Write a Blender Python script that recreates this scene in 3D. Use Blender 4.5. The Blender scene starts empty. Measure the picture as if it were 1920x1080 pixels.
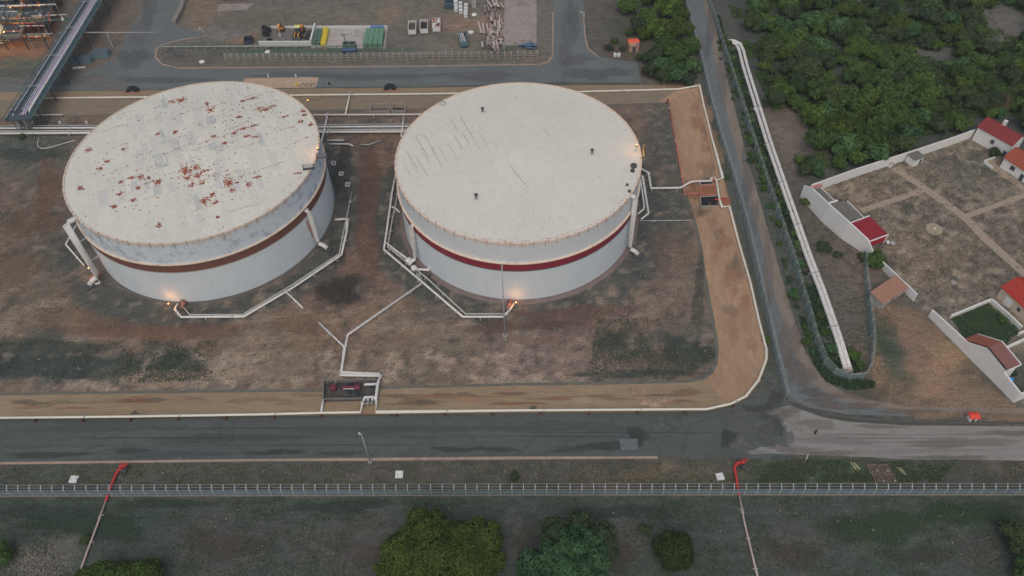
import bpy, bmesh, math, random
import numpy as np
from mathutils import Matrix, Vector

# ---------------------------------------------------------------- camera, sky, sun, exposure
SC = bpy.context.scene
COL = SC.collection
FPX, PITCH, ROLL, CAMH = 1504.65, math.radians(49.21), math.radians(-1.89), 147.13
_d = Vector((0, math.cos(PITCH), -math.sin(PITCH)))
_r0 = Vector((1, 0, 0)); _u0 = _r0.cross(_d)
_c, _s = math.cos(ROLL), math.sin(ROLL)
CR = _c * _r0 + _s * _u0
CU = -_s * _r0 + _c * _u0
cam = bpy.data.cameras.new('camera')
cam.sensor_width = 36.0
cam.lens = FPX / 1920 * 36
cam.clip_end = 8000
camo = bpy.data.objects.new('camera', cam)
M3 = Matrix((CR, CU, -_d)).transposed()
camo.matrix_world = Matrix.Translation((0, 0, CAMH)) @ M3.to_4x4()
COL.objects.link(camo)
SC.camera = camo

SUN_EL, SUN_AZ = math.radians(58), math.radians(-172)      # azimuth clockwise from +Y
world = bpy.data.worlds.new('World'); SC.world = world
world.use_nodes = True
nt = world.node_tree
bg = nt.nodes['Background']
sky = nt.nodes.new('ShaderNodeTexSky')
sky.sky_type = 'NISHITA'; sky.sun_disc = False
sky.sun_elevation = SUN_EL; sky.sun_rotation = SUN_AZ
sky.air_density = 0.8; sky.dust_density = 5.0; sky.ozone_density = 0.5
grade = nt.nodes.new('ShaderNodeMix'); grade.data_type = 'RGBA'; grade.blend_type = 'MULTIPLY'; grade.inputs[0].default_value = 1.0
grade.inputs[7].default_value = (.965, 1.0, .985, 1)      # colour balance of the sky light: multiplied to slightly less red
nt.links.new(sky.outputs[0], grade.inputs[6]); nt.links.new(grade.outputs[2], bg.inputs[0])
bg.inputs[1].default_value = 0.15
sl = bpy.data.lights.new('sun', 'SUN')
sl.energy = 0.42; sl.angle = math.radians(150); sl.color = (1.0, 0.955, 0.82)
so = bpy.data.objects.new('sun', sl); COL.objects.link(so)
_sd = Vector((math.sin(SUN_AZ) * math.cos(SUN_EL), math.cos(SUN_AZ) * math.cos(SUN_EL), math.sin(SUN_EL)))
so.rotation_euler = _sd.to_track_quat('Z', 'Y').to_euler()
so.location = _sd * 400
SC.view_settings.view_transform = 'Standard'
SC.view_settings.look = 'None'
SC.view_settings.exposure = -0.46
SC.view_settings.gamma = 1.0

# ---------------------------------------------------------------- helpers
random.seed(11)
rnd = random.uniform
def G(px, py, z=0.0):
    """place in the world, at height z, of a spot read off the survey picture"""
    a, b = px - 960, py - 540
    v = CR * a - CU * b + _d * FPX
    k = (z - CAMH) / v.z
    return Vector((k * v.x, k * v.y, z))
def PX(p):
    v = Vector(p) - Vector((0, 0, CAMH))
    w = v.dot(_d)
    return 960 + FPX * v.dot(CR) / w, 540 - FPX * v.dot(CU) / w
def height_at(base, py):
    """height over base at which a plumb line reaches picture row py"""
    lo, hi = 0.0, 60.0
    for _ in range(40):
        m = (lo + hi) / 2
        if PX((base.x, base.y, base.z + m))[1] > py: lo = m
        else: hi = m
    return lo
def mpp(px, py):
    return (G(px + 5, py) - G(px - 5, py)).length / 10
def lin(c):
    c = c / 255
    return c / 12.92 if c <= 0.04045 else ((c + 0.055) / 1.055) ** 2.4
KALB = 0.58
def S(r, g, b):
    """surface albedo for a flat surface that the even daylight shows as this sRGB"""
    return tuple(min(0.85, lin(x) / KALB) for x in (r, g, b))

class MB:
    def __init__(self): self.v = []; self.f = []; self.m = []; self.c = {}
    def add(self, vs, fs, m=0):
        o = len(self.v)
        self.v += [tuple(v) for v in vs]
        for f in fs:
            self.f.append([i + o for i in f]); self.m.append(m)
    def hexa(self, q, m=0):       # 4 bottom, 4 top
        self.add(q, [(3, 2, 1, 0), (4, 5, 6, 7), (0, 1, 5, 4), (1, 2, 6, 5), (2, 3, 7, 6), (3, 0, 4, 7)], m)
    def box(self, c, s, rz=0.0, m=0):
        ca, sa = math.cos(rz), math.sin(rz)
        q = []
        for z in (-.5, .5):
            for x, y in ((-.5, -.5), (.5, -.5), (.5, .5), (-.5, .5)):
                X, Y = x * s[0], y * s[1]
                q.append((c[0] + X * ca - Y * sa, c[1] + X * sa + Y * ca, c[2] + z * s[2]))
        self.hexa(q, m)
    def beam(self, a, b, w, h, m=0):
        a, b = Vector(a), Vector(b); t = (b - a).normalized()
        up = Vector((0, 0, 1)) if abs(t.z) < .95 else Vector((0, 1, 0))
        sd = t.cross(up).normalized(); up = sd.cross(t)
        q = []
        for p in (a, b):
            q += [p - sd * w / 2 - up * h / 2, p + sd * w / 2 - up * h / 2, p + sd * w / 2 + up * h / 2, p - sd * w / 2 + up * h / 2]
        self.add(q, [(3, 2, 1, 0), (4, 5, 6, 7), (0, 1, 5, 4), (1, 2, 6, 5), (2, 3, 7, 6), (3, 0, 4, 7)], m)
    def tube(self, pts, r, n=8, m=0, cap=True):
        pts = [Vector(p) for p in pts]
        rs = r if isinstance(r, (list, tuple)) else [r] * len(pts)
        o = len(self.v); N = len(pts)
        for i, p in enumerate(pts):
            t = (pts[min(i + 1, N - 1)] - pts[max(i - 1, 0)]).normalized()
            up = Vector((0, 0, 1)) if abs(t.z) < .9 else Vector((0, 1, 0))
            a = t.cross(up).normalized(); b = a.cross(t)
            k = 1.0
            if 0 < i < N - 1:
                e = (pts[i] - pts[i - 1]).normalized()
                k = 1 / max(.6, e.dot(t))
            for j in range(n):
                w = 2 * math.pi * j / n
                self.v.append(tuple(p + (a * math.cos(w) * k + b * math.sin(w)) * rs[i]))
        for i in range(N - 1):
            for j in range(n):
                j2 = (j + 1) % n
                self.f.append([o + i * n + j, o + i * n + j2, o + (i + 1) * n + j2, o + (i + 1) * n + j]); self.m.append(m)
        if cap:
            self.f.append([o + j for j in range(n)][::-1]); self.m.append(m)
            self.f.append([o + (N - 1) * n + j for j in range(n)]); self.m.append(m)
    def prism(self, poly, z0, z1, m=0):
        n = len(poly)
        vs = [(p[0], p[1], z0) for p in poly] + [(p[0], p[1], z1) for p in poly]
        self.add(vs, [tuple(range(n - 1, -1, -1)), tuple(range(n, 2 * n))] + [(i, (i + 1) % n, (i + 1) % n + n, i + n) for i in range(n)], m)
    def lathe(self, c, prof, n=96, m=0, a0=0.0, a1=2 * math.pi):
        o = len(self.v); full = abs(a1 - a0 - 2 * math.pi) < 1e-6
        k = n if full else n + 1
        for r, z in prof:
            for j in range(k):
                w = a0 + (a1 - a0) * j / n
                self.v.append((c[0] + r * math.cos(w), c[1] + r * math.sin(w), c[2] + z))
        for i in range(len(prof) - 1):
            for j in range(n):
                j2 = (j + 1) % k
                self.f.append([o + i * k + j, o + i * k + j2, o + (i + 1) * k + j2, o + (i + 1) * k + j]); self.m.append(m)
    def ball(self, c, r, seg=10, rings=6, m=0, sz=1.0):
        prof = [(max(1e-3, r * math.sin(math.pi * i / rings)), -r * sz * math.cos(math.pi * i / rings)) for i in range(rings + 1)]
        self.lathe(c, prof, seg, m)
    def build(self, name, mats, parent=None, smooth=False, off=None, attr=None):
        if not isinstance(mats, (list, tuple)): mats = [mats]
        o = Vector(off) if off is not None else Vector((0, 0, 0))
        if parent is not None and off is None:
            p = parent
            while p is not None: o += p.location; p = p.parent
        me = bpy.data.meshes.new(name)
        me.from_pydata([(v[0] - o.x, v[1] - o.y, v[2] - o.z) for v in self.v], [], self.f)
        for m in mats: me.materials.append(m)
        me.polygons.foreach_set('material_index', self.m)
        if smooth: me.polygons.foreach_set('use_smooth', [True] * len(self.f))
        if attr is not None:
            ca = me.color_attributes.new('Col', 'FLOAT_COLOR', 'POINT')
            ca.data.foreach_set('color', np.asarray(attr, dtype=np.float32).ravel())
        me.update()
        ob = bpy.data.objects.new(name, me); COL.objects.link(ob)
        if parent is not None:
            ob.parent = parent; KC.setdefault(parent.name, []).append(ob)
        elif off is not None: ob.location = o
        return ob
def tag(o, label, cat, group=None):
    o['label'] = label; o['category'] = cat
    if group: o['group'] = group
    return o
def thing(name, label, cat, loc=(0, 0, 0), group=None):
    o = bpy.data.objects.new(name, None); COL.objects.link(o)
    o.location = loc; o.empty_display_size = .3
    return tag(o, label, cat, group)
def kind(o, k):
    o['kind'] = k; return o
KC = {}
def copy_tree(o, parent=None):
    c = o.copy(); COL.objects.link(c)
    if parent is not None:
        c.parent = parent; KC.setdefault(parent.name, []).append(c)
    for ch in KC.get(o.name, []): copy_tree(ch, c)
    return c

# ---------------------------------------------------------------- materials
def nodes(name):
    m = bpy.data.materials.new(name); m.use_nodes = True
    t = m.node_tree; b = t.nodes['Principled BSDF']
    b.inputs['Specular IOR Level'].default_value = 0.25
    return m, t, b
def N(t, typ, **kw):
    n = t.nodes.new(typ)
    for k, v in kw.items():
        if k in n.inputs: n.inputs[k].default_value = v
        else: setattr(n, k, v)
    return n
def ramp(t, fac, stops):
    r = t.nodes.new('ShaderNodeValToRGB')
    e = r.color_ramp.elements
    e[0].position, e[0].color = stops[0][0], (*stops[0][1], 1)
    e[1].position, e[1].color = stops[-1][0], (*stops[-1][1], 1)
    for p, c in stops[1:-1]:
        k = e.new(p); k.color = (*c, 1)
    t.links.new(fac, r.inputs[0]); return r.outputs[0]
def mixc(t, fac, a, b, mode='MIX'):
    n = t.nodes.new('ShaderNodeMix'); n.data_type = 'RGBA'; n.blend_type = mode
    for s, v in ((0, fac), (6, a), (7, b)):
        if isinstance(v, (int, float)): n.inputs[s].default_value = v
        elif isinstance(v, tuple): n.inputs[s].default_value = (*v, 1) if len(v) == 3 else v
        else: t.links.new(v, n.inputs[s])
    return n.outputs[2]
def noise(t, scale, detail=4, rough=.6, vec=None, dist=0.0):
    n = N(t, 'ShaderNodeTexNoise', Scale=scale, Detail=detail, Roughness=rough, Distortion=dist)
    if vec is not None: t.links.new(vec, n.inputs['Vector'])
    return n.outputs['Fac']
def pos(t):
    return t.nodes.new('ShaderNodeNewGeometry').outputs['Position']
def objc(t):
    return t.nodes.new('ShaderNodeTexCoord').outputs['Object']
def maprange(t, v, a, b, c=0.0, d=1.0):
    n = t.nodes.new('ShaderNodeMapRange')
    for i, x in enumerate((a, b, c, d)): n.inputs[i + 1].default_value = x
    t.links.new(v, n.inputs[0]); return n.outputs[0]
_mc = {}
def plain(name, col, var=.18, scale=.6, rough=.7, metal=0.0, obj=True, dirt=None):
    """worn single-colour surface: broad and fine mottling, a little dirt"""
    if name in _mc: return _mc[name]
    m, t, b = nodes(name)
    v = objc(t) if obj else pos(t)
    n1 = noise(t, scale, 5, .65, v); n2 = noise(t, scale * 9, 3, .6, v)
    lo = tuple(c * (1 - var) for c in col); hi = tuple(min(.9, c * (1 + var * .6)) for c in col)
    c = ramp(t, n1, [(.3, lo), (.7, hi)])
    c = mixc(t, maprange(t, n2, .35, .75, 0, .35), c, tuple(x * .7 for x in col))
    if dirt is not None:
        n3 = noise(t, scale * 2.3, 5, .7, v)
        c = mixc(t, maprange(t, n3, .56, .68, 0, .8), c, dirt)
    t.links.new(c, b.inputs['Base Color'])
    b.inputs['Roughness'].default_value = rough; b.inputs['Metallic'].default_value = metal
    _mc[name] = m; return m
def emit(name, col, s):
    m, t, b = nodes(name)
    b.inputs['Base Color'].default_value = (*col, 1)
    b.inputs['Emission Color'].default_value = (*col, 1); b.inputs['Emission Strength'].default_value = s
    return m
def sheer(name, col, a):
    m, t, b = nodes(name)
    v = pos(t)
    c = mixc(t, noise(t, .25, 4, .6, v), tuple(x * .75 for x in col), tuple(x * 1.2 for x in col))
    t.links.new(c, b.inputs['Base Color']); b.inputs['Roughness'].default_value = .6
    b.inputs['Alpha'].default_value = a
    return m

# ---------------------------------------------------------------- ground: one sheet, soils laid down in world metres
def vnoise(x, y, seed):
    xi, yi = np.floor(x).astype(np.int64), np.floor(y).astype(np.int64)
    fx, fy = x - xi, y - yi
    fx = fx * fx * (3 - 2 * fx); fy = fy * fy * (3 - 2 * fy)
    def h(i, j):
        n = (i * 374761393 + j * 668265263 + seed * 974711) & 0x7fffffff
        n = ((n ^ (n >> 13)) * 1274126177) & 0x7fffffff
        return ((n ^ (n >> 16)) & 0xffff) / 65535.0
    return (h(xi, yi) * (1 - fx) + h(xi + 1, yi) * fx) * (1 - fy) + (h(xi, yi + 1) * (1 - fx) + h(xi + 1, yi + 1) * fx) * fy
def fbm(x, y, scale, seed, octv=4):
    s, a, t = 0.0, 1.0, 0.0
    for k in range(octv):
        s = s + a * vnoise(x / scale * 2 ** k + 17.3 * k, y / scale * 2 ** k - 9.1 * k, seed + k); t += a; a *= .55
    return s / t
def inpoly(x, y, poly):
    r = np.zeros(x.shape, bool); n = len(poly)
    for i in range(n):
        (x1, y1), (x2, y2) = poly[i], poly[(i + 1) % n]
        if y1 == y2: continue
        r ^= ((y1 > y) != (y2 > y)) & (x < (x2 - x1) * (y - y1) / (y2 - y1) + x1)
    return r
TR = (2.51, 152.95, 30.0, 19.45)       # tank with the clean roof: x, y, radius, shell height
TL = (-77.38, 156.26, 30.6, 20.22)     # tank with the rusty roof
xs = np.concatenate([[-3000, -1200, -500, -300], np.arange(-222, 222.1, .85), [300, 500, 1200, 3000]])
ys = np.concatenate([[-2000, -600, -150, 0], np.arange(34, 300.1, .85), [380, 600, 1400, 4000]])
XX, YY = np.meshgrid(xs, ys)
def soil_colours(X, Y):
    wx = X + (fbm(X, Y, 9, 1) - .5) * 9; wy = Y + (fbm(X, Y, 9, 5) - .5) * 9
    sx = X + (fbm(X, Y, 4, 31) - .5) * 3; sy = Y + (fbm(X, Y, 4, 35) - .5) * 3
    C = np.zeros(X.shape + (3,))
    def put(mask, col): C[:] = C * (1 - mask[..., None]) + np.array(S(*col)) * mask[..., None]
    def area(pts, col, warp=1):
        P = [G(*p)[:2] for p in pts]
        ax, ay = (sx, sy) if warp == 1 else (wx, wy) if warp == 2 else (X, Y)
        put(inpoly(ax, ay, P).astype(float), col)
    def blob(px, py, rx, ry, col, k=1.0, soft=.5):
        c = G(px, py); m = mpp(px, py)
        e = math.sin(math.atan2(CAMH, c.y))
        q = np.sqrt(((wx - c.x) / (rx * m)) ** 2 + ((wy - c.y) / (ry * m / e)) ** 2)
        q = q + (fbm(X, Y, 3.5, 77) - .5) * .7
        put(np.clip((1 + soft - q) / (2 * soft), 0, 1) * k, col)
    def speck(lo, hi, sc, seed, col, k, mask=None):
        n = fbm(X, Y, sc, seed)
        w = np.clip((n - lo) / (hi - lo), 0, 1) * k
        if mask is not None: w = w * mask
        put(w, col)
    put(np.ones(X.shape), (70, 74, 70))
    # scrub floor to the north east
    area([(1290, -60), (2100, -60), (2100, 420), (1640, 330), (1500, 360), (1450, 300), (1370, 100)], (62, 66, 63), 2)
    area([(1340, -60), (1400, 100), (1480, 300), (1620, 690), (1560, 690), (1400, 240), (1330, 60)], (70, 72, 68))
    blob(1485, 250, 45, 60, (97, 88, 80)); blob(1470, 330, 40, 60, (84, 78, 72), .8)
    blob(1600, 8, 50, 14, (84, 84, 84)); blob(1750, 100, 60, 16, (80, 80, 78)); blob(1890, 45, 40, 40, (88, 85, 82))
    blob(1440, 40, 40, 14, (78, 76, 73)); blob(1570, 130, 60, 12, (72, 74, 72)); blob(1700, 150, 40, 30, (78, 76, 72), .6)
    # wedge between the white pipes and the compound
    area([(1480, 330), (1510, 360), (1740, 600), (1660, 660), (1625, 480), (1620, 690), (1590, 690)], (80, 75, 70))
    blob(1580, 520, 50, 70, (88, 82, 76), .8)
    # red dirt lot below the compound wall
    area([(1640, 560), (1740, 590), (1900, 760), (1960, 800), (1620, 775), (1640, 690)], (100, 86, 74), 1)
    blob(1730, 690, 95, 62, (121, 99, 82)); blob(1700, 630, 40, 45, (112, 92, 80)); blob(1785, 665, 45, 30, (124, 104, 80), .8)
    blob(1650, 640, 26, 70, (64, 70, 60)); blob(1620, 740, 70, 18, (70, 74, 62), .6); blob(1840, 730, 60, 30, (104, 90, 77), .7)
    blob(1705, 745, 60, 14, (98, 84, 72), .8)
    # back yard, lots and verges
    area([(-200, -80), (1040, -80), (1038, 118), (1000, 122), (480, 128), (300, 126), (-200, 130)], (93, 89, 83), 1)
    blob(700, 25, 180, 20, (99, 93, 84)); blob(880, 45, 60, 16, (118, 99, 88), .9); blob(860, 90, 60, 10, (110, 98, 88), .7)
    blob(700, 8, 60, 14, (92, 92, 84), .5); blob(520, 35, 60, 14, (92, 88, 78))
    blob(720, 35, 22, 22, (112, 98, 84), .6); blob(830, 95, 40, 8, (96, 94, 90), .7); blob(930, 95, 60, 14, (74, 80, 70), .8)
    blob(560, 97, 200, 9, (66, 80, 70), .9, .4); blob(380, 85, 60, 8, (78, 82, 72), .8); blob(360, 112, 60, 14, (83, 80, 77), .9)
    blob(640, 118, 330, 5, (90, 86, 82), .8); blob(385, 20, 40, 40, (104, 92, 80), .9); blob(410, 62, 60, 9, (100, 97, 94), .8)
    blob(160, 95, 60, 40, (92, 84, 77)); blob(30, 95, 70, 22, (116, 80, 58), .8); blob(70, 40, 70, 40, (98, 84, 72), .7)
    blob(220, 30, 40, 40, (92, 82, 74), .9); blob(30, 120, 80, 8, (70, 78, 70), .8); blob(455, 72, 30, 8, (128, 98, 78), .9)
    blob(20, 178, 40, 8, (104, 86, 76), .8)
    area([(1096, -60), (1300, -60), (1310, 160), (1200, 160), (1200, 118), (1125, 108), (1100, 80)], (82, 78, 74))
    blob(1170, 95, 40, 20, (80, 66, 56), .8); blob(1200, 60, 60, 60, (66, 68, 60), .7); blob(1280, 155, 30, 10, (96, 86, 78), .8)
    blob(1215, 140, 20, 12, (78, 70, 62), .8)
    # basin
    area([(-200, 200), (600, 200), (800, 195), (1255, 180), (1340, 600), (1348, 680), (1290, 722), (-200, 745)], (100, 85, 75), 0)
    blob(60, 560, 110, 90, (106, 92, 80)); blob(70, 430, 110, 110, (90, 79, 70)); blob(60, 310, 80, 50, (80, 78, 72), .8)
    blob(40, 270, 90, 30, (66, 72, 68)); blob(110, 470, 40, 90, (78, 76, 70), .8); blob(300, 625, 200, 36, (106, 88, 78))
    blob(680, 420, 46, 170, (94, 77, 69)); blob(700, 300, 40, 60, (96, 78, 69)); blob(620, 620, 120, 40, (110, 92, 80))
    blob(860, 660, 180, 40, (107, 95, 84)); blob(1010, 660, 110, 50, (106, 90, 84)); blob(1080, 600, 120, 40, (96, 81, 76))
    blob(1240, 500, 46, 90, (93, 82, 75)); blob(1240, 270, 34, 90, (72, 73, 70)); blob(1270, 390, 40, 40, (72, 74, 70))
    blob(400, 690, 130, 26, (130, 116, 104), .9); blob(560, 690, 90, 26, (112, 100, 88), .8); blob(250, 712, 170, 9, (132, 118, 107), .9)
    blob(1000, 690, 130, 22, (120, 105, 98), .7); blob(1180, 690, 60, 20, (108, 95, 86), .7)
    # dark stained gravel round each tank
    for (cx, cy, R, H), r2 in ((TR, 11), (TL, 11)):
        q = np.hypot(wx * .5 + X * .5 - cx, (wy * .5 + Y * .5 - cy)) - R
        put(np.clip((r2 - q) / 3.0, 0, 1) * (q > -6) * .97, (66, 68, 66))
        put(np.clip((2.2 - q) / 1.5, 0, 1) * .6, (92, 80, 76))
    blob(1000, 600, 90, 16, (84, 76, 73), .6); blob(636, 540, 46, 30, (62, 58, 55), 1.0); blob(640, 350, 26, 80, (70, 71, 69))
    blob(60, 680, 150, 40, (64, 70, 68), .95); blob(250, 685, 150, 24, (66, 72, 69), .95); blob(120, 640, 60, 26, (68, 72, 69), .7)
    blob(1285, 655, 66, 44, (66, 71, 68), .95); blob(1170, 640, 55, 26, (72, 76, 70), .8); blob(1200, 705, 120, 12, (70, 74, 70), .8)
    blob(1320, 560, 16, 120, (76, 76, 70), .7); blob(660, 205, 90, 10, (92, 84, 76), .7); blob(650, 232, 90, 14, (74, 74, 70), .7)
    blob(980, 640, 40, 20, (86, 82, 78), .7); blob(820, 590, 60, 20, (84, 78, 72), .7)
    inb = inpoly(X, Y, [G(*p)[:2] for p in [(-200, 200), (600, 200), (1255, 180), (1348, 660), (1290, 722), (-200, 745)]]).astype(float)
    speck(.55, .72, 5.5, 201, (126, 113, 100), .55, inb * (Y < 128)); speck(.56, .7, 6, 211, (74, 75, 69), .38, inb); speck(.58, .7, 1.8, 231, (122, 110, 98), .5, inb)
    speck(.6, .74, 2.6, 221, (58, 60, 57), .6, inb)
    fr = inpoly(X, Y, [G(*p)[:2] for p in [(250, 668), (660, 655), (1130, 665), (1130, 716), (660, 726), (120, 733), (120, 716)]]).astype(float)
    speck(.50, .60, 3.0, 241, (136, 121, 109), .75, fr); speck(.58, .66, 1.5, 251, (70, 68, 62), .6, fr)
    # strips in front: road verge and open scrub
    area([(-200, 866), (1240, 858), (1440, 850), (2100, 862), (2100, 930), (-200, 935)], (72, 71, 66), 0)
    blob(1230, 885, 140, 16, (92, 82, 70), .8); blob(1600, 880, 190, 22, (56, 70, 54), .9); blob(300, 880, 130, 16, (66, 72, 60), .7)
    blob(700, 892, 120, 14, (80, 76, 70), .6); blob(60, 890, 120, 18, (66, 72, 66), .8); blob(1880, 880, 60, 22, (80, 75, 68), .7)
    area([(-300, 934), (2300, 929), (2300, 1500), (-300, 1500)], (58, 66, 61), 0)
    blob(180, 980, 150, 40, (54, 63, 57), .9); blob(90, 1000, 90, 60, (57, 63, 60), .7); blob(420, 1010, 110, 60, (68, 66, 64), .8)
    blob(660, 1010, 110, 60, (71, 69, 67), .8); blob(1000, 960, 180, 20, (60, 66, 64), .8); blob(1150, 1000, 60, 40, (74, 70, 69), .8)
    blob(1500, 1000, 110, 60, (66, 68, 65), .8); blob(1640, 960, 110, 30, (62, 66, 66), .8); blob(1690, 1000, 90, 50, (58, 68, 56), .8)
    blob(1480, 1050, 60, 30, (74, 69, 67), .8); blob(1800, 970, 90, 30, (56, 68, 55), .9); blob(1830, 1040, 90, 40, (66, 66, 64), .7)
    blob(60, 1050, 70, 30, (96, 92, 86), .75, .8); blob(950, 1010, 18, 40, (86, 80, 80), .5)
    # compound earth and its green plot
    area([(1511, 352), (1824, 250), (2100, 420), (2100, 800), (1900, 752), (1740, 592)], (106, 98, 88), 0)
    blob(1620, 360, 70, 26, (110, 95, 84), .8); blob(1830, 310, 60, 34, (84, 82, 76), .9); blob(1880, 450, 70, 60, (90, 84, 76), .7)
    blob(1720, 480, 110, 60, (108, 95, 82), .8); blob(1650, 480, 22, 60, (82, 78, 73), .8); blob(1730, 560, 30, 20, (80, 76, 72), .7)
    blob(1750, 425, 30, 22, (78, 76, 70), .8); blob(1900, 700, 60, 40, (68, 68, 64)); blob(1580, 400, 40, 14, (84, 74, 70), .6)
    area([(1780, 595), (1855, 564), (1912, 620), (1880, 655), (1810, 640)], (54, 68, 52), 0)
    icp = inpoly(X, Y, [G(*p)[:2] for p in [(1511, 352), (1824, 250), (2100, 420), (2100, 560), (1740, 592)]]).astype(float)
    speck(.53, .64, 1.8, 301, (132, 120, 106), .7, icp); speck(.55, .66, 1.9, 311, (66, 65, 59), .75, icp)
    C *= (1 + (fbm(X, Y, 2.2, 401, 3) - .5) * .22)[..., None]
    return np.clip(C, .004, .8)
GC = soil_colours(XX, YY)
ny, nx = XX.shape
gz = np.zeros(XX.shape)
gm = bpy.data.meshes.new('ground')
idx = np.arange(nx * ny).reshape(ny, nx)
quads = np.stack([idx[:-1, :-1], idx[:-1, 1:], idx[1:, 1:], idx[1:, :-1]], -1).reshape(-1, 4)
gm.vertices.add(nx * ny); gm.vertices.foreach_set('co', np.stack([XX, YY, gz], -1).astype(np.float32).ravel())
gm.loops.add(quads.size); gm.loops.foreach_set('vertex_index', quads.astype(np.int32).ravel())
gm.polygons.add(len(quads)); gm.polygons.foreach_set('loop_start', np.arange(0, quads.size, 4, dtype=np.int32))
gm.polygons.foreach_set('loop_total', np.full(len(quads), 4, dtype=np.int32))
gm.update(calc_edges=True)
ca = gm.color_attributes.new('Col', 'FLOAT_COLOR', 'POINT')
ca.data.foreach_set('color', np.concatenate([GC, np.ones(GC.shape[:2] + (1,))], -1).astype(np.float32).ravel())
m, t, b = nodes('soil')
at = t.nodes.new('ShaderNodeAttribute'); at.attribute_name = 'Col'
p = pos(t)
mpn = t.nodes.new('ShaderNodeMapping'); mpn.inputs['Scale'].default_value = (.62, 1.25, 1); t.links.new(p, mpn.inputs[0])
f1 = noise(t, .55, 7, .72, mpn.outputs[0], .4); f2 = noise(t, 2.2, 4, .7, p); f3 = noise(t, .16, 4, .6, p)
c = mixc(t, 1.0, at.outputs['Color'], ramp(t, f1, [(.27, (.62, .62, .62)), (.5, (1, 1, 1)), (.76, (1.42, 1.38, 1.33))]), 'MULTIPLY')
c = mixc(t, 1.0, c, ramp(t, f2, [(.3, (.62, .63, .62)), (.5, (1, 1, 1)), (.72, (1.5, 1.47, 1.42))]), 'MULTIPLY')
c = mixc(t, maprange(t, f3, .5, .72, 0, .35), c, mixc(t, 1.0, c, (.72, .86, .76), 'MULTIPLY'))
vz = N(t, 'ShaderNodeTexVoronoi', Scale=.42); t.links.new(p, vz.inputs['Vector'])
st = maprange(t, vz.outputs['Distance'], .04, .09, .40, 0)
gate = maprange(t, noise(t, .07, 3, .6, p), .5, .66, 0, 1)
mm = t.nodes.new('ShaderNodeMath'); mm.operation = 'MULTIPLY'; t.links.new(st, mm.inputs[0]); t.links.new(gate, mm.inputs[1])
c = mixc(t, mm.outputs[0], c, (.42, .38, .34))
t.links.new(c, b.inputs['Base Color']); b.inputs['Roughness'].default_value = .95
bp = N(t, 'ShaderNodeBump', Strength=.5, Distance=.35); t.links.new(f1, bp.inputs['Height']); t.links.new(bp.outputs[0], b.inputs['Normal'])
gm.materials.append(m); SOIL = m
ground = bpy.data.objects.new('ground', gm); COL.objects.link(ground); kind(ground, 'structure')

# ---------------------------------------------------------------- roads, pads, kerbs
def sheet(name, pts, mat, z=.004, k='structure', sub=0):
    P = [G(*q) for q in pts]
    mb = MB(); mb.add([(q.x, q.y, z) for q in P], [tuple(range(len(P)))])
    me = mb.build(name, mat).data
    bm = bmesh.new(); bm.from_mesh(me); bmesh.ops.triangulate(bm, faces=bm.faces[:])
    for f in bm.faces:
        if f.normal.z < 0: f.normal_flip()
    bm.to_mesh(me); bm.free()
    o = bpy.data.objects[me.name] if me.name in bpy.data.objects else [x for x in bpy.data.objects if x.data == me][0]
    return kind(o, k)
def surfacing(name, col, var, patch, pk=.6, crack=0.0, stretch=(1, 1, 1), rough=.9):
    m, t, b = nodes(name); p = pos(t)
    mp = t.nodes.new('ShaderNodeMapping'); mp.inputs['Scale'].default_value = stretch; t.links.new(p, mp.inputs[0]); v = mp.outputs[0]
    a = noise(t, .09, 5, .6, v); f = noise(t, .8, 5, .7, v); g = noise(t, 4, 3, .6, v)
    c = ramp(t, a, [(.3, tuple(x * (1 - var) for x in col)), (.7, tuple(x * (1 + var) for x in col))])
    c = mixc(t, maprange(t, noise(t, .22, 6, .7, v, .6), .54, .66, 0, pk), c, patch)
    c = mixc(t, 1.0, c, ramp(t, f, [(.3, (.84, .84, .84)), (.7, (1.14, 1.14, 1.14))]), 'MULTIPLY')
    c = mixc(t, 1.0, c, ramp(t, g, [(.3, (.9, .9, .9)), (.7, (1.1, 1.1, 1.1))]), 'MULTIPLY')
    if crack:
        vo = N(t, 'ShaderNodeTexVoronoi', Scale=crack, feature='DISTANCE_TO_EDGE'); t.links.new(p, vo.inputs['Vector'])
        c = mixc(t, maprange(t, vo.outputs['Distance'], .0, .02, .35, 0), c, tuple(x * .5 for x in col))
    t.links.new(c, b.inputs['Base Color']); b.inputs['Roughness'].default_value = rough
    return m
ASPH = surfacing('asphalt', S(71, 76, 75), .10, S(64, 69, 67), .7, crack=.06, stretch=(.5, 1.6, 1))
ASPB = surfacing('faded_asphalt', S(88, 92, 92), .10, S(80, 84, 85), .6)
ASPS = surfacing('grey_asphalt', S(90, 94, 95), .10, S(82, 87, 89), .6, stretch=(1.6, .5, 1))
GRAV = surfacing('pale_gravel', S(114, 112, 109), .06, S(110, 104, 100), .6, stretch=(.6, 1.6, 1))
TRACK = surfacing('brown_gravel', S(108, 99, 91), .08, S(96, 88, 80), .6, stretch=(1.6, .5, 1))
CONC = surfacing('stained_concrete', S(128, 120, 115), .08, S(98, 94, 92), .7, crack=.12)
CONCL = surfacing('pale_concrete', S(148, 142, 138), .08, S(122, 116, 112), .5)
KERB = surfacing('worn_kerb_concrete', S(136, 118, 106), .10, S(104, 96, 86), .7)
CLAY = surfacing('clay_bank', S(126, 110, 90), .12, S(128, 100, 80), .75, stretch=(.35, 1.5, 1))
CLAYB = surfacing('olive_clay_bank', S(107, 97, 84), .08, S(96, 88, 78), .6, stretch=(.35, 1.5, 1))
CLAYS = surfacing('clay_bank_side', S(136, 112, 91), .12, S(118, 102, 88), .65, stretch=(1.5, .4, 1))
EARTHP = surfacing('beaten_earth', S(132, 119, 105), .04, S(122, 110, 97), .5)

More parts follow.
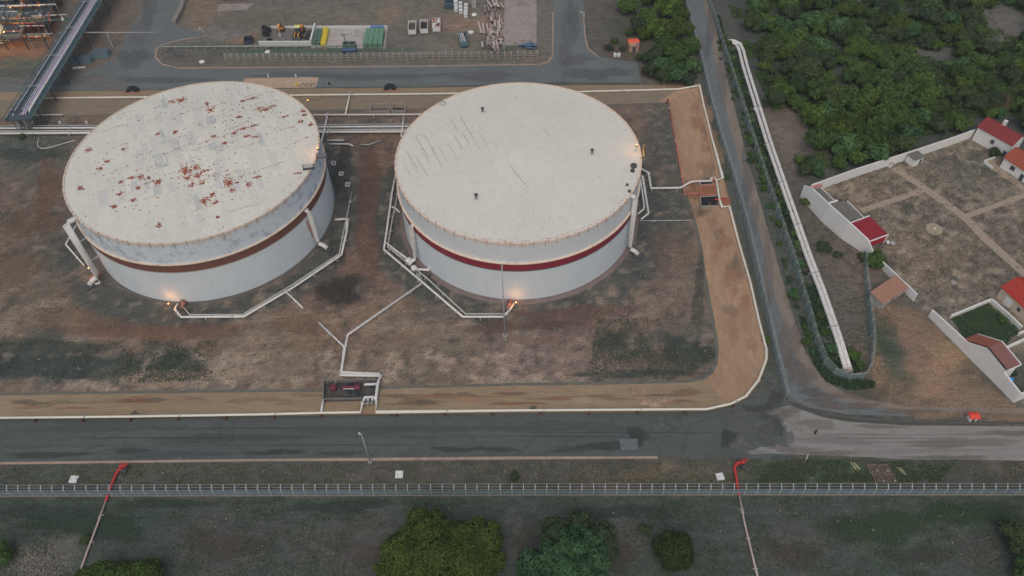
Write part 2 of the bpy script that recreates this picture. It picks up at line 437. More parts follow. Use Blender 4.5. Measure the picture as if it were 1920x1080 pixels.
sheet('road', [(-260, 786), (0, 786), (480, 783), (960, 777), (1330, 773), (1392, 759), (1440, 735), (1475, 752), (1500, 768), (1482, 862), (1240, 855), (480, 860), (0, 867), (-260, 869)], ASPH, .004)
sheet('gravel_pad', [(1455, 766), (1480, 760), (1545, 783), (1590, 791), (1700, 798), (1940, 799), (2300, 808), (2300, 878), (1940, 864), (1690, 861), (1630, 857), (1520, 853), (1440, 850), (1402, 852), (1425, 838), (1474, 838), (1474, 812), (1462, 790)], GRAV, .008)
sheet('kerb_strip', [(-260, 867.5), (0, 866.5), (480, 860.5), (960, 856), (1233, 855.5), (1233, 860), (960, 861.5), (700, 864), (480, 865), (0, 871), (-260, 873)], KERB, .012)
sheet('back_road', [(-260, 132), (120, 150), (215, 112), (240, 60), (280, 0), (290, -60), (390, -60), (352, 0), (326, 48), (392, 66), (330, 78), (298, 88), (293, 108), (306, 122), (335, 128.5), (480, 127), (800, 124.5), (1010, 121), (1029, 117), (1036, 106), (1038, 0), (1040, -80), (1094, -80), (1094, 0), (1097, 70), (1103, 92), (1122, 107), (1196, 118), (1202, 155), (1060, 154), (800, 162), (480, 164), (275, 168), (75, 171), (-260, 176)], ASPB, .006)
sheet('side_road', [(1284, -80), (1289, 0), (1313, 110), (1340, 210), (1372, 330), (1398, 430), (1434, 590), (1470, 738), (1480, 752), (1515, 764), (1590, 777), (1700, 780), (1700, 772), (1625, 762), (1560, 745), (1520, 715), (1490, 660), (1455, 560), (1424, 440), (1385, 300), (1350, 160), (1318, 0), (1312, -80)], ASPS, .010)
sheet('gravel_shoulder', [(1312, -80), (1318, 0), (1350, 160), (1385, 300), (1424, 440), (1455, 560), (1490, 660), (1520, 715), (1560, 745), (1625, 762), (1760, 772), (1940, 776), (2300, 786), (2300, 770), (1940, 766), (1700, 762), (1630, 750), (1580, 735), (1540, 708), (1510, 660), (1480, 570), (1446, 450), (1402, 300), (1364, 150), (1331, 0), (1324, -80)], TRACK, .012)
sheet('concrete_pad', [(948, -80), (1006, -80), (1006, 83), (930, 86), (945, 40)], CONC, .006)
sheet('platform_slab', [(592, 53), (727, 52), (722, 91), (583, 90)], CONCL, .006)
sheet('bay_floor', [(507, 55), (592, 54), (585, 80), (489, 80)], surfacing('dark_bay_floor', S(98, 94, 92), .08, S(80, 76, 74), .6), .007)
sheet('apron_slab', [(458, 147), (598, 144), (592, 164), (455, 166)], surfacing('beige_apron', S(150, 130, 113), .05, S(132, 112, 98), .5), .012)
PZ = .006
for nm, pts in (('garden_path', [(1671, 317), (1683, 313), (1741, 351), (1815, 404), (1850, 440), (1921, 505), (1921, 522), (1840, 450), (1803, 410), (1730, 358)]),
                ('garden_path', [(1612, 391), (1733, 351), (1742, 358), (1618, 400)]),
                ('garden_path', [(1807, 402), (1925, 360), (1935, 366), (1814, 410)])):
    sheet(nm, pts, EARTHP, PZ); PZ += .004
def kerb(pts, w=.35, h=.14, name='kerb'):
    mb = MB(); P = [G(*q) for q in pts]
    for a, b2 in zip(P, P[1:]):
        mb.beam((a.x, a.y, h / 2), (b2.x, b2.y, h / 2), w, h)
    return kind(mb.build(name, KERB), 'structure')
kerb([(299, 86), (293, 95), (292, 108), (304, 121), (335, 128), (480, 127), (800, 124.5), (1010, 121), (1029, 117), (1036, 106), (1037, 24)], .5)
kerb([(1094, 25), (1097, 70), (1103, 92), (1122, 107)], .5)
kerb([(300, 86), (330, 77), (392, 66)], .4)
# clay bank round the basin: crest ring, inner slope down to the toe
ST = [(-60, 784, -60, 741, 0, 3), (300, 779, 300, 736, 0, 3), (600, 776, 604, 733, 0, 3), (606, 776, 608, 733, 0, 3), (704, 775, 713, 729, 0, 3), (708, 775, 718, 728, 0, 3), (960, 772, 960, 722, 0, 3), (1185, 771, 1185, 719, 0, 3), (1330, 768, 1290, 716, 0, 3),
      (1370, 759, 1318, 711, 1, 2), (1400, 744, 1335, 700, 2, 2), (1424, 713, 1344, 682, 3, 1), (1438, 673, 1346, 655, 3, 0), (1438, 655, 1344, 635, 3, 0),
      (1425, 605, 1336, 590, 3, 0), (1408, 530, 1325, 530, 3, 0), (1385, 450, 1311, 445, 3, 0), (1370, 392, 1298, 392, 3, 0), (1356, 336, 1277, 345, 3, 0),
      (1335, 255, 1265, 265, 3, 0), (1320, 195, 1254, 215, 3, 0), (1312, 161, 1251, 192, 2, -4), (1272, 168, 1232, 193, 0, -9), (1090, 173, 1090, 198, 0, -14),
      (800, 177, 800, 204, 0, -13), (600, 179, 600, 207, 0, -14), (275, 183, 275, 213, 0, -14), (75, 185, 75, 219, 0, -14), (-80, 187, -80, 223, 0, -14)]
BZ = 1.0
mb = MB()
rows = []
for cx, cy, tx, ty, ox, oy in ST:
    c0, t0, o0 = G(cx, cy, BZ), G(tx, ty, -.02), G(cx + ox, cy + oy, 0.0)
    o0.z = -.02 if oy > -5 else -.02
    mid = c0.lerp(t0, .5); mid.z += .12
    rows.append([o0, c0 + (o0 - c0) * .15 * (1 if oy < -5 else 0), c0.lerp(t0, .06), mid, t0])
for i in range(len(rows)):
    rows[i][1].z = BZ; rows[i][2].z = BZ
o = len(mb.v)
for r in rows: mb.v += [tuple(q) for q in r]
for i in range(len(rows) - 1):
    mt = 1 if i >= 22 else (2 if 9 <= i else 0)
    for j in range(4):
        if i == 3 and j == 3: continue           # the valve pit is cut into the bank here
        mm_ = 0 if (i >= 22 and j < 2) else mt
        mb.f.append([i * 5 + j, i * 5 + j + 1, (i + 1) * 5 + j + 1, (i + 1) * 5 + j]); mb.m.append(mm_)
kind(mb.build('embankment', [CLAY, CLAYB, CLAYS]), 'structure')
# toe gutter along the foot of the bank
mb = MB()
for a, b2 in zip(ST, ST[1:]):
    p0, p1 = G(a[2], a[3]), G(b2[2], b2[3]); t_ = (p1 - p0).normalized(); n_ = Vector((-t_.y, t_.x, 0))
    mb.add([(p0.x - n_.x * .2, p0.y - n_.y * .2, .03), (p1.x - n_.x * .2, p1.y - n_.y * .2, .03), (p1.x + n_.x * .5, p1.y + n_.y * .5, .03), (p0.x + n_.x * .5, p0.y + n_.y * .5, .03)], [(0, 1, 2, 3)])
kind(mb.build('toe_gutter', surfacing('gutter_silt', S(86, 86, 80), .12, S(70, 72, 70), .7)), 'structure')
# worn and stained places: soft edged sheets lying on the surfaces
def stain_mat(name):
    m, t, b = nodes(name); at = t.nodes.new('ShaderNodeAttribute'); at.attribute_name = 'Col'
    p = pos(t); n = noise(t, .9, 5, .7, p)
    c = mixc(t, 1.0, at.outputs['Color'], ramp(t, n, [(.3, (.8, .8, .8)), (.7, (1.2, 1.2, 1.2))]), 'MULTIPLY')
    t.links.new(c, b.inputs['Base Color'])
    k = t.nodes.new('ShaderNodeMath'); k.operation = 'MULTIPLY'; t.links.new(at.outputs['Alpha'], k.inputs[0]); t.links.new(maprange(t, n, .28, .6, .35, 1), k.inputs[1])
    t.links.new(k.outputs[0], b.inputs['Alpha']); b.inputs['Roughness'].default_value = .9
    return m
STAINM = stain_mat('surface_stain')
def stains(name, items, z0, zfun=None):
    mb = MB(); cols = []; r = random.Random(len(items))
    for i, (px, py, rx, ry, col, al) in enumerate(items):
        n = 26; z = z0 + .0006 * i
        ph = [r.uniform(0, 6.28) for _ in range(4)]
        rings = []
        for f in (0, .35, .7, 1.0):
            for k in range(n if f else 1):
                a = 2 * math.pi * k / n
                w = 1 + (.22 * math.sin(2 * a + ph[0]) + .16 * math.sin(3 * a + ph[1]) + .12 * math.sin(5 * a + ph[2]) + .08 * math.sin(9 * a + ph[3])) * (f > 0)
                x, y = px + rx * f * w * math.cos(a), py + ry * f * w * math.sin(a)
                q = zfun(x, y) if zfun else G(x, y, 0)
                rings.append((q.x, q.y, q.z + z)); cols.append((*S(*col), al * (1 if f < .5 else .75 if f < .9 else 0)))
        fs = [(0, 1 + k, 1 + (k + 1) % n) for k in range(n)]
        for j in (0, 1):
            o = 1 + j * n; fs += [(o + k, o + n + k, o + n + (k + 1) % n, o + (k + 1) % n) for k in range(n)]
        mb.add(rings, fs)
    return kind(mb.build(name, STAINM, attr=cols), 'structure')
stains('road_stains', [(90, 853, 100, 6, (60, 64, 63), .8), (250, 845, 60, 5, (62, 66, 65), .6), (330, 852, 90, 9, (72, 80, 82), .5), (520, 848, 60, 6, (58, 60, 60), .75), (640, 850, 60, 4, (62, 64, 64), .5), (850, 843, 46, 6, (60, 62, 62), .7), (930, 842, 50, 5, (62, 64, 64), .6),
    (1140, 836, 44, 12, (60, 62, 62), .75), (1195, 818, 26, 18, (58, 60, 60), .8), (1080, 842, 50, 8, (66, 68, 68), .5), (1235, 802, 34, 22, (86, 90, 90), .7), (1366, 822, 22, 16, (56, 58, 58), .8), (1405, 800, 60, 16, (94, 92, 90), .6), (1390, 832, 30, 10, (100, 98, 95), .6), (1430, 770, 40, 14, (66, 68, 68), .6), (1395, 776, 40, 6, (92, 90, 88), .6),
    (1452, 748, 18, 14, (70, 68, 65), .7), (1462, 800, 16, 18, (70, 74, 73), .7), (1418, 848, 30, 5, (116, 112, 110), .7), (1458, 776, 22, 12, (104, 100, 97), .8), (1466, 840, 26, 9, (110, 106, 103), .8), (1476, 822, 12, 22, (88, 88, 87), .7), (1500, 845, 40, 10, (108, 104, 101), .6), (1530, 795, 40, 12, (110, 105, 101), .6), (1440, 810, 26, 26, (84, 85, 84), .6), (1480, 772, 24, 10, (98, 94, 91), .7), (1560, 852, 60, 7, (98, 94, 88), .6), (1780, 858, 80, 6, (96, 92, 84), .6), (200, 800, 160, 12, (80, 84, 84), .4), (700, 806, 180, 12, (80, 82, 82), .4), (420, 822, 160, 10, (70, 73, 73), .4), (1040, 800, 110, 14, (80, 82, 83), .4), (1650, 800, 60, 4, (104, 98, 92), .6), (1560, 826, 80, 10, (116, 110, 108), .5), (1800, 830, 100, 12, (112, 104, 100), .6), (1700, 846, 120, 6, (126, 122, 120), .5), (1900, 812, 60, 8, (100, 94, 88), .6), (1490, 790, 20, 20, (126, 122, 119), .6)], .018)
stains('tyre_marks', [(x_, y_ - x_ * .009, 240, 1.6, (62, 66, 65) if i_ % 2 else (80, 84, 83), .45) for i_, (x_, y_) in enumerate(((200, 806), (520, 808), (900, 810), (300, 824), (700, 826), (1050, 828), (150, 838), (600, 840), (1000, 814), (1200, 822)))] + [(1600 + 60 * i_, 815 + 7 * (i_ % 4), 130, 1.8, (100, 96, 92), .4) for i_ in range(5)], .045)
stains('street_stains', [(250, 110, 30, 24, (82, 84, 86), .6), (260, 60, 20, 30, (100, 100, 102), .5), (180, 150, 70, 10, (108, 104, 102), .7), (90, 150, 90, 12, (106, 103, 100), .7), (20, 150, 80, 10, (102, 99, 96), .7), (330, 100, 20, 10, (86, 86, 88), .6), (300, 150, 80, 8, (86, 90, 91), .6), (700, 144, 120, 8, (84, 90, 92), .6), (560, 140, 80, 8, (90, 94, 96), .5), (900, 142, 90, 8, (94, 94, 98), .6), (1120, 138, 60, 14, (84, 86, 88), .7), (1060, 90, 16, 60, (96, 96, 98), .5), (1075, 40, 14, 40, (86, 90, 92), .5), (280, 20, 18, 30, (88, 90, 92), .5), (230, 165, 60, 4, (112, 104, 96), .6), (1080, 112, 40, 10, (92, 92, 94), .5)], .020)
stains('track_stains', [(1355, 140, 9, 90, (104, 102, 104), .5), (1400, 330, 10, 80, (88, 90, 92), .5), (1440, 520, 14, 70, (110, 104, 99), .6), (1480, 640, 20, 50, (106, 98, 92), .7), (1500, 700, 30, 30, (98, 91, 86), .7), (1545, 750, 40, 14, (94, 88, 84), .7), (1440, 610, 6, 70, (92, 92, 92), .6), (1600, 762, 60, 8, (98, 90, 84), .7), (1700, 772, 60, 6, (104, 94, 86), .6), (1520, 735, 30, 8, (88, 82, 80), .6), (1620, 740, 60, 12, (100, 90, 80), .5), (1330, 60, 8, 60, (90, 92, 96), .5), (1415, 410, 8, 50, (104, 102, 102), .5)], .024)
def bankz(px, py):
    """on the front bank: its height falls from the crest row to the toe row"""
    cy = 779 - px * .0094 if px < 1330 else 768
    ty = 738 - px * .0165 if px < 1200 else 718
    k = min(1, max(0, (cy - py) / (cy - ty)))
    return G(px, py, BZ * (1 - k) + .12 * (1 - abs(2 * k - 1)))
random.seed(21)
its = []
for k in range(46):
    px = rnd(20, 1300)
    if 585 < px < 735: continue
    cy = 779 - px * .0094; its.append((px, cy - rnd(12, 32), rnd(16, 60), rnd(2, 6), random.choice(((132, 94, 78), (134, 112, 86), (126, 116, 90), (116, 98, 84), (104, 92, 80), (138, 104, 88))), rnd(.4, .8)))
its += [(1222, 757, 34, 9, (156, 132, 114), .95), (1200, 738, 18, 8, (152, 128, 110), .9), (1245, 751, 18, 8, (150, 126, 108), .9), (1190, 727, 12, 4, (148, 124, 106), .9)]
stains('bank_stains', its, .05, bankz)

def sidez(px, py):
    return G(px, py, .55)
stains('rust_stains', [(1300, 362, 16, 14, (126, 88, 66), .8), (1298, 345, 12, 8, (118, 84, 66), .7), (1358, 381, 14, 9, (140, 84, 70), .85), (1312, 400, 22, 8, (88, 78, 70), .7), (1302, 395, 7, 26, (134, 112, 92), .6), (1335, 340, 20, 5, (92, 80, 74), .6)], .55, lambda x, y: G(x, y, .45))
random.seed(33)
stains('side_bank_stains', [(1290 + rnd(0, 40) + (y_ - 200) * .19, y_, rnd(8, 20), rnd(8, 26), random.choice(((142, 116, 92), (124, 104, 88), (138, 104, 84), (112, 98, 86), (146, 122, 100))), rnd(.3, .6)) for y_ in range(200, 660, 16) if not 335 < y_ < 400], .5, lambda x, y: G(x, y, .45))

random.seed(55)
its = [(636, 540, 44, 26, (56, 53, 50), .95), (655, 556, 24, 14, (58, 54, 52), .8), (612, 552, 22, 14, (64, 58, 54), .7), (300, 622, 170, 22, (110, 84, 72), .6), (150, 600, 90, 26, (108, 90, 76), .5), (690, 430, 30, 90, (104, 80, 70), .55), (690, 330, 26, 60, (100, 78, 68), .55), (1080, 590, 110, 22, (104, 80, 72), .55), (960, 612, 110, 14, (92, 74, 68), .55), (560, 610, 80, 18, (112, 90, 76), .5),
    (70, 690, 110, 30, (58, 67, 63), .85), (200, 690, 90, 20, (60, 69, 64), .8), (330, 680, 70, 16, (60, 69, 65), .8), (90, 650, 100, 20, (64, 70, 65), .7), (1285, 660, 50, 34, (58, 66, 61), .85), (1190, 700, 120, 10, (62, 68, 63), .75), (1150, 640, 40, 18, (64, 70, 63), .7), (1310, 560, 14, 80, (70, 72, 66), .6), (60, 420, 60, 30, (104, 84, 70), .5), (30, 500, 50, 40, (110, 92, 78), .5), (90, 350, 30, 60, (108, 82, 66), .5), (60, 290, 70, 16, (60, 68, 64), .7), (640, 330, 24, 60, (64, 66, 63), .7), (630, 470, 16, 40, (66, 68, 65), .6),
    (430, 700, 90, 10, (140, 124, 110), .75), (300, 722, 70, 5, (138, 122, 110), .7), (540, 690, 60, 14, (128, 114, 100), .5), (880, 690, 90, 12, (126, 110, 98), .5), (1040, 690, 60, 12, (124, 106, 98), .5), (1000, 640, 50, 12, (118, 96, 90), .5), (1240, 470, 24, 50, (106, 92, 82), .5), (1235, 260, 14, 24, (104, 98, 92), .6), (560, 650, 70, 12, (122, 106, 88), .5), (760, 640, 50, 20, (122, 104, 90), .4)]
stains('soil_stains', its, .022)
stains('field_stains', [(170, 985, 110, 30, (46, 60, 50), .8), (90, 960, 90, 16, (50, 62, 56), .7), (1640, 990, 90, 40, (48, 64, 46), .8), (1810, 965, 90, 24, (46, 64, 46), .8), (1180, 960, 100, 18, (52, 62, 58), .7), (640, 950, 110, 14, (50, 60, 57), .6), (420, 1020, 80, 30, (72, 66, 63), .6), (690, 1040, 70, 30, (78, 72, 70), .5), (990, 1010, 30, 40, (74, 68, 68), .6), (1160, 1050, 40, 26, (74, 66, 64), .6), (1490, 1040, 60, 26, (70, 66, 63), .6), (1720, 1040, 60, 20, (64, 62, 60), .5), (1860, 950, 80, 10, (48, 60, 52), .6), (320, 945, 120, 8, (50, 60, 55), .6)], .03)

# ---------------------------------------------------------------- storage tanks
WHITE = plain('white_paint', S(196, 193, 190), .07, .3, .55)
PIPEW = plain('white_pipe_paint', S(182, 180, 177), .10, .5, .55, dirt=S(140, 130, 122))
GALV = plain('galvanised_steel', S(140, 144, 146), .15, .8, .5)
DARKST = plain('dark_steel', S(66, 68, 72), .2, .8, .6)
TEAL = plain('teal_steel', S(70, 92, 96), .2, .6, .6)
REDP = plain('red_paint', S(158, 56, 54), .16, .9, .55)
RUSTP = plain('rusty_pipe', S(150, 96, 84), .2, .7, .7)
CONCB = plain('block_concrete', S(132, 126, 120), .14, .7, .9, dirt=S(96, 92, 86))
BLACKR = plain('black_rubber', S(40, 41, 44), .15, 1, .7)
TIMBER = plain('old_timber', S(118, 102, 92), .2, 1.5, .85)
def shell_mat(name, hgt, low, up, patch, pk, warm):
    m, t, b = nodes(name); v = objc(t)
    mp = t.nodes.new('ShaderNodeMapping'); mp.inputs['Scale'].default_value = (1, 1, .16); t.links.new(v, mp.inputs[0])
    st = noise(t, .5, 5, .65, mp.outputs[0])
    c = ramp(t, st, [(.3, tuple(x * .93 for x in low)), (.7, low)])
    sp = t.nodes.new('ShaderNodeSeparateXYZ'); t.links.new(v, sp.inputs[0])
    upm = maprange(t, sp.outputs['Z'], hgt * .66, hgt * .67)
    bl = maprange(t, noise(t, .33, 6, .72, v), .52, .62, 0, pk)
    u = mixc(t, bl, up, patch)
    c = mixc(t, upm, c, u)
    br = N(t, 'ShaderNodeTexBrick', Scale=1.0); br.offset = .5
    for k, x in (('Mortar Size', .05), ('Brick Width', 9.0), ('Row Height', 2.42), ('Mortar Smooth', .5)): br.inputs[k].default_value = x
    br.inputs['Color1'].default_value = (1, 1, 1, 1); br.inputs['Color2'].default_value = (.965, .965, .965, 1); br.inputs['Mortar'].default_value = (.88, .875, .87, 1)
    at2 = t.nodes.new('ShaderNodeMath'); at2.operation = 'ARCTAN2'; t.links.new(sp.outputs['Y'], at2.inputs[0]); t.links.new(sp.outputs['X'], at2.inputs[1])
    ml = t.nodes.new('ShaderNodeMath'); ml.operation = 'MULTIPLY'; ml.inputs[1].default_value = 30.0; t.links.new(at2.outputs[0], ml.inputs[0])
    cb = t.nodes.new('ShaderNodeCombineXYZ'); t.links.new(ml.outputs[0], cb.inputs[0]); t.links.new(sp.outputs['Z'], cb.inputs[1]); t.links.new(cb.outputs[0], br.inputs['Vector'])
    c = mixc(t, 1.0, c, br.outputs['Color'], 'MULTIPLY')
    # rust weeping below the rim and below the girder
    ru = maprange(t, noise(t, .8, 4, .7, mp.outputs[0]), .5, .66, 0, .75)
    tops = maprange(t, sp.outputs['Z'], hgt * .86, hgt, 0, 1)
    q = t.nodes.new('ShaderNodeMath'); q.operation = 'MULTIPLY'; t.links.new(ru, q.inputs[0]); t.links.new(tops, q.inputs[1])
    c = mixc(t, q.outputs[0], c, warm)
    t.links.new(c, b.inputs['Base Color']); b.inputs['Roughness'].default_value = .55
    return m
def roof_mat(name, col, alt, patch, pk, angle, joints):
    m, t, b = nodes(name); v = objc(t)
    mp = t.nodes.new('ShaderNodeMapping'); mp.inputs['Rotation'].default_value = (0, 0, angle); t.links.new(v, mp.inputs[0]); v2 = mp.outputs[0]
    br = N(t, 'ShaderNodeTexBrick', Scale=1.0); br.offset = .5
    for k, x in (('Mortar Size', .07), ('Brick Width', 7.5), ('Row Height', 2.35), ('Mortar Smooth', .4), ('Bias', 0.0)): br.inputs[k].default_value = x
    br.inputs['Color1'].default_value = (*col, 1); br.inputs['Color2'].default_value = (*alt, 1)
    br.inputs['Mortar'].default_value = (*joints, 1); t.links.new(v2, br.inputs['Vector'])
    c = br.outputs['Color']
    big = noise(t, .07, 4, .6, v)
    c = mixc(t, maprange(t, big, .4, .62, 0, pk), c, patch)
    c = mixc(t, maprange(t, noise(t, .55, 6, .75, v), .5, .7, 0, .4 * pk), c, tuple(x * .72 for x in patch))
    c = mixc(t, 1.0, c, ramp(t, noise(t, 1.6, 4, .7, v), [(.3, (.93, .93, .93)), (.7, (1.05, 1.05, 1.05))]), 'MULTIPLY')
    t.links.new(c, b.inputs['Base Color']); b.inputs['Roughness'].default_value = .6
    return m
RUST = [S(130, 66, 52), S(152, 106, 86), S(122, 112, 100)]
rust_mats = []
for i, c0 in enumerate(RUST): rust_mats.append(plain('rust_bloom_%s' % ('deep', 'pale', 'grey')[i], c0, .25, 1.2, .9))
SLOPE = 1.6
def roof_z(T, x, y):
    cx, cy, R, H = T
    return H + SLOPE * max(0, 1 - math.hypot(x - cx, y - cy) / R)
def roof_pt(T, px, py, dz=.02):
    z = T[3]
    for _ in range(8):
        q = G(px, py, z); z = roof_z(T, q.x, q.y)
    return Vector((q.x, q.y, z + dz))
def tank(T, label, shellm, roofm, bandm, lipm, extra):
    cx, cy, R, H = T
    root = thing('storage_tank', label, 'storage tank', (cx, cy, 0))
    c = (cx, cy, 0)
    mb = MB(); mb.lathe(c, [(R, .35), (R, H)], 160); mb.build('shell', shellm, root, True)
    mb = MB(); mb.lathe(c, [(R + extra['bw'], 0.0), (R + extra['bw'] * .6, .36), (R - .2, .36)], 128); mb.build('foundation_ring', extra['base'], root)
    mb = MB()
    prof = [(R * (1 - i / 16) + .001, H + SLOPE * i / 16) for i in range(17)]
    mb.lathe(c, prof, 128)
    rs = random.Random(5)
    def stain(px, py, w, h, mi, rot=0.0, seg=9):
        q = roof_pt(T, px, py); mpr = (H and mpp(px, py)) * .87
        vs = []
        for k in range(seg):
            a = 2 * math.pi * k / seg; rr = rs.uniform(.62, 1.15)
            x = q.x + w * mpr * rr * math.cos(a) * .5; y = q.y + h * mpr * 1.5 * rr * math.sin(a) * .5
            if math.hypot(x - cx, y - cy) > R - .3: return
            vs.append((x, y, roof_z(T, x, y) + .02))
        mb.add(vs, [tuple(range(seg))], mi)
    extra['stains'](stain, mb, rs)
    ro = mb.build('roof', [roofm] + rust_mats + [DARKST, plain('seam_grey', S(150, 146, 140), .15, 1, .8), plain('grey_plate_paint', S(172, 171, 166), .08, 1.1, .7, dirt=S(150, 152, 152)), plain('dark_plate_paint', S(163, 164, 161), .12, 1.3, .7, dirt=S(168, 168, 165))], root)
    mb = MB(); mb.lathe(c, [(R - .25, H + .03), (R - .25, H + .16), (R + .16, H + .16), (R + .16, H - .28), (R + .01, H - .28)], 160)
    mb.build('rim', lipm, root)
    z0, z1 = H * .545, H * .655
    mb = MB(); mb.lathe(c, [(R + .01, z0), (R + .07, z0), (R + .07, z1), (R + .01, z1)], 160); mb.build('painted_band', bandm, root, False)
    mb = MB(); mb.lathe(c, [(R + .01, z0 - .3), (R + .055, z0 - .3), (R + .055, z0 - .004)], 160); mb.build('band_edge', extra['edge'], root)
    zg = z1 + .35
    mb = MB(); mb.lathe(c, [(R, zg), (R + .48, zg), (R + .48, zg + .2), (R, zg + .24)], 160); mb.build('wind_girder', lipm, root)
    bmb = MB(); bmb.box((R + .14, 0, -.5), (.08, .07, 1.2)); bmb.box((R + .08, 0, .2), (.2, .12, .3))
    b0 = bmb.build('rim_bracket', plain('rusty_bracket', S(122, 92, 78), .25, 1, .8), root, off=(0, 0, 0)); b0.location = (0, 0, H)
    nb = 72
    for k in range(1, nb):
        b1 = b0.copy(); COL.objects.link(b1); b1.parent = root; b1.rotation_euler.z = 2 * math.pi * k / nb
        KC[root.name].append(b1)
    return root
# rusty roof
BIG = [(810,560,20,46),(870,540,24,20),(882,590,20,18),(826,602,16,16),(1080,630,26,34),(1100,678,14,16),(927,745,20,22),(992,750,16,10),(975,706,18,20),(916,633,18,10),(640,628,18,20),(533,597,20,14),(782,125,26,18),(726,130,18,12),(965,185,18,18),(942,150,10,14),(1220,110,18,10),(1165,127,16,8),(1136,228,16,9),(750,318,14,12),(290,545,15,12),(165,665,15,15),(215,428,14,14),(1110,325,16,8),(1160,300,22,8),(1300,182,40,8),(1202,640,14,18),(1250,595,18,7),(1515,255,14,10),(1530,190,16,10),(1425,225,20,8),(470,602,18,10),(412,625,14,12),(410,700,16,8),(650,890,10,20),(1240,350,14,8),(1050,385,12,10),(1495,572,16,7),(930,557,16,8),(848,640,15,15),(1540,215,12,10),(1580,275,10,12),(1260,175,22,7),(1345,160,16,6),(1230,280,30,7),(1190,345,20,8),(985,345,14,7),(640,330,12,10),(430,425,14,10),(330,500,14,9),(585,600,10,8),(520,665,14,9),(490,740,14,12),(370,775,14,10),(1010,840,10,8),(1130,630,10,8)]
def stains_left(stain, mb, rs):
    for x, y, w, h in BIG:
        px, py, w, h = 100 + x / 3.272, 150 + y / 3.272, w / 3.272, h / 3.272
        if w * h > 24: stain(px, py, w * 1.2, h * 1.2, 2); stain(px, py, w * .8, h * .8, 1)
        for _ in range(14 + int(w * h * .7)):
            a_ = rs.gauss(0, .55); b_ = rs.gauss(0, .5)
            stain(px + a_ * w * 1.3 + b_ * h * .3, py + b_ * h * .9 - a_ * w * .35, rs.uniform(1.6, 4.8), rs.uniform(1.0, 2.8), rs.choice((1, 1, 1, 2, 2)), seg=7)
        for _ in range(2): stain(px + rs.uniform(-1, 1) * w, py + rs.uniform(-1, 1) * h, rs.uniform(1, 2.4), rs.uniform(.8, 1.8), rs.choice((1, 2)), seg=7)
    for k_ in range(38):      # plates whose paint has weathered to grey
        x, y = rs.gauss(360, 70), rs.gauss(300, 50); q = roof_pt(TL, x, y); L_, w_ = rs.uniform(2.5, 6.5), rs.uniform(.9, 2.1)
        u_ = Vector((math.cos(math.radians(112)), math.sin(math.radians(112)), 0)); n_ = Vector((-u_.y, u_.x, 0))
        vs = [q + u_ * (a_ * L_ / 2 + rs.uniform(-.3, .3)) + n_ * (b_ * w_ / 2 + rs.uniform(-.15, .15)) for a_, b_ in ((-1, -1), (0, -1.15), (1, -1), (1.1, 0), (1, 1), (0, 1.1), (-1, 1), (-.9, 0))]
        if all(math.hypot(p.x - TL[0], p.y - TL[1]) < TL[2] - 1 for p in vs): mb.add([(p.x, p.y, roof_z(TL, p.x, p.y) + .012 + .0001 * k_ * .05) for p in vs], [tuple(range(8))], 6 if k_ % 3 else 7)
    for k_ in range(620):
        x, y = (rs.gauss(365, 120), rs.gauss(312, 75)) if k_ % 3 else (rs.gauss(470, 70), rs.gauss(215, 26) + (470 - 470) * 0)
        q = roof_pt(TL, x, y)
        if math.hypot(q.x - TL[0], q.y - TL[1]) < TL[2] - 1: stain(x, y, rs.uniform(1.4, 5.0), rs.uniform(.9, 2.5), rs.choice((1, 1, 1, 2, 2, 2, 3, 3)), seg=7)
    for _ in range(44):       # runs of blooms along the plate seams
        x, y = rs.uniform(170, 560), rs.uniform(180, 400)
        for k in range(rs.randint(4, 9)): stain(x + k * 5.2 + rs.uniform(-1, 1), y - k * 1.7 + rs.uniform(-.6, .6), rs.uniform(2, 5.5), rs.uniform(.9, 2.2), rs.choice((1, 2, 2, 3)), seg=7)
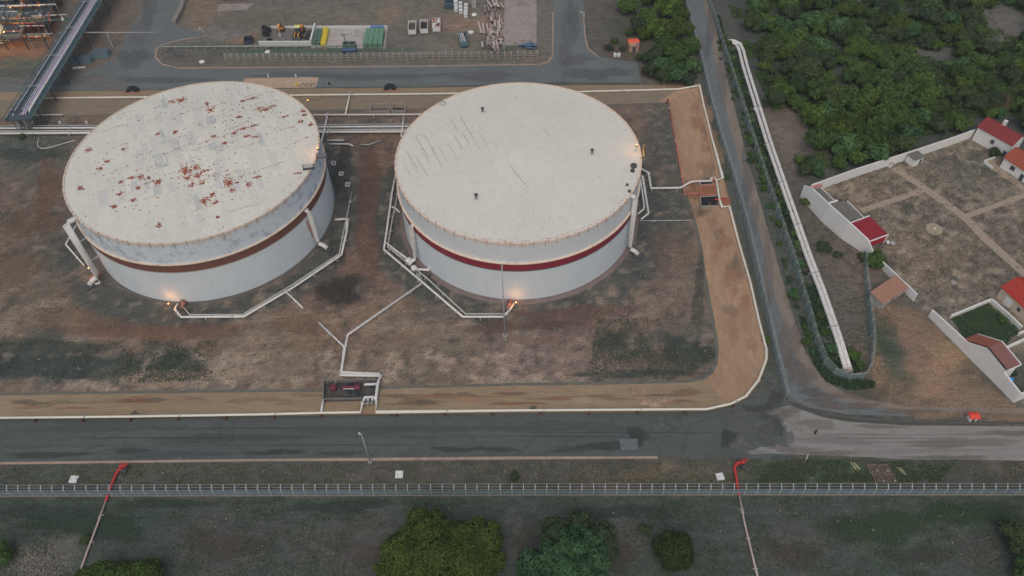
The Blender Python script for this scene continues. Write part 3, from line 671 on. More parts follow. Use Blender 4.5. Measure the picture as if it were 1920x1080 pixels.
def stains_right(stain, mb, rs):
    def ln(x0, y0, x1, y1, w=.16):
        p0, p1 = roof_pt(TR, x0, y0), roof_pt(TR, x1, y1)
        sd = (p1 - p0).cross(Vector((0, 0, 1))).normalized() * w / 2
        n = 6
        for i in range(n):
            a, c2 = p0.lerp(p1, i / n), p0.lerp(p1, (i + 1) / n)
            q = [a - sd, a + sd, c2 + sd, c2 - sd]
            mb.add([(p.x, p.y, roof_z(TR, p.x, p.y) + .02) for p in q], [(0, 1, 2, 3)], 5)
    for x, y in ((110, 450), (165, 480), (215, 460), (265, 430), (310, 420), (370, 400), (410, 350), (460, 330), (510, 335), (560, 320), (165, 355), (215, 335), (385, 240), (450, 235), (120, 490), (90, 530)):
        k = rs.uniform(.55, 1)
        x0, y0 = 730 + x / 3.376, 150 + y / 3.376
        ln(x0, y0, x0 + 24 * k, y0 + 40 * k, rs.uniform(.10, .2))
        if rs.random() < .6: ln(x0, y0, x0 + 9, y0 - 3.4, .12)
    ln(957, 312, 990, 352, .2); ln(1003, 246, 1020, 242, .15); ln(1020, 242, 1030, 254, .15)
    for x, y in ((330, 300), (480, 270), (640, 122), (800, 110), (965, 108), (1007, 90), (830, 222), (855, 265), (520, 440), (635, 400), (835, 290), (700, 50), (205, 440), (1500, 668), (1330, 610), (600, 435)):
        stain(730 + x / 3.376, 150 + y / 3.376, rs.uniform(1.6, 3.4), rs.uniform(1, 2), rs.choice((2, 3, 3)), seg=7)
    for _ in range(26):
        stain(rs.gauss(1015, 40), rs.gauss(415, 14), rs.uniform(1, 3), rs.uniform(.8, 2), 2 if rs.random() < .3 else 3, seg=7)
    for k in range(70):       # rust along the front edge
        a = math.radians(-90 + rs.gauss(0, 38)); rr = TR[2] - rs.uniform(.5, 1.1)
        x, y = PX((TR[0] + rr * math.cos(a), TR[1] + rr * math.sin(a), TR[3]))
        stain(x, y, rs.uniform(2, 6), rs.uniform(.6, 1.3), rs.choice((1, 2, 2)), seg=7)
base_brown = plain('foundation_brown', S(104, 92, 90), .2, .4, .9)
tankL = tank(TL, 'white storage tank with a rust blotched roof and brown band', shell_mat('weathered_shell', TL[3], S(174, 180, 184), S(170, 177, 182), S(128, 138, 150), .75, S(160, 128, 110)),
             roof_mat('weathered_roof', S(184, 181, 170), S(173, 171, 162), S(172, 170, 163), .5, math.radians(68), S(195, 191, 182)),
             plain('brown_band', S(100, 68, 61), .18, .4, .7), plain('rim_beige', S(176, 162, 148), .15, .5, .7, dirt=S(140, 106, 88)),
             dict(bw=.55, base=plain('foundation_grey', S(84, 82, 80), .2, .4, .9), stains=stains_left, edge=plain('painted_band_shade', S(138, 132, 122), .1, .5, .7)))  # edge strip here is the shade below the band, painted on
tankR = tank(TR, 'white storage tank with a clean pale roof and dark red band', shell_mat('clean_shell', TR[3], S(174, 180, 184), S(173, 177, 179), S(166, 167, 168), .4, S(186, 158, 142)),
             roof_mat('clean_roof', S(182, 179, 170), S(180, 177, 168), S(176, 173, 164), .7, math.radians(68), S(177, 174, 169)),
             plain('maroon_band', S(116, 42, 52), .12, .4, .6), plain('rim_pink', S(190, 168, 154), .12, .5, .7, dirt=S(152, 104, 84)),
             dict(bw=1.25, base=base_brown, stains=stains_right, edge=plain('green_edge_paint', S(70, 98, 96), .12, .5, .7)))
def ang(T, px, py, z):
    q = G(px, py, z); return math.atan2(q.y - T[1], q.x - T[0])
def at_ang(T, a, r, z): return Vector((T[0] + r * math.cos(a), T[1] + r * math.sin(a), z))
def downpipe(T, root, a, ztop, r, out, mat, foot, rtop=1.6, skew=0.0):
    R = T[2]
    p = [at_ang(T, a, R - .4, ztop), at_ang(T, a, R + rtop * .7, ztop), at_ang(T, a, R + rtop, ztop - .7), at_ang(T, a + skew, R + rtop, 2.6), at_ang(T, a + skew, R + rtop + .5, 1.6), at_ang(T, a + skew, R + rtop + out * .6, 1.3), at_ang(T, a + skew, R + rtop + out, .6)]
    mb = MB(); mb.tube(p, r, 10); o = mb.build('downpipe', mat, root, True)
    mb = MB(); f = p[-1]; mb.box((f.x, f.y, .2), (2 * r + .9, 2 * r + .9, .4), a); mb.build('drain_sump', DARKST, root)
    for zz in (ztop * .35, ztop * .68):
        b = MB(); b.beam(at_ang(T, a, R, zz), at_ang(T, a, R + rtop + r, zz), .25, .25); b.build('pipe_clamp', GALV, root)
    return o
downpipe(TR, tankR, ang(TR, 1193, 366, TR[3]), TR[3] - .6, .55, 2.4, PIPEW, 0, 1.2)
downpipe(TL, tankL, ang(TL, 130, 412, TL[3]), TL[3] - .4, .62, 2.6, PIPEW, 0, 2.6)
downpipe(TL, tankL, ang(TL, 578, 388, TL[3] * .7), TL[3] * .63, .55, 2.6, PIPEW, 0, .9)
downpipe(TR, tankR, ang(TR, 775, 405, TR[3] * .8), TR[3] * .66, .5, 2.2, PIPEW, 0, .9)
a0 = ang(TL, 570, 415, TL[3] * .5) + .035
mb = MB(); mb.lathe((TL[0], TL[1], 0), [(TL[2] + .03, 3.6), (TL[2] + .03, 9.4)], 3, 0, a0, a0 + .03); mb.lathe((TL[0], TL[1], 0), [(TL[2] + .032, 6.2), (TL[2] + .032, 9.6)], 2, 0, a0 - .02, a0 - .008); mb.build('rust_streak', plain('streak_rust', S(158, 110, 86), .25, .8, .9, dirt=S(122, 74, 60)), tankL)
for px, py in ((893, 372), (905, 210), (1110, 288)):
    q = roof_pt(TR, px, py, 0); mb = MB(); mb.tube([q, q + Vector((0, 0, 1.0))], .16, 8); mb.lathe((q.x, q.y, q.z + 1.0), [(.05, .5), (.42, .3), (.42, .05), (.16, 0)], 12)
    mb.lathe((q.x, q.y, q.z), [(.5, .06), (.5, -.1)], 12); mb.build('roof_vent', DARKST, tankR)
for px, py, w in ((1188, 312, 1.3), (1186, 321, .9), (1176, 348, .5), (1180, 360, .55)):
    q = roof_pt(TR, px, py, 0); mb = MB(); mb.lathe((q.x, q.y, q.z), [(w * .6, -.1), (w * .6, .45), (w * .5, .55), (.02, .6)], 14); mb.build('roof_hatch', DARKST, tankR)
q = roof_pt(TR, 830, 195, 0); mb = MB(); mb.lathe((q.x, q.y, q.z), [(.9, 0), (.9, .35), (.75, .35), (.75, 0)], 16); mb.build('roof_manhole', GALV, tankR)
for px, py in ((575, 318), (600, 297)):       # gauging platform frames at the rim of the rusty tank
    q = roof_pt(TL, px, py, 0); mb = MB()
    mb.box((q.x + .6, q.y, q.z + .3), (2.8, .7, .1), .1)
    for dx in (-.7, 1.9):
        for dy in (-.3, .3): mb.beam((q.x + dx, q.y + dy, q.z - .1), (q.x + dx, q.y + dy, q.z + 1.5), .09, .09)
    for dy in (-.3, .3): mb.beam((q.x - .7, q.y + dy, q.z + 1.3), (q.x + 1.9, q.y + dy, q.z + 1.3), .08, .08)
    mb.build('gauge_platform', DARKST, tankL)

# ---------------------------------------------------------------- pipework on the ground
def pipe(name, label, pts, r=.3, mat=None, z=.7, gap=6.5, group=None, cat='pipe', flange=True, sup=True, sm=None):
    mat = mat or PIPEW
    P = [G(p[0], p[1], p[2] if len(p) > 2 else z) for p in pts]
    root = thing(name, label, cat, (P[0].x, P[0].y, 0), group)
    mb = MB(); mb.tube(P, r, 8); mb.build('pipe_run', mat, root, True)
    lens = [(b - a).length for a, b in zip(P, P[1:])]; tot = sum(lens)
    n = min(48, int(tot / gap)); k = 0; acc = 0
    for i in range(n):
        d = (i + .5) * tot / n
        s = 0
        for a, b, L in zip(P, P[1:], lens):
            if s + L >= d: break
            s += L
        q = a.lerp(b, (d - s) / L); t = (b - a).normalized()
        if sup:
            sb = MB(); h = max(.1, q.z - r)
            sb.beam((q.x - t.y * (r + .25), q.y + t.x * (r + .25), h / 2), (q.x + t.y * (r + .25), q.y - t.x * (r + .25), h / 2), .3, h)
            sb.build('pipe_support', sm or CONCB, root)
        if flange and i % 2 == 0:
            fb = MB(); e = q + t * .7; fb.tube([e - t * .13, e + t * .13], r + .13, 8); fb.build('flange', GALV, root)
    return root
def wheel(mb, c, r, m=0):
    pts = [(c[0] + r * math.cos(2 * math.pi * k / 10), c[1] + r * math.sin(2 * math.pi * k / 10), c[2]) for k in range(11)]
    mb.tube(pts, .05, 5, m)
    mb.beam((c[0] - r, c[1], c[2]), (c[0] + r, c[1], c[2]), .06, .06, m); mb.beam((c[0], c[1] - r, c[2]), (c[0], c[1] + r, c[2]), .06, .06, m)
FW = [(-70, 784), (240, 781), (480, 777), (602, 774), (676, 773), (679, 755), (706, 755), (705, 772.5), (960, 769.5), (1325, 767), (1370, 757), (1398, 743), (1422, 713), (1437, 673), (1437, 655), (1424, 605), (1407, 530), (1384, 450), (1368, 387), (1354, 388), (1349, 374), (1343, 338), (1355, 334), (1334, 255), (1319, 195), (1312, 160), (1272, 167), (1090, 172), (800, 176), (600, 178), (275, 182), (75, 184)]
bankpipe = pipe('foam_pipe', 'long white pipe running along the crest of the clay bank', FW, .27, plain('bank_pipe_paint', S(198, 184, 174), .08, .5, .55), BZ + .35, 7.6, flange=True, sm=plain('rust_cradle', S(92, 66, 58), .2, 1, .8))
# stub and manifold of the front pit
pipe('pipe_stub', 'short white pipe from the bank crest to the front pit corner', [(602, 774), (606, 749)], .26, PIPEW, BZ + .3, 20, sup=False)
mf = thing('pipe_manifold', 'white looped pipe manifold at the corner of the front pit', 'manifold', tuple(G(694, 750)), None)
mb = MB(); Z = BZ + .35
mb.tube([G(681, 754, Z), G(684, 745, Z), (G(700, 744, Z)), G(704, 748, Z), G(706, 754, Z)], .26, 8); mb.build('header_loop', PIPEW, mf, True)
for x in (690, 698):
    mb = MB(); mb.tube([G(x, 744.5, Z), G(x + .3, 754, Z)], .24, 8); mb.build('branch', PIPEW, mf, True)
for x in (686, 694, 701):
    mb = MB(); q = G(x, 758, BZ); mb.tube([q, q + Vector((0, 0, .9))], .16, 6); wheel(mb, (q.x, q.y, q.z + .9), .4); mb.build('valve', DARKST, mf)
pipe('feed_pipe', 'white pipe dropping from the basin into the front pit', [(714, 703), (711, 712), (708, 720, 1.2), (706, 738, 1.3), (704, 752, 1.3)], .34, PIPEW, .7, 9)
pipe('pit_pipe', 'short white pipe lying along the back of the front pit', [(683, 721, .9), (707, 720, .9)], .3, PIPEW, .9, 30, sup=False)
rp = thing('valve_assembly', 'magenta red pipe with hand wheel valve lying in the front pit', 'valve', tuple(G(640, 728)))
mb = MB(); mb.tube([G(640, 726, .7), G(675, 726, .7)], .34, 8); mb.build('pipe_run', plain('magenta_pipe', S(98, 46, 62), .15, .8, .5), rp, True)
mb = MB(); mb.tube([G(643, 729, .6), G(672, 729, .6)], .12, 6); mb.build('side_pipe', PIPEW, rp, True)
for x, y in ((625, 727), (671, 726)):
    mb = MB(); q = G(x, y, .7); mb.ball(q, .8, 10, 6); mb.tube([q, q + Vector((0, 0, 1.2))], .14, 6); wheel(mb, (q.x, q.y, q.z + 1.2), .6); mb.build('valve', plain('magenta_pipe', (0, 0, 0)), rp, True)
mb = MB(); mb.beam(G(626, 722, 1.6), G(631, 712, 1.7), .14, .14); mb.build('lever', GALV, rp)
# pits
def pit(name, label, corners, wall, zt, zf, fmat, w=.35, z0=0.0):
    P = [G(*c) for c in corners]
    root = thing(name, label, 'pit', tuple(sum((p for p in P), Vector()) / len(P)))
    for a, b in zip(P, P[1:] + P[:1]):
        t = (b - a).normalized(); mb = MB(); mb.beam((a.x, a.y, (zt + z0) / 2), (b.x, b.y, (zt + z0) / 2), w, zt - z0); mb.build('pit_wall', wall, root)
    mb = MB(); mb.prism([(p.x, p.y) for p in P], z0 + .02, zf); mb.build('pit_floor', fmat, root)
    return root
m, t, b = nodes('pit_water'); c = ramp(t, noise(t, .35, 4, .6, pos(t)), [(.45, S(36, 46, 54)), (.62, S(72, 68, 62))]); t.links.new(c, b.inputs['Base Color']); b.inputs['Roughness'].default_value = .35; PITW = m
m, t, b = nodes('oily_water'); b.inputs['Base Color'].default_value = (*S(34, 32, 38), 1); b.inputs['Roughness'].default_value = .25; OIL = m
pit('valve_pit', 'long concrete valve pit with dark water cut into the front bank', [(608, 718), (714, 716), (708, 751), (607, 752)], plain('pit_wall_concrete', S(100, 98, 94), .15, .7, .9), 1.05, .12, PITW, .3)
pit('drain_pit', 'concrete pit with black water on the side bank', [(1312, 374), (1345, 372.5), (1348, 391), (1313, 392)], CONCB, 1.1, .95, OIL, .25)
pit('drain_pit', 'concrete pit with rust coloured sludge on the side bank', [(1312, 354), (1339, 352), (1342, 369), (1313, 370)], RUSTP, 1.05, .95, plain('rust_sludge', S(124, 84, 62), .2, .3, .9, dirt=S(60, 58, 58)), .35)
pit('valve_pit', 'low walled brown valve pit behind the pipe bundle', [(697, 199), (733, 198), (731, 212), (694, 213)], CONCB, .9, .1, plain('brown_pit_floor', S(84, 76, 70), .15, .4, .9), .3)
pit('valve_pit', 'low walled dark valve pit nearest the clean roofed tank', [(737, 198), (761, 197), (760, 212), (735, 212)], CONCB, .9, .1, PITW, .3)
pit('drain_pit', 'narrow black slot pit beside the rust coloured one', [(1312, 345), (1334, 343), (1335, 350), (1312, 352)], CONCB, 1.05, .95, OIL, .2)
# loops around the tanks
pipe('white_pipe', 'white pipe loop hugging the front of the clean roofed tank', [(743, 322), (735, 362), (727, 420), (720, 468), (793, 530), (868, 594), (944, 594), (955, 582), (964, 569)], .28, PIPEW, .8)
pipe('white_pipe', 'thin inner pipe beside the loop at the clean roofed tank', [(749, 345), (741, 388), (734, 420), (727, 463), (800, 521), (873, 588.5), (944, 588.5)], .2, plain('pale_grey_pipe', S(146, 146, 143), .12, .6, .6), .9)
pipe('white_pipe', 'short white pipe from loop corner to the tank foot valve', [(724, 455), (745, 472), (769, 489)], .27, PIPEW, .9)
pipe('white_pipe', 'tiny white branch pipe beside the clean roofed tank wall', [(734, 388), (741, 390), (749, 398)], .22, PIPEW, .8, 30)
pipe('white_pipe', 'diagonal white pipe crossing bare soil to the front pit', [(790, 532), (652, 628), (647, 652), (639, 703), (717, 705), (714, 703)], .3, PIPEW, .7)
pipe('white_pipe', 'short inclined white pipe joining the diagonal one from the tank gap', [(598, 605), (645, 650), (641, 698), (712, 700.5)], .24, PIPEW, .75)
pipe('white_pipe', 'white pipe loop hugging the front of the rusty roofed tank', [(628, 412), (640, 411), (652, 411), (650, 435), (640, 478), (548, 540), (457, 593.5), (340, 594.5), (328, 580), (333, 570)], .29, PIPEW, .75)
pipe('white_pipe', 'thin grey pipe beside the loop at the rusty roofed tank', [(660, 360), (652, 398), (644, 435), (636, 476), (545, 536), (455, 590), (356, 590), (345, 577)], .18, plain('pale_grey_pipe', (0, 0, 0)), .9)
pipe('white_pipe', 'short white spur pipe pointing away from the rusty roofed tank', [(534, 545), (551, 561), (568, 578)], .22, PIPEW, .6, 8)
pipe('white_pipe', 'thin bent white pipe beyond the tall downpipe of the rusty tank', [(143, 422, 6), (123, 458, 1.0), (158, 498, .7)], .16, PIPEW, .7, 8)
pipe('white_pipe', 'white pipe stepping from the clean tank to the side pit', [(1196, 313), (1216, 324), (1221, 353), (1276, 352), (1295, 341, 1.2), (1302, 340, 1.3), (1335, 339, 1.4)], .28, PIPEW, .8)
pipe('white_pipe', 'outer white pipe bending around the side of the clean tank', [(1197, 327), (1205, 331), (1216, 400), (1202, 411)], .25, PIPEW, .8)
pipe('white_pipe', 'inner white pipe bending around the side of the clean tank', [(1198, 333), (1201, 338), (1208, 387), (1207, 392), (1196, 401)], .22, PIPEW, .8)
pipe('grey_pipe', 'thin grey pipe between the clean tank and the side bank', [(1198, 414), (1297, 413)], .14, GALV, .4)
pipe('red_pipe', 'rusty red pipe along the toe of the side bank', [(1252, 186), (1267, 265), (1281, 345), (1284, 364), (1310, 362, 1.2)], .26, RUSTP, .7)
mf = thing('pipe_manifold', 'small white looped pipe manifold beside the side pits', 'manifold', tuple(G(1337, 336)))
mb = MB(); Z = BZ + .4; mb.tube([G(1331, 339, Z), G(1333, 334, Z), G(1341, 334, Z), G(1343, 338, Z)], .22, 8); mb.build('header_loop', PIPEW, mf, True)
mb = MB(); mb.tube([G(1333, 337, Z), G(1343, 337.5, Z)], .2, 8); mb.build('branch', PIPEW, mf, True)
mb = MB(); q = G(1338, 340, BZ); mb.tube([q, q + Vector((0, 0, .8))], .14, 6); wheel(mb, (q.x, q.y, q.z + .8), .35); mb.build('valve', REDP, mf)
pipe('red_pipe', 'short bright red pipe stub crossing the bank by the black pit', [(1340, 374, 1.4), (1352, 373, 1.4), (1362, 371, .8)], .2, REDP, 1.2, 30)
# bundle between and behind the tanks
BUND = [(233.5, .16, 'thinnest grey pipe at the back of the bundle between the tanks', GALV), (238, .30, 'white pipe in the bundle between the tanks, second from the back', PIPEW), (243.5, .28, 'pale grey pipe in the bundle between the tanks, second from the front', plain('pale_grey_pipe', (0, 0, 0))), (247.5, .34, 'white pipe at the front of the bundle between the tanks', PIPEW)]
for y, r, lb, mt in BUND:
    pipe('bundle_pipe', lb, [(-70, y + 3), (300, y + 1), (600, y), (790, y - 1), (900, y - 2)], r, mt, 1.0, 12, sm=CONCB, cat='pipeline')
pipe('white_pipe', 'white pipe crossing behind the bundle beside the back pits', [(587, 215.5), (640, 215), (664, 215), (790, 214.5), (860, 214)], .25, PIPEW, .8)
pipe('white_pipe', 'upright looking white pipe climbing the back bank', [(657, 173, 1.6), (653, 190, 1.3), (648, 213, .8)], .24, plain('bank_pipe_paint', (0, 0, 0)), .8, 20)
pipe('white_pipe', 'white pipe crossing over the bundle near the rusty tank', [(615, 212, .9), (608, 243, 1.9), (601, 273, .8)], .26, PIPEW, 1, 30)
pipe('white_pipe', 'white pipe crossing over the bundle near the clean tank', [(757, 218, .9), (755, 240, 1.9), (752, 257, .8)], .26, PIPEW, 1, 30)
pipe('white_pipe', 'short white pipe lying before the bundle, the farther one', [(613, 263), (645, 263)], .2, PIPEW, .5, 9)
pipe('white_pipe', 'short white pipe lying before the bundle, the nearer one', [(617, 270), (655, 270), (662, 274)], .24, PIPEW, .5, 9)
pipe('white_pipe', 'short pale pipe leading off toward the clean tank', [(674, 271), (692, 271), (716, 263)], .17, plain('pale_grey_pipe', (0, 0, 0)), .4, 9)
# twin pipeline along the scrub
for dx, lb in ((-3.6, 'white pipeline nearer the side road fence, one of a pair'), (4.6, 'white pipeline farther from the side road fence, one of a pair')):
    a = [(1362, 78), (1372, 79), (1381, 84), (1386, 95)] if dx < 0 else [(1362, 81), (1374, 82), (1382, 88)]
    if dx > 0: a = [(1364, 76), (1376, 76.5), (1388, 82), (1394, 95)]
    pipe('pipeline', lb, a + [(1397 + dx, 126), (1418 + dx, 193), (1442 + dx, 270), (1482 + dx, 385), (1516 + dx, 482), (1541 + dx, 546), (1571 + dx, 632), (1589 + dx * 1.1, 692)], .5, PIPEW, 1.0, 8, cat='pipeline', group='twin white pipelines')
cl = thing('pipe_clamp', 'steel clamp bridging the twin white pipelines near the scrub', 'clamp', tuple(G(1420, 203)))
mb = MB(); mb.beam(G(1414, 204, 1.2), G(1428, 204, 1.2), 1.2, .9); mb.build('saddle', GALV, cl)
for x in (1416, 1426):
    mb = MB(); q = G(x, 204, 1.5); mb.ball(q, .5, 8, 5); mb.build('bolt_head', PIPEW, cl, True)
cl = thing('end_support', 'white cross beam under the near end of the twin pipelines', 'support', tuple(G(1590, 690)))
mb = MB(); mb.beam(G(1581, 695, .4), G(1598, 695, .4), .9, .8); mb.build('cross_beam', CONCB, cl)
mb = MB(); mb.beam(G(1580, 688, 1.7), G(1597, 688, 1.7), .4, .3); mb.build('clamp_bar', PIPEW, cl)

# ---------------------------------------------------------------- fences
MESHG = sheer('wire_mesh', S(112, 130, 128), .42)
MESHB = sheer('wire_mesh_near', S(108, 120, 126), .50)
FPOST = plain('fence_post_paint', S(140, 145, 148), .1, 1, .6)
def resample(P, step):
    L = [0]
    for a, b in zip(P, P[1:]): L.append(L[-1] + (b - a).length)
    n = max(1, round(L[-1] / step)); out = []
    for i in range(n + 1):
        d = L[-1] * i / n; k = 0
        while k < len(P) - 2 and L[k + 1] < d: k += 1
        out.append(P[k].lerp(P[k + 1], (d - L[k]) / max(1e-6, L[k + 1] - L[k])))
    return out
def smooth(P, it=2):
    for _ in range(it):
        Q = [P[0]]
        for a, b in zip(P, P[1:]): Q += [a.lerp(b, .25), a.lerp(b, .75)]
        P = Q + [P[-1]]
    return P
def fence(label, pts, h, step, mesh, postm, pw=.09, arm=0.0, rails=(), railm=None, kerbh=0.0, maxposts=99, smoothit=2, name='fence', cat='fence', wire=.05, base_z=0.0):
    P = [G(p[0], p[1]) for p in pts]
    if smoothit: P = smooth(P, smoothit)
    if base_z:
        for p in P: p.z = base_z
    root = thing(name, label, cat, tuple(P[0]))
    Q = resample(P, step)
    if mesh is not None:
        mb = MB()
        for a, b in zip(Q, Q[1:]):
            t = (b - a).normalized(); n = Vector((-t.y, t.x, 0)) * .012
            mb.hexa([a - n, b - n, b + n, a + n, a - n + Vector((0, 0, h)), b - n + Vector((0, 0, h)), b + n + Vector((0, 0, h)), a + n + Vector((0, 0, h))])
        mb.build('mesh_panel', mesh, root)
    for z, w in rails:
        mb = MB()
        for a, b in zip(Q, Q[1:]): mb.beam(a + Vector((0, 0, z)), b + Vector((0, 0, z)), w, w)
        mb.build('rail', railm or postm, root)
    if kerbh:
        mb = MB()
        for a, b in zip(Q, Q[1:]): mb.beam(a + Vector((0, 0, kerbh / 2)), b + Vector((0, 0, kerbh / 2)), .28, kerbh)
        mb.build('footing', plain('fence_footing', S(112, 106, 100), .12, .8, .9), root)
    t = (Q[-1] - Q[0]).normalized(); n = Vector((-t.y, t.x, 0))
    mb = MB(); mb.box((0, 0, h / 2), (pw, pw, h + .1), math.atan2(t.y, t.x))
    if arm: mb.beam((0, 0, h), (n.x * arm, n.y * arm, h + arm * .8), pw, pw)
    p0 = mb.build('post', postm, root, off=(0, 0, 0)); p0.location = Q[0] - Vector(root.location)
    for q in Q[1:maxposts]:
        c = p0.copy(); COL.objects.link(c); c.parent = root; c.location = q - Vector(root.location); KC[root.name].append(c)
    if arm:
        for k in (.45, 1.0):
            mb = MB()
            for a, b in zip(Q, Q[1:]):
                d = Vector((n.x * arm * k, n.y * arm * k, h + arm * .8 * k)); mb.beam(a + d, b + d, wire, wire)
            mb.build('barbed_wire', GALV, root)
    return root
fence('long wire fence on concrete posts crossing the grass in front', [(-60, 931), (480, 929.5), (960, 928.5), (1440, 928), (1990, 928)], 2.5, 2.27, MESHB, FPOST, .15, .85, ((1.25, .06), (2.45, .05)), GALV, .25, smoothit=0, wire=.04)
F1 = [(1277, -25), (1282, 5), (1291, 37), (1303, 83), (1313, 115), (1331, 196), (1352, 270), (1376, 345), (1402, 440), (1437, 598), (1456, 683), (1471, 748)]
fence('green mesh fence between side road and basin bank', F1, 2.3, 3.2, MESHG, GALV, .10, .4, ((2.25, .05),), GALV)
F2 = [(1318, -25), (1326, 4), (1339, 41), (1348, 74), (1361, 111), (1376, 161), (1389, 198), (1410, 270), (1440, 360), (1458, 412), (1490, 507), (1500, 548), (1516, 597), (1523, 630), (1538, 671), (1549, 695), (1570, 709), (1597, 716), (1618, 713), (1628, 697), (1633, 651), (1632, 623), (1624, 558), (1619, 520), (1617, 480)]
fence('green mesh fence looping round the ends of the twin white pipelines', F2, 2.3, 3.2, MESHG, GALV, .10, .4, ((2.25, .05),), GALV)
fence('low dark rail fence along the ditch above the pale gravel pad', [(1473, 746), (1492, 758), (1545, 778), (1590, 787), (1690, 793), (1800, 796), (1990, 802)], .9, 3.4, None, plain('weathered_post', S(92, 90, 84), .2, 1, .9), .16, 0, ((.8, .1), (.42, .08)), plain('weathered_post', (0, 0, 0)))
fence('concrete post and rail fence along the back road verge', [(424, 114), (640, 113), (860, 111), (1008, 109)], 2.0, 2.12, None, plain('pale_concrete_post', S(142, 132, 118), .12, 1, .9), .3, .5, ((1.0, .22), (1.75, .18)), plain('concrete_rail', S(124, 118, 110), .12, 1, .9), .35, smoothit=0)
pipe('grey_pipe', 'long grey pipe on short supports behind the grass verge', [(302, 87.5), (520, 86.5), (640, 86)], .2, plain('sage_pipe', S(128, 134, 130), .1, .7, .6), .9, 3.2)
ditch = sheet('ditch', [(1480, 752), (1500, 760), (1545, 774), (1590, 781), (1700, 788), (1940, 792), (1940, 797), (1690, 795), (1588, 789), (1540, 781), (1490, 764)], surfacing('ditch_soil', S(66, 68, 66), .1, S(84, 78, 72), .5), .016)

# ---------------------------------------------------------------- lamp posts
LENS = plain('lamp_lens', S(206, 206, 204), .05, 1, .3)
def lamp_post(label, base, top_y, r=.11, head=(1.0, 0), boxed=False, top_x=None):
    b = G(*base); h = height_at(b, top_y)
    root = thing('lamp_post', label, 'lamp post', tuple(b))
    mb = MB(); mb.tube([b, b + Vector((0, 0, h))], [r * 1.5, r * .8], 8); mb.build('pole', GALV, root, True)
    t = b + Vector((0, 0, h))
    e = t + Vector((head[0], head[1], .25))
    mb = MB(); mb.tube([t - Vector((0, 0, .1)), t.lerp(e, .5) + Vector((0, 0, .2)), e], r * .7, 6); mb.build('arm', GALV, root)
    mb = MB(); d = (e - t).normalized(); mb.beam(e - d * .1, e + d * .45, .3, .16); mb.build('lamp_head', LENS, root)
    mb = MB()
    if boxed: mb.box((b.x, b.y, .35), (1.1, 1.1, .7)); mb.box((b.x + .1, b.y - 1.2, .2), (.4, .4, .4))
    else: mb.box((b.x, b.y, .12), (.8, .8, .24))
    mb.build('footing', CONCB, root)
    return root
lamp_post('tall thin grey mast standing before the clean roofed tank', (947, 631), 497, .13, (.3, .3), True)
lamp_post('thin lamp post at the near kerb of the wide front road', (694, 866), 816, .10, (-.25, .1))
lamp_post('lamp post at the foot of the trees behind the basin', (1246, 158), 141, .10, (-1.6, .2))
lamp_post('lamp post at the corner kerb of the cross street', (1095, 43), 24, .10, (-.9, 0))
lamp_post('lamp post by the narrow strip of the back yard entrance', (384, 68), 55, .10, (-.7, 0))

# ---------------------------------------------------------------- hydrant lines in front
def monitor(label, q0, flip=1):
    b = G(*q0); root = thing('fire_monitor', label, 'fire monitor', tuple(b))
    mb = MB(); mb.tube([b, b + Vector((0, 0, 1.3))], .28, 10); mb.tube([b + Vector((0, 0, 1.1)), b + Vector((1.0 * flip, .1, 1.25)), b + Vector((1.9 * flip, .3, 1.7))], [.24, .22, .15], 8); mb.build('standpipe', REDP, root, True)
    mb = MB(); mb.ball(b + Vector((.9 * flip, 0, 1.25)), .48, 10, 6); mb.build('valve_body', REDP, root, True)
    mb = MB(); q = b + Vector((.9 * flip, 0, 1.6)); mb.tube([q, q + Vector((0, 0, .5))], .08, 6); wheel(mb, (q.x, q.y, q.z + .5), .42); mb.build('hand_wheel', REDP, root)
    mb = MB(); mb.box((b.x + .9 * flip, b.y - .9, .45), (.9, .5, .9)); mb.build('hose_box', DARKST, root)
    return root
monitor('red fire monitor by the left hand end of the near kerb', (229, 879), 1)
monitor('red fire monitor by the pale gravel pad', (1383, 872), 1)
pipe('red_pipe', 'red hydrant pipe running under the fence, tank side end on the left', [(230, 880), (222, 881), (216, 892), (208, 912), (198, 940)], .27, REDP, .45, 9, sm=REDP)
pipe('white_pipe', 'pinkish white pipe slanting through the grass to the lower left', [(198, 940), (182, 985), (165, 1030), (142, 1095)], .2, plain('pink_white_pipe', S(160, 142, 138), .14, .8, .7), .45, 5)
pipe('red_pipe', 'red hydrant pipe running under the fence near the gravel pad', [(1391, 868), (1381, 868), (1377, 878), (1381, 896), (1385, 928)], .3, REDP, .45, 9, sm=REDP)
pipe('white_pipe', 'pinkish white pipe slanting through the grass to the lower right', [(1386, 928), (1396, 980), (1408, 1030), (1424, 1095)], .2, plain('pink_white_pipe', (0, 0, 0)), .45, 5)
def slab(label, c, w, d, rz, h=.18):
    b = G(*c); root = thing('concrete_slab', label, 'slab', tuple(b)); mb = MB()
    mb.box((b.x, b.y, h / 2), (w, d, h), rz); mb.build('cover', plain('white_slab', S(196, 192, 186), .08, .8, .8), root)
    for k in (-.28, .28):
        mb = MB(); mb.box((b.x + k * w * math.cos(rz), b.y + k * w * math.sin(rz), h + .03), (.3, .1, .06), rz); mb.build('lifting_lug', GALV, root)
slab('white square slab in the grass between the two hydrant lines', (748.5, 890), 1.55, 1.6, 0)
slab('white slab in the grass left of the red hydrant pipe', (138.5, 899), 1.6, 1.6, -.1)
slab('white slab in the grass beside the red pipe near the gravel pad', (1350, 894), 1.5, 1.5, .12)
b = G(1179, 834); root = thing('steel_plate', 'large grey road plate lying on the front asphalt', 'plate', tuple(b))
mb = MB(); mb.box((b.x, b.y, .09), (3.7, 2.6, .18), 0); mb.build('plate', plain('grey_plate', S(86, 92, 95), .06, .5, .7), root)
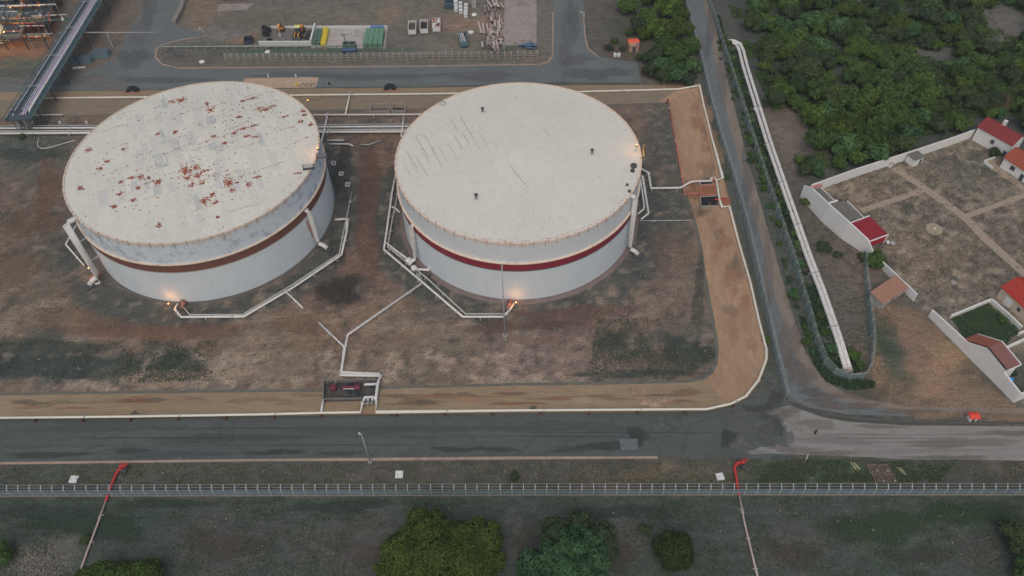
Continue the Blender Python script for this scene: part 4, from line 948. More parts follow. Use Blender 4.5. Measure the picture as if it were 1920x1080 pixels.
for k in (-1, 1):
    mb = MB(); mb.box((b.x + k * 1.3, b.y, .22), (.35, .12, .08)); mb.build('handle', DARKST, root)
def patch(label, c, w, d, seed, z, col):
    pass
# rusty grid panels and planks on the verge
b = G(1650, 888); root = thing('grating_stack', 'brown stack of slatted panels lying against the near fence', 'grating', tuple(b), None)
for i, (ox, oy) in enumerate(((-1.15, 1.05), (1.1, .95), (-.75, -1.0), (1.55, -1.05))):
    mb = MB()
    for k in range(5): mb.box((b.x + ox - .9 + k * .45, b.y + oy, .32), (.14, 1.9, .12), .12)
    for k in (-.8, .8): mb.box((b.x + ox, b.y + oy + k, .2), (2.0, .14, .12), .12)
    mb.build('slatted_panel', TIMBER, root)
for i, (ox, oy) in enumerate(((.1, .35), (2.2, .3), (.7, -2.0), (2.9, -2.0))):
    mb = MB(); mb.box((b.x + ox - .8, b.y + oy, .4), (.34, .34, .8)); mb.build('end_block', CONCB, root)
for i, (x, y, rz, lb) in enumerate(((1600, 874, -1.15, 'pale plank on the verge, left one of the pair by the slatted panels'), (1606, 874, -1.1, 'pale plank on the verge nearest the slatted panels on their left'), (1687, 882, -1.1, 'pale plank just beside the slatted panels on their right'), (1693, 884, -1.2, 'yellowish plank beyond the slatted panels, last on the right'), (1513, 858, 1.0, 'lone pale plank at the edge of the gravel pad'))):
    b = G(x, y); mb = MB(); mb.box((b.x, b.y, .1), (1.7, .24, .16), rz); mb.box((b.x, b.y, .03), (.2, .4, .06), rz)
    tag(mb.build('plank', plain('pale_plank', S(150, 146, 118), .15, 1, .9), off=b), lb, 'plank')
b = G(1528, 813); root = thing('bollard', 'small black bollard standing on the pale gravel pad', 'bollard', tuple(b)); mb = MB(); mb.tube([b, b + Vector((0, 0, 1.1))], .2, 8); mb.build('post', BLACKR, root); mb = MB(); mb.lathe((b.x, b.y, 1.1), [(.24, 0), (.24, .15), (.01, .25)], 10); mb.build('cap', BLACKR, root)
# red roofed sentry box
b = G(1821, 786); root = thing('guard_booth', 'tiny white booth with a bright red roof beside the ditch', 'booth', tuple(b))
mb = MB(); mb.box((b.x, b.y, .75), (1.5, 1.2, 1.5)); mb.build('wall', WHITE, root)
mb = MB(); q = [(b.x - 1.1, b.y - .9, 1.5), (b.x + 1.1, b.y - .9, 1.5), (b.x + 1.1, b.y + .9, 1.5), (b.x - 1.1, b.y + .9, 1.5), (b.x - .9, b.y - .2, 1.95), (b.x + .9, b.y - .2, 1.95), (b.x + .9, b.y + .2, 1.95), (b.x - .9, b.y + .2, 1.95)]; mb.hexa(q); mb.build('roof', plain('bright_red_roof', S(214, 66, 50), .06, .8, .6), root)
mb = MB(); mb.box((b.x, b.y - .61, .6), (.6, .04, 1.1)); mb.build('door', DARKST, root)
# open square frames and small pits near the rusty tank
for i, (x, y, lb) in enumerate(((626, 307, 'small white square frame beside the rusty tank, farthest of three'), (640, 327, 'small white square frame beside the rusty tank, middle of three'), (652, 347, 'small white square frame beside the rusty tank, nearest of three'))):
    b = G(x, y); root = thing('inspection_frame', lb, 'frame', tuple(b))
    for sx, sy, w, d in ((0, .55, 1.2, .14), (0, -.55, 1.2, .14), (.55, 0, .14, .96), (-.55, 0, .14, .96)):
        mb = MB(); mb.box((b.x + sx, b.y + sy, .25), (w, d, .5), 0); mb.build('frame_side', WHITE, root)
    mb = MB(); mb.box((b.x, b.y, .06), (.94, .94, .08)); mb.build('cover', DARKST, root)
for i, (x, y, lb) in enumerate(((248, 170, 'black arched drain hood on the back bank behind the rusty tank'), (731, 166, 'black arched drain hood on the back bank between the tanks'))):
    b = G(x, y, .6); root = thing('drain_hood', lb, 'hood', tuple(b)); mb = MB()
    prof = [(1.9 * math.cos(math.pi * k / 10), 1.5 * math.sin(math.pi * k / 10)) for k in range(11)]
    vs = []
    for dy in (-1.0, 1.0): vs += [(b.x + p[0], b.y + dy, b.z - .3 + p[1]) for p in prof]
    mb.add(vs, [(k, k + 1, k + 12, k + 11) for k in range(10)] + [tuple(range(11)), tuple(range(21, 10, -1))]); mb.build('hood', BLACKR, root)
    mb = MB(); mb.box((b.x + .3, b.y - 1.03, b.z + .3), (.5, .06, .5)); mb.build('vent_plate', GALV, root)
    mb = MB(); mb.box((b.x, b.y - 1.1, b.z - .1), (4.4, .3, .5)); mb.build('sill', RUSTP, root)
for x, lb in ((504, 'white bollard on the beige apron, nearer the rusty tank'), (556, 'white bollard on the beige apron, nearer its corner')):
    b = G(x, 147); root = thing('bollard', lb, 'bollard', tuple(b)); mb = MB(); mb.tube([b, b + Vector((0, 0, 1.6))], .2, 8); mb.build('post', WHITE, root); mb = MB(); mb.box((b.x, b.y, .08), (.7, .7, .16)); mb.build('footing', CONCB, root)
b = G(557, 162); root = thing('hydrant', 'yellow hydrant on the beige apron behind the rusty tank', 'hydrant', tuple(b)); mb = MB(); mb.tube([b, b + Vector((0, 0, 1.1))], .25, 8); mb.tube([b + Vector((-.8, 0, .7)), b + Vector((.8, 0, .7))], .16, 6); mb.build('body', plain('yellow_paint', S(186, 158, 84), .1, 1, .6), root); mb = MB(); mb.ball(b + Vector((0, 0, 1.1)), .3, 8, 5); mb.build('cap', plain('yellow_paint', (0, 0, 0)), root)
b = G(578, 162); root = thing('hose_rack', 'dark hose rack hoops on the beige apron', 'hose rack', tuple(b))
for k in range(3):
    mb = MB(); mb.tube([(b.x - 1.4 + k * 1.5 + .6 * math.cos(a), b.y, .1 + 1.1 * math.sin(a)) for a in [math.pi * j / 8 for j in range(9)]], .09, 6); mb.build('hoop', DARKST, root)
b = G(618, 161); root = thing('bollard', 'short black bollard at the back road edge', 'bollard', tuple(b)); mb = MB(); mb.tube([b, b + Vector((0, 0, 1.4))], .25, 8); mb.build('post', BLACKR, root)
mb = MB(); mb.box((b.x, b.y, .08), (.8, .8, .16)); mb.build('footing', CONCB, root)
# foot valves and floodlights on the tanks
FLAME = emit('warm_lamp_glass', (1.0, .50, .18), 2.5)
def floodlight(label, p, watts, pole=1.6, col=(1.0, .42, .13), size=.25):
    p = Vector(p); root = thing('floodlight', label, 'floodlight', tuple(p))
    mb = MB(); mb.tube([p, p + Vector((0, 0, pole))], .06, 6); mb.build('pole', GALV, root)
    mb = MB(); mb.box(p + Vector((0, 0, pole + .05)), (.5, .4, .3)); mb.build('housing', DARKST, root)
    mb = MB(); mb.ball(p + Vector((0, 0, pole + .34)), .16, 8, 6); mb.build('lamp_glass', FLAME, root)
    L = bpy.data.lights.new('lamp_light', 'POINT'); L.energy = watts; L.color = col; L.shadow_soft_size = size
    lo = bpy.data.objects.new('lamp_light', L); COL.objects.link(lo); lo.parent = root; lo.location = (0, 0, pole + .8)
    return root
floodlight('lit orange floodlight at the foot of the rusty roofed tank', G(321, 579), 190)
floodlight('lit orange floodlight at the foot of the clean roofed tank', G(968, 577), 180)
floodlight('lit orange floodlight beside the tall downpipe of the rusty tank', G(172, 513), 170)
q = roof_pt(TL, 598, 288, 0); floodlight('lit orange floodlight on the roof edge of the rusty tank', q, 190, 1.4)
q = roof_pt(TR, 1197, 283, 0); floodlight('lit orange floodlight on the roof edge of the clean tank', q + Vector((-.6, 0, 0)), 180, 1.6)
floodlight('lit orange floodlight behind the rusty tank by the back bank', G(582, 208), 150, 3.5)
def foot_valve(label, c, d):
    b = G(*c); root = thing('valve_assembly', label, 'valve', tuple(b))
    mb = MB(); mb.tube([b + Vector((0, 0, .9)) - Vector(d) * 1.5, b + Vector((0, 0, .9)) + Vector(d) * 1.5], .3, 8); mb.build('pipe_run', RUSTP, root, True)
    mb = MB(); mb.ball(b + Vector((0, 0, .9)), .55, 10, 6); mb.build('valve_body', RUSTP, root, True)
    mb = MB(); mb.tube([b + Vector((0, 0, 1)), b + Vector((0, 0, 1.9))], .09, 6); wheel(mb, (b.x, b.y, 1.9), .45); mb.build('hand_wheel', DARKST, root)
foot_valve('rusty valve at the foot of the rusty tank under the lamp', (346, 573), (0, 1, 0))
foot_valve('rusty valve at the foot of the clean tank under the lamp', (955, 575), (.3, .9, 0))
foot_valve('rusty valve beside the downpipe foot lamp', (181, 522), (.8, .5, 0))
b = G(183, 531); root = thing('junction_box', 'small white edged dark box on the soil by the downpipe lamp', 'box', tuple(b)); mb = MB(); mb.box((b.x, b.y, .3), (1.3, .9, .6), .5); mb.build('box', WHITE, root); mb = MB(); mb.box((b.x, b.y, .62), (1.0, .5, .05), .5); mb.build('lid', BLACKR, root)
b = G(795, 512); root = thing('pump_set', 'grey pump with pipes and stairs at the clean tank foot', 'pump', tuple(b))
mb = MB(); mb.tube([b + Vector((-1.6, .5, .9)), b + Vector((1.2, .2, .9)), b + Vector((1.9, 1.2, 1.8))], .32, 8); mb.build('pipe_run', PIPEW, root)
mb = MB(); mb.ball(b + Vector((-2.4, .9, .9)), .85, 10, 7); mb.build('pump_body', PIPEW, root, True)
mb = MB(); mb.tube([b + Vector((.4, -.6, .5)), b + Vector((1.6, -1.4, .5))], .5, 10); mb.build('motor', DARKST, root)
for k in range(6):
    mb = MB(); mb.box((b.x - 1.2 + .05 * k, b.y - 1.3 - .3 * k, .2 + .2 * (5 - k)), (1.0, .28, .06)); mb.build('step', GALV, root)
for dx in (-1.7, -.7):
    mb = MB(); mb.beam((b.x + dx, b.y - 1.2, 2.1), (b.x + dx + .3, b.y - 2.9, 1.0), .07, .07); mb.beam((b.x + dx, b.y - 1.2, 0), (b.x + dx, b.y - 1.2, 2.1), .07, .07); mb.build('handrail', GALV, root)
b = G(767, 492.5); root = thing('junction_box', 'white rounded tank box under the downpipe of the clean tank', 'box', tuple(b)); mb = MB(); mb.lathe((b.x, b.y, 0), [(.9, 0), (.9, .9), (.7, 1.3), (.01, 1.45)], 14); mb.build('body', WHITE, root, True); mb = MB(); mb.tube([b + Vector((0, -.9, .4)), b + Vector((.3, -1.6, .3))], .3, 8); mb.build('outlet', DARKST, root)
b = G(1201, 285, 13); root = thing('pipe_bracket', 'bent yellow pipe standing out from the clean tank rim', 'pipe', tuple(b))
a0 = math.atan2(G(1197, 285, TR[3]).y - TR[1], G(1197, 285, TR[3]).x - TR[0])
mb = MB(); mb.tube([at_ang(TR, a0, TR[2], 18.2), at_ang(TR, a0, TR[2] + 1.0, 18.2), at_ang(TR, a0 + .06, TR[2] + 1.1, 18.3), at_ang(TR, a0 + .06, TR[2] + 1.1, 20.2)], .13, 6); mb.build('bent_pipe', plain('yellow_paint', (0, 0, 0)), root)

b = G(1000, 767, .8); root = thing('hose_stand', 'small black square hoop stand on the front bank by its pipe', 'stand', tuple(b))
for dx in (-.5, .5):
    mb = MB(); mb.beam(b + Vector((dx, 0, -.3)), b + Vector((dx, 0, .9)), .12, .12); mb.build('leg', BLACKR, root)
mb = MB(); mb.beam(b + Vector((-.56, 0, .96)), b + Vector((.56, 0, .96)), .12, .12); mb.beam(b + Vector((-.44, 0, .3)), b + Vector((.44, 0, .3)), .1, .1); mb.build('cross_bar', BLACKR, root)
b = G(253, 776, .8); root = thing('hose_valve', 'small dark valve lying on the front bank by its pipe, far from the pit', 'valve', tuple(b))
mb = MB(); mb.tube([b + Vector((-.9, 0, .1)), b + Vector((.9, 0, .1))], .2, 6); mb.build('body', DARKST, root)
mb = MB(); mb.tube([b + Vector((.2, 0, .2)), b + Vector((.2, 0, .8))], .07, 6); wheel(mb, (b.x + .2, b.y, b.z + .8), .3); mb.build('hand_wheel', DARKST, root)
mb = MB(); P_ = smooth([G(72, 258, .12), G(70, 272, .12), G(74, 278, .12), G(90, 278, .12), G(112, 271, .12), G(140, 263, .12)], 3); mb.tube(P_, .1, 6); o = mb.build('hose', PIPEW, off=P_[0]); tag(o, 'thin white hose curling on the soil before the pipe bundle', 'hose')

# ---------------------------------------------------------------- back yard
SKIPW = plain('skip_paint', S(170, 166, 164), .10, .6, .7, dirt=S(132, 116, 104))
SKIPB = plain('blue_skip_paint', S(74, 96, 108), .12, .6, .7, dirt=S(66, 72, 76))
def skip(label, c, mat, junk, seed, rz=0.04, L=6.0, W=2.5, H=2.0):
    b = G(*c); root = thing('skip', label, 'skip', tuple(b)); rs = random.Random(seed)
    ca, sa = math.cos(rz), math.sin(rz)
    def T(x, y, z): return Vector((b.x + x * ca - y * sa, b.y + x * sa + y * ca, z))
    mb = MB(); mb.box((b.x, b.y, .35), (W, L, .3), rz); mb.build('floor', mat, root)
    for x in (-W / 2, W / 2):
        mb = MB(); mb.beam(T(x, -L / 2, H / 2 + .2), T(x, L / 2, H / 2 + .2), .12, H - .1); mb.beam(T(x, -L / 2, H + .15), T(x, L / 2, H + .15), .24, .16); mb.build('side_wall', mat, root)
    mb = MB(); mb.hexa([T(-W / 2, -L / 2 - .5, H * .45), T(W / 2, -L / 2 - .5, H * .45), T(W / 2, -L / 2 + .1, .2), T(-W / 2, -L / 2 + .1, .2), T(-W / 2, -L / 2 - .1, H + .2), T(W / 2, -L / 2 - .1, H + .2), T(W / 2, -L / 2 + .1, H + .2), T(-W / 2, -L / 2 + .1, H + .2)])
    for x in (-W * .25, 0, W * .25): mb.beam(T(x, -L / 2 - .55, H * .5), T(x, -L / 2 - .16, H), .12, .08)
    mb.build('end_wall', mat, root)
    mb = MB(); mb.beam(T(-W / 2, L / 2, H / 2 + .2), T(W / 2, L / 2, H / 2 + .2), .12, H - .1); mb.build('end_wall', mat, root)
    if junk == 'pipes':
        for k in range(4):
            mb = MB(); mb.tube([T(-.9 + k * .55 + rs.uniform(-.2, .2), -L / 2 + .8, H - .2), T(-.9 + k * .5 - .5, L / 2 - .5, H + .1)], .14, 6); tag(mb.build('scrap_pipe', PIPEW, off=b), 'white pipe lying inside the blue grey skip', 'pipe', 'pipes in the blue skip')
    elif junk:
        mb = MB(); n = 0
        vs = []
        gx, gy = 7, 12
        for j in range(gy):
            for i in range(gx):
                vs.append(T(-W / 2 + .1 + (W - .2) * i / (gx - 1), -L / 2 + .3 + (L - .4) * j / (gy - 1), H - .9 + rs.uniform(-.35, .45)))
        mb.add(vs, [(j * gx + i, j * gx + i + 1, (j + 1) * gx + i + 1, (j + 1) * gx + i) for j in range(gy - 1) for i in range(gx - 1)]); mb.build('load', plain(junk[0], junk[1], .4, 1.8, .9, dirt=junk[2]), root)
        if junk[0] == 'mixed_scrap':
            for k in range(22):
                mb = MB(); p = T(rs.uniform(-1, 1), rs.uniform(-2.4, 2.6), H + rs.uniform(-.5, .4)); mb.box(p, (rs.uniform(.3, .9), rs.uniform(.3, .9), rs.uniform(.2, .5)), rs.uniform(0, 3)); tag(mb.build('scrap_piece', [WHITE, PIPEW, RUSTP][k % 3], off=p), 'jumbled scrap piece heaped in the third skip', 'scrap', 'scrap heaped in the skip')
skip('pale skip of brown rubble, first of three side by side', (774, 58), SKIPW, ('rubble_load', S(84, 78, 70), S(50, 50, 54)), 1)
skip('pale skip with dark empty inside, middle of three', (796, 56), SKIPW, ('dark_skip_inside', S(54, 54, 60), S(46, 46, 52)), 2)  # no load: a dark sheet stands in for the empty, shaded inside
skip('pale skip piled with white scrap, last of three side by side', (819, 53), SKIPW, ('mixed_scrap', S(120, 104, 98), S(186, 182, 178)), 3)
skip('blue grey skip with white pipes sticking out, alone by the fence', (869, 80), SKIPB, 'pipes', 4, .12)
# crates on the platform
def crate_proto(name, mat, w, d, h):
    root = thing(name, 'x', 'crate', (0, 0, 0))
    mb = MB(); mb.box((0, 0, h / 2 + .06), (w * .97, d * .97, h * .9)); mb.build('box', mat, root)
    mb = MB()
    for k in (-.4, 0, .4): mb.box((0, k * d, h * .97), (w * .99, d * .12, .06))
    mb.build('lid_slats', mat, root)
    mb = MB(); mb.box((0, 0, .06), (w, d, .12)); mb.build('pallet', DARKST, root)
    return root
GREENC = plain('green_crate', S(92, 124, 104), .14, .8, .7, dirt=S(64, 88, 76))
YELC = plain('yellow_crate', S(196, 170, 62), .08, .8, .7, dirt=S(150, 128, 50))
BLUEC = plain('blue_crate', S(84, 116, 160), .12, .8, .7)
DGRN = plain('dark_green_crate', S(78, 98, 86), .14, .8, .7)
first = {}
def put_crates(name, mat, quad, nx_, ny_, layers, label, group, h=.95):
    A, B, Cc, D = [G(*q) for q in quad]       # front left, front right, back right, back left
    w = ((B - A).length + (Cc - D).length) / 2 / nx_; d = ((D - A).length + (Cc - B).length) / 2 / ny_
    pr = None
    for k in range(layers):
        for j in range(ny_):
            for i in range(nx_):
                u, v = (i + .5) / nx_, (j + .5) / ny_
                q = A.lerp(B, u).lerp(D.lerp(Cc, u), v)
                if pr is None: pr = crate_proto(name, mat, w * .94, d * .94, h); o = pr
                else: o = copy_tree(pr)
                o.location = (q.x + rnd(-.06, .06), q.y + rnd(-.06, .06), .02 + k * h + (0 if k else 0)); o.rotation_euler.z = rnd(-.05, .05)
                tag(o, label, 'crate', group)
put_crates('crate', GREENC, [(681, 91), (718, 91), (722, 62), (688, 62)], 4, 5, 2, 'green crate in the block stacked at the far platform end', 'green crates stacked on the platform')
put_crates('crate', BLUEC, [(694, 61), (720, 61), (721, 57), (697, 57)], 3, 1, 2, 'blue crate in the row behind the green stack', 'blue crates behind the green stack')
put_crates('crate', YELC, [(602, 89), (612, 89), (617, 58), (608, 58)], 1, 6, 1, 'yellow crate in the single row on the platform', 'yellow crates in a row', 1.5)
put_crates('crate', DGRN, [(585, 87), (601, 87), (607, 58), (595, 58)], 2, 5, 1, 'dark green crate beside the yellow row', 'dark green crates beside the yellow row', 1.0)
# walled bay
def low_wall(label, pts, h, w, mat, name='wall', cat='wall', cap=None, base=0.0):
    P = [G(*p) for p in pts]; root = thing(name, label, cat, tuple(P[0]))
    for a, b2 in zip(P, P[1:]):
        mb = MB(); mb.beam((a.x, a.y, base + h / 2), (b2.x, b2.y, base + h / 2), w, h); mb.build('wall_panel', mat, root)
        if cap: mb = MB(); mb.beam((a.x, a.y, base + h + .05), (b2.x, b2.y, base + h + .05), w + .1, .1); mb.build('coping', cap, root)
    return root
CW = plain('pale_wall', S(176, 176, 174), .08, .5, .8)
low_wall('long pale front wall of the machine bay', [(487, 86), (585, 86)], 1.6, .5, CW, cap=CW)
low_wall('pale side wall of the machine bay beside the crates', [(584, 84), (592, 52)], 1.7, .45, CW, cap=CW)
low_wall('low pale back kerb wall of machine bay and platform', [(508, 53), (727, 52)], .6, .5, CW, cap=CW)
# yellow-orange loaders
ORG = plain('orange_machine', S(206, 126, 50), .1, 1, .5, dirt=S(140, 84, 44)); 
GLASS = plain('dark_glass', S(60, 66, 70), .1, 1, .15)
def loader(label, c, rz, s=1.0, cab=None):
    b = G(*c); root = thing('wheel_loader', label, 'loader', tuple(b)); ca, sa = math.cos(rz), math.sin(rz)
    def T(x, y, z): return Vector((b.x + (x * ca - y * sa) * s, b.y + (x * sa + y * ca) * s, z * s))
    mb = MB(); mb.hexa([T(-2.6, -.9, .9), T(-.2, -.9, .9), T(-.2, .9, .9), T(-2.6, .9, .9), T(-2.5, -.8, 2.0), T(-.2, -.85, 2.3), T(-.2, .85, 2.3), T(-2.5, .8, 2.0)]); mb.build('body', ORG, root)
    mb = MB(); mb.hexa([T(-.2, -.8, 1), T(1.2, -.8, 1), T(1.2, .8, 1), T(-.2, .8, 1), T(-.1, -.7, 3.0), T(.9, -.7, 3.0), T(.9, .7, 3.0), T(-.1, .7, 3.0)]); cb = mb.build('cab', GLASS, root)
    mb = MB(); mb.hexa([T(-.3, -.85, 3.01), T(1.1, -.85, 3.01), T(1.1, .85, 3.01), T(-.3, .85, 3.01), T(-.2, -.8, 3.2), T(1, -.8, 3.2), T(1, .8, 3.2), T(-.2, .8, 3.2)]); mb.build('cab_roof', cab or plain('cream_roof', S(198, 186, 120), .05, 1, .6), root)
    for y in (-.55, .55):
        mb = MB(); mb.tube([T(1, y, 1.5), T(2.3, y, 1.9), T(3.3, y, .8)], .18, 6); mb.build('lift_arm', ORG, root)
    mb = MB(); mb.hexa([T(3.1, -1.3, .2), T(4.2, -1.3, .15), T(4.2, 1.3, .15), T(3.1, 1.3, .2), T(3.0, -1.3, 1.3), T(3.2, -1.3, 1.35), T(3.2, 1.3, 1.35), T(3.0, 1.3, 1.3)]); mb.build('bucket', DARKST, root)
    for x in (-1.7, 1.5):
        for y in (-1.0, 1.0):
            mb = MB(); mb.tube([T(x, y - .3, .75), T(x, y + .3, .75)], .75 * s, 14); w = mb.build('wheel', BLACKR, root)
            mb = MB(); sg = 1 if y > 0 else -1; mb.tube([T(x, y + sg * .26, .75), T(x, y + sg * .34, .75)], .38 * s, 10); mb.build('rim', ORG, w)
loader('orange wheel loader with cream cab roof inside the pale bay', (562, 66), math.radians(-96), 1.15)
def digger(label, c, rz):
    b = G(*c); root = thing('digger', label, 'digger', tuple(b)); ca, sa = math.cos(rz), math.sin(rz)
    def T(x, y, z): return Vector((b.x + x * ca - y * sa, b.y + x * sa + y * ca, z))
    for y in (-.9, .9):
        mb = MB(); mb.hexa([T(-1.5, y - .28, .05), T(1.5, y - .28, .05), T(1.5, y + .28, .05), T(-1.5, y + .28, .05), T(-1.3, y - .28, .8), T(1.3, y - .28, .8), T(1.3, y + .28, .8), T(-1.3, y + .28, .8)]); mb.build('track', BLACKR, root)
    mb = MB(); mb.hexa([T(-1.6, -1, .85), T(1.0, -1, .85), T(1.0, 1, .85), T(-1.6, 1, .85), T(-1.5, -.95, 1.7), T(.9, -.95, 1.7), T(.9, .95, 1.7), T(-1.5, .95, 1.7)]); mb.build('body', ORG, root)
    mb = MB(); mb.hexa([T(-.1, .1, 1.71), T(1.0, .1, 1.71), T(1.0, .9, 1.71), T(-.1, .9, 1.71), T(0, .15, 2.7), T(.8, .15, 2.7), T(.8, .85, 2.7), T(0, .85, 2.7)]); mb.build('cab', GLASS, root)
    mb = MB(); mb.tube([T(.8, -.3, 1.4), T(2.2, -.3, 3.4), T(3.6, -.3, 2.8)], .24, 6); mb.build('boom', plain('pale_orange_boom', S(196, 140, 104), .1, 1, .6), root)
    mb = MB(); mb.tube([T(3.6, -.3, 2.8), T(3.9, -.3, 1.0)], .2, 6); mb.build('stick', plain('pale_orange_boom', (0, 0, 0)), root)
    mb = MB(); mb.hexa([T(3.6, -.7, .3), T(4.3, -.7, .2), T(4.3, .1, .2), T(3.6, .1, .3), T(3.5, -.7, 1.0), T(4.1, -.7, 1.1), T(4.1, .1, 1.1), T(3.5, .1, 1.0)]); mb.build('bucket', GALV, root)
digger('small orange digger folded up at the back of the pale bay', (527, 57), math.radians(-80))
def trough(label, c, rz, L, W, H, mat, cat='bin', name='open_bin', inner=BLACKR):
    b = G(*c); root = thing(name, label, cat, tuple(b)); ca, sa = math.cos(rz), math.sin(rz)
    for x, y, w, d in ((0, L / 2, W, .12), (0, -L / 2, W, .12), (W / 2, 0, .12, L - .13), (-W / 2, 0, .12, L - .13)):
        mb = MB(); mb.box((b.x + x * ca - y * sa, b.y + x * sa + y * ca, H / 2), (w, d, H), rz); mb.build('side_wall', mat, root)
    mb = MB(); mb.box((b.x, b.y, H * .2), (W - .14, L - .14, H * .3), rz); mb.build('load', inner, root)
trough('dark blue open bin at the left end of the machine bay', (467, 79), .1, 3.0, 2.6, 1.5, plain('navy_bin', S(56, 64, 78), .1, 1, .6))
trough('dark bin full of tyres just outside the bay corner', (501, 62), -.1, 4.2, 1.7, 1.0, DARKST)
for i, (x, y) in enumerate(((497, 58), (503, 62), (499, 66), (502, 70), (506, 77))):
    b = G(x, y); mb = MB(); mb.lathe((b.x, b.y, 1.05 if i < 4 else 0), [(.45, 0), (.95, .05), (1.0, .3), (.95, .55), (.45, .6), (.45, 0)], 16)
    tag(mb.build('tyre', BLACKR, off=b), 'black tyre heaped at the bay corner', 'tyre', 'tyres at the bay corner')
for i, (x0, y0, x1, y1) in enumerate(((573, 73, 583, 56), (576, 74, 587, 57), (570, 72, 579, 58))):
    mb = MB(); p0, p1 = G(x0, y0, .3), G(x1, y1, .3); mb.tube([p0, p1], .2, 6); tag(mb.build('steel_bar', DARKST, off=p0), 'dark steel bar leaning along the bay side wall', 'bar', 'steel bars in the bay')
# twin bin trailer in front of platform
b = G(656, 93); root = thing('trailer', 'green trailer with two dark hatches on a blue bed', 'trailer', tuple(b))
mb = MB(); mb.box((b.x, b.y - .6, .75), (4.6, 2.6, .5)); mb.build('bed', plain('blue_bed', S(74, 90, 128), .1, 1, .6), root)
mb = MB(); mb.box((b.x, b.y + .2, 1.65), (4.2, 2.2, 1.28)); mb.build('tank_body', DGRN, root)
for x in (-1, 1):
    mb = MB(); mb.box((b.x + x, b.y + .3, 2.32), (1.4, 1.3, .06)); mb.build('hatch', BLACKR, root)
    for y in (-1.5, .3):
        mb = MB(); mb.tube([(b.x + x * 1.6, b.y + y - .9, .45), (b.x + x * 1.6, b.y + y - .55, .45)], .45, 12); mb.build('wheel', BLACKR, root)
b = G(649, 83); root = thing('loading_arm', 'thin dark arm with cross head standing on the platform', 'loading arm', tuple(b)); mb = MB(); mb.tube([b, b + Vector((-.4, .6, 3.2))], .14, 6); mb.ball(b + Vector((0, 0, .2)), .4, 8, 5); mb.build('mast', DARKST, root); mb = MB(); mb.tube([b + Vector((-1.4, .8, 3.2)), b + Vector((.6, .5, 3.2))], .1, 6); mb.build('cross_bar', DARKST, root)
# white plastic tanks
IBC = plain('white_ibc', S(196, 200, 202), .08, 1, .5); 
def ibc_proto():
    root = thing('bulk_container', 'x', 'container', (0, 0, 0)); mb = MB(); mb.box((0, 0, .85), (1.25, 1.25, 1.3)); mb.lathe((0, 0, 1.5), [(.25, 0), (.25, .1), (.01, .12)], 10); mb.build('bottle', IBC, root)
    mb = MB()
    for z in (.3, .7, 1.1, 1.48):
        for sx in (-1, 1): mb.box((sx * .66, 0, z), (.05, 1.36, .05)); mb.box((0, sx * .66, z), (1.36, .05, .05))
    mb.build('cage', GALV, root); mb = MB(); mb.box((0, 0, .1), (1.35, 1.35, .18)); mb.build('pallet', TIMBER, root); return root
ip = None
for col in (((855, 2), (854.6, 9), (855, 16), (855.5, 22)), ((863.5, 12), (864, 19), (864.5, 26)), ((874, 15), (873.7, 22), (873.5, 28), (873.5, 33))):
    for x, y in col:
        o = ip = ibc_proto() if ip is None else ip
        if 'used' in ip: o = copy_tree(ip)
        ip['used'] = 1; b = G(x, y); o.location = (b.x, b.y, .02); o.rotation_euler.z = .03
        tag(o, 'white caged bulk container in the rows behind the skips', 'container', 'white bulk containers in the yard')
for x, y, lb in ((843, 6, 'dark teal container behind the white bulk containers, upper one'), (842, 16, 'dark teal container behind the white bulk containers, lower one')):
    b = G(x, y); root = thing('container', lb, 'container', tuple(b)); mb = MB(); mb.box((b.x, b.y, .9), (2.9, 1.5, 1.7), .03); mb.build('body', plain('dark_teal_container', S(60, 76, 84), .12, .8, .6), root)
    for k in (-.9, 0, .9):
        mb = MB(); mb.box((b.x + k, b.y, 1.78), (.12, 1.52, .08), .03); mb.build('rib', DARKST, root)
b = G(889, 12); root = thing('container', 'grey drum box standing beside the white containers', 'container', tuple(b)); mb = MB(); mb.box((b.x, b.y, .9), (1.5, 2.2, 1.6)); mb.build('body', GALV, root); mb = MB(); mb.box((b.x, b.y, 1.76), (1.6, 2.3, .1)); mb.build('lid', CONCB, root)
for x, y, lb in ((889, 29, 'white sheeted bundle beside the bulk containers'), (883, 62, 'white sheeted bundle above the blue grey skip'), (502, 99, 'white bundle on the grass verge by the post fence'), (379, 117, 'small white bundle on the dirt island'), (86, 20, 'white bundle among the plant steelwork')):
    b = G(x, y); mb = MB(); rs = random.Random(int(x)); vs = []
    bm = bmesh.new(); bmesh.ops.create_icosphere(bm, subdivisions=2, radius=.85)
    for v in bm.verts: v.co = Vector((v.co.x * 1.2, v.co.y, max(-.2, v.co.z * .7) + .2)) * rs.uniform(.85, 1.1)
    bm.verts.index_update(); mb.add([v.co + b for v in bm.verts], [[v.index for v in f.verts] for f in bm.faces]); bm.free()
    tag(mb.build('sheeted_bundle', WHITE, off=b), lb, 'bundle')
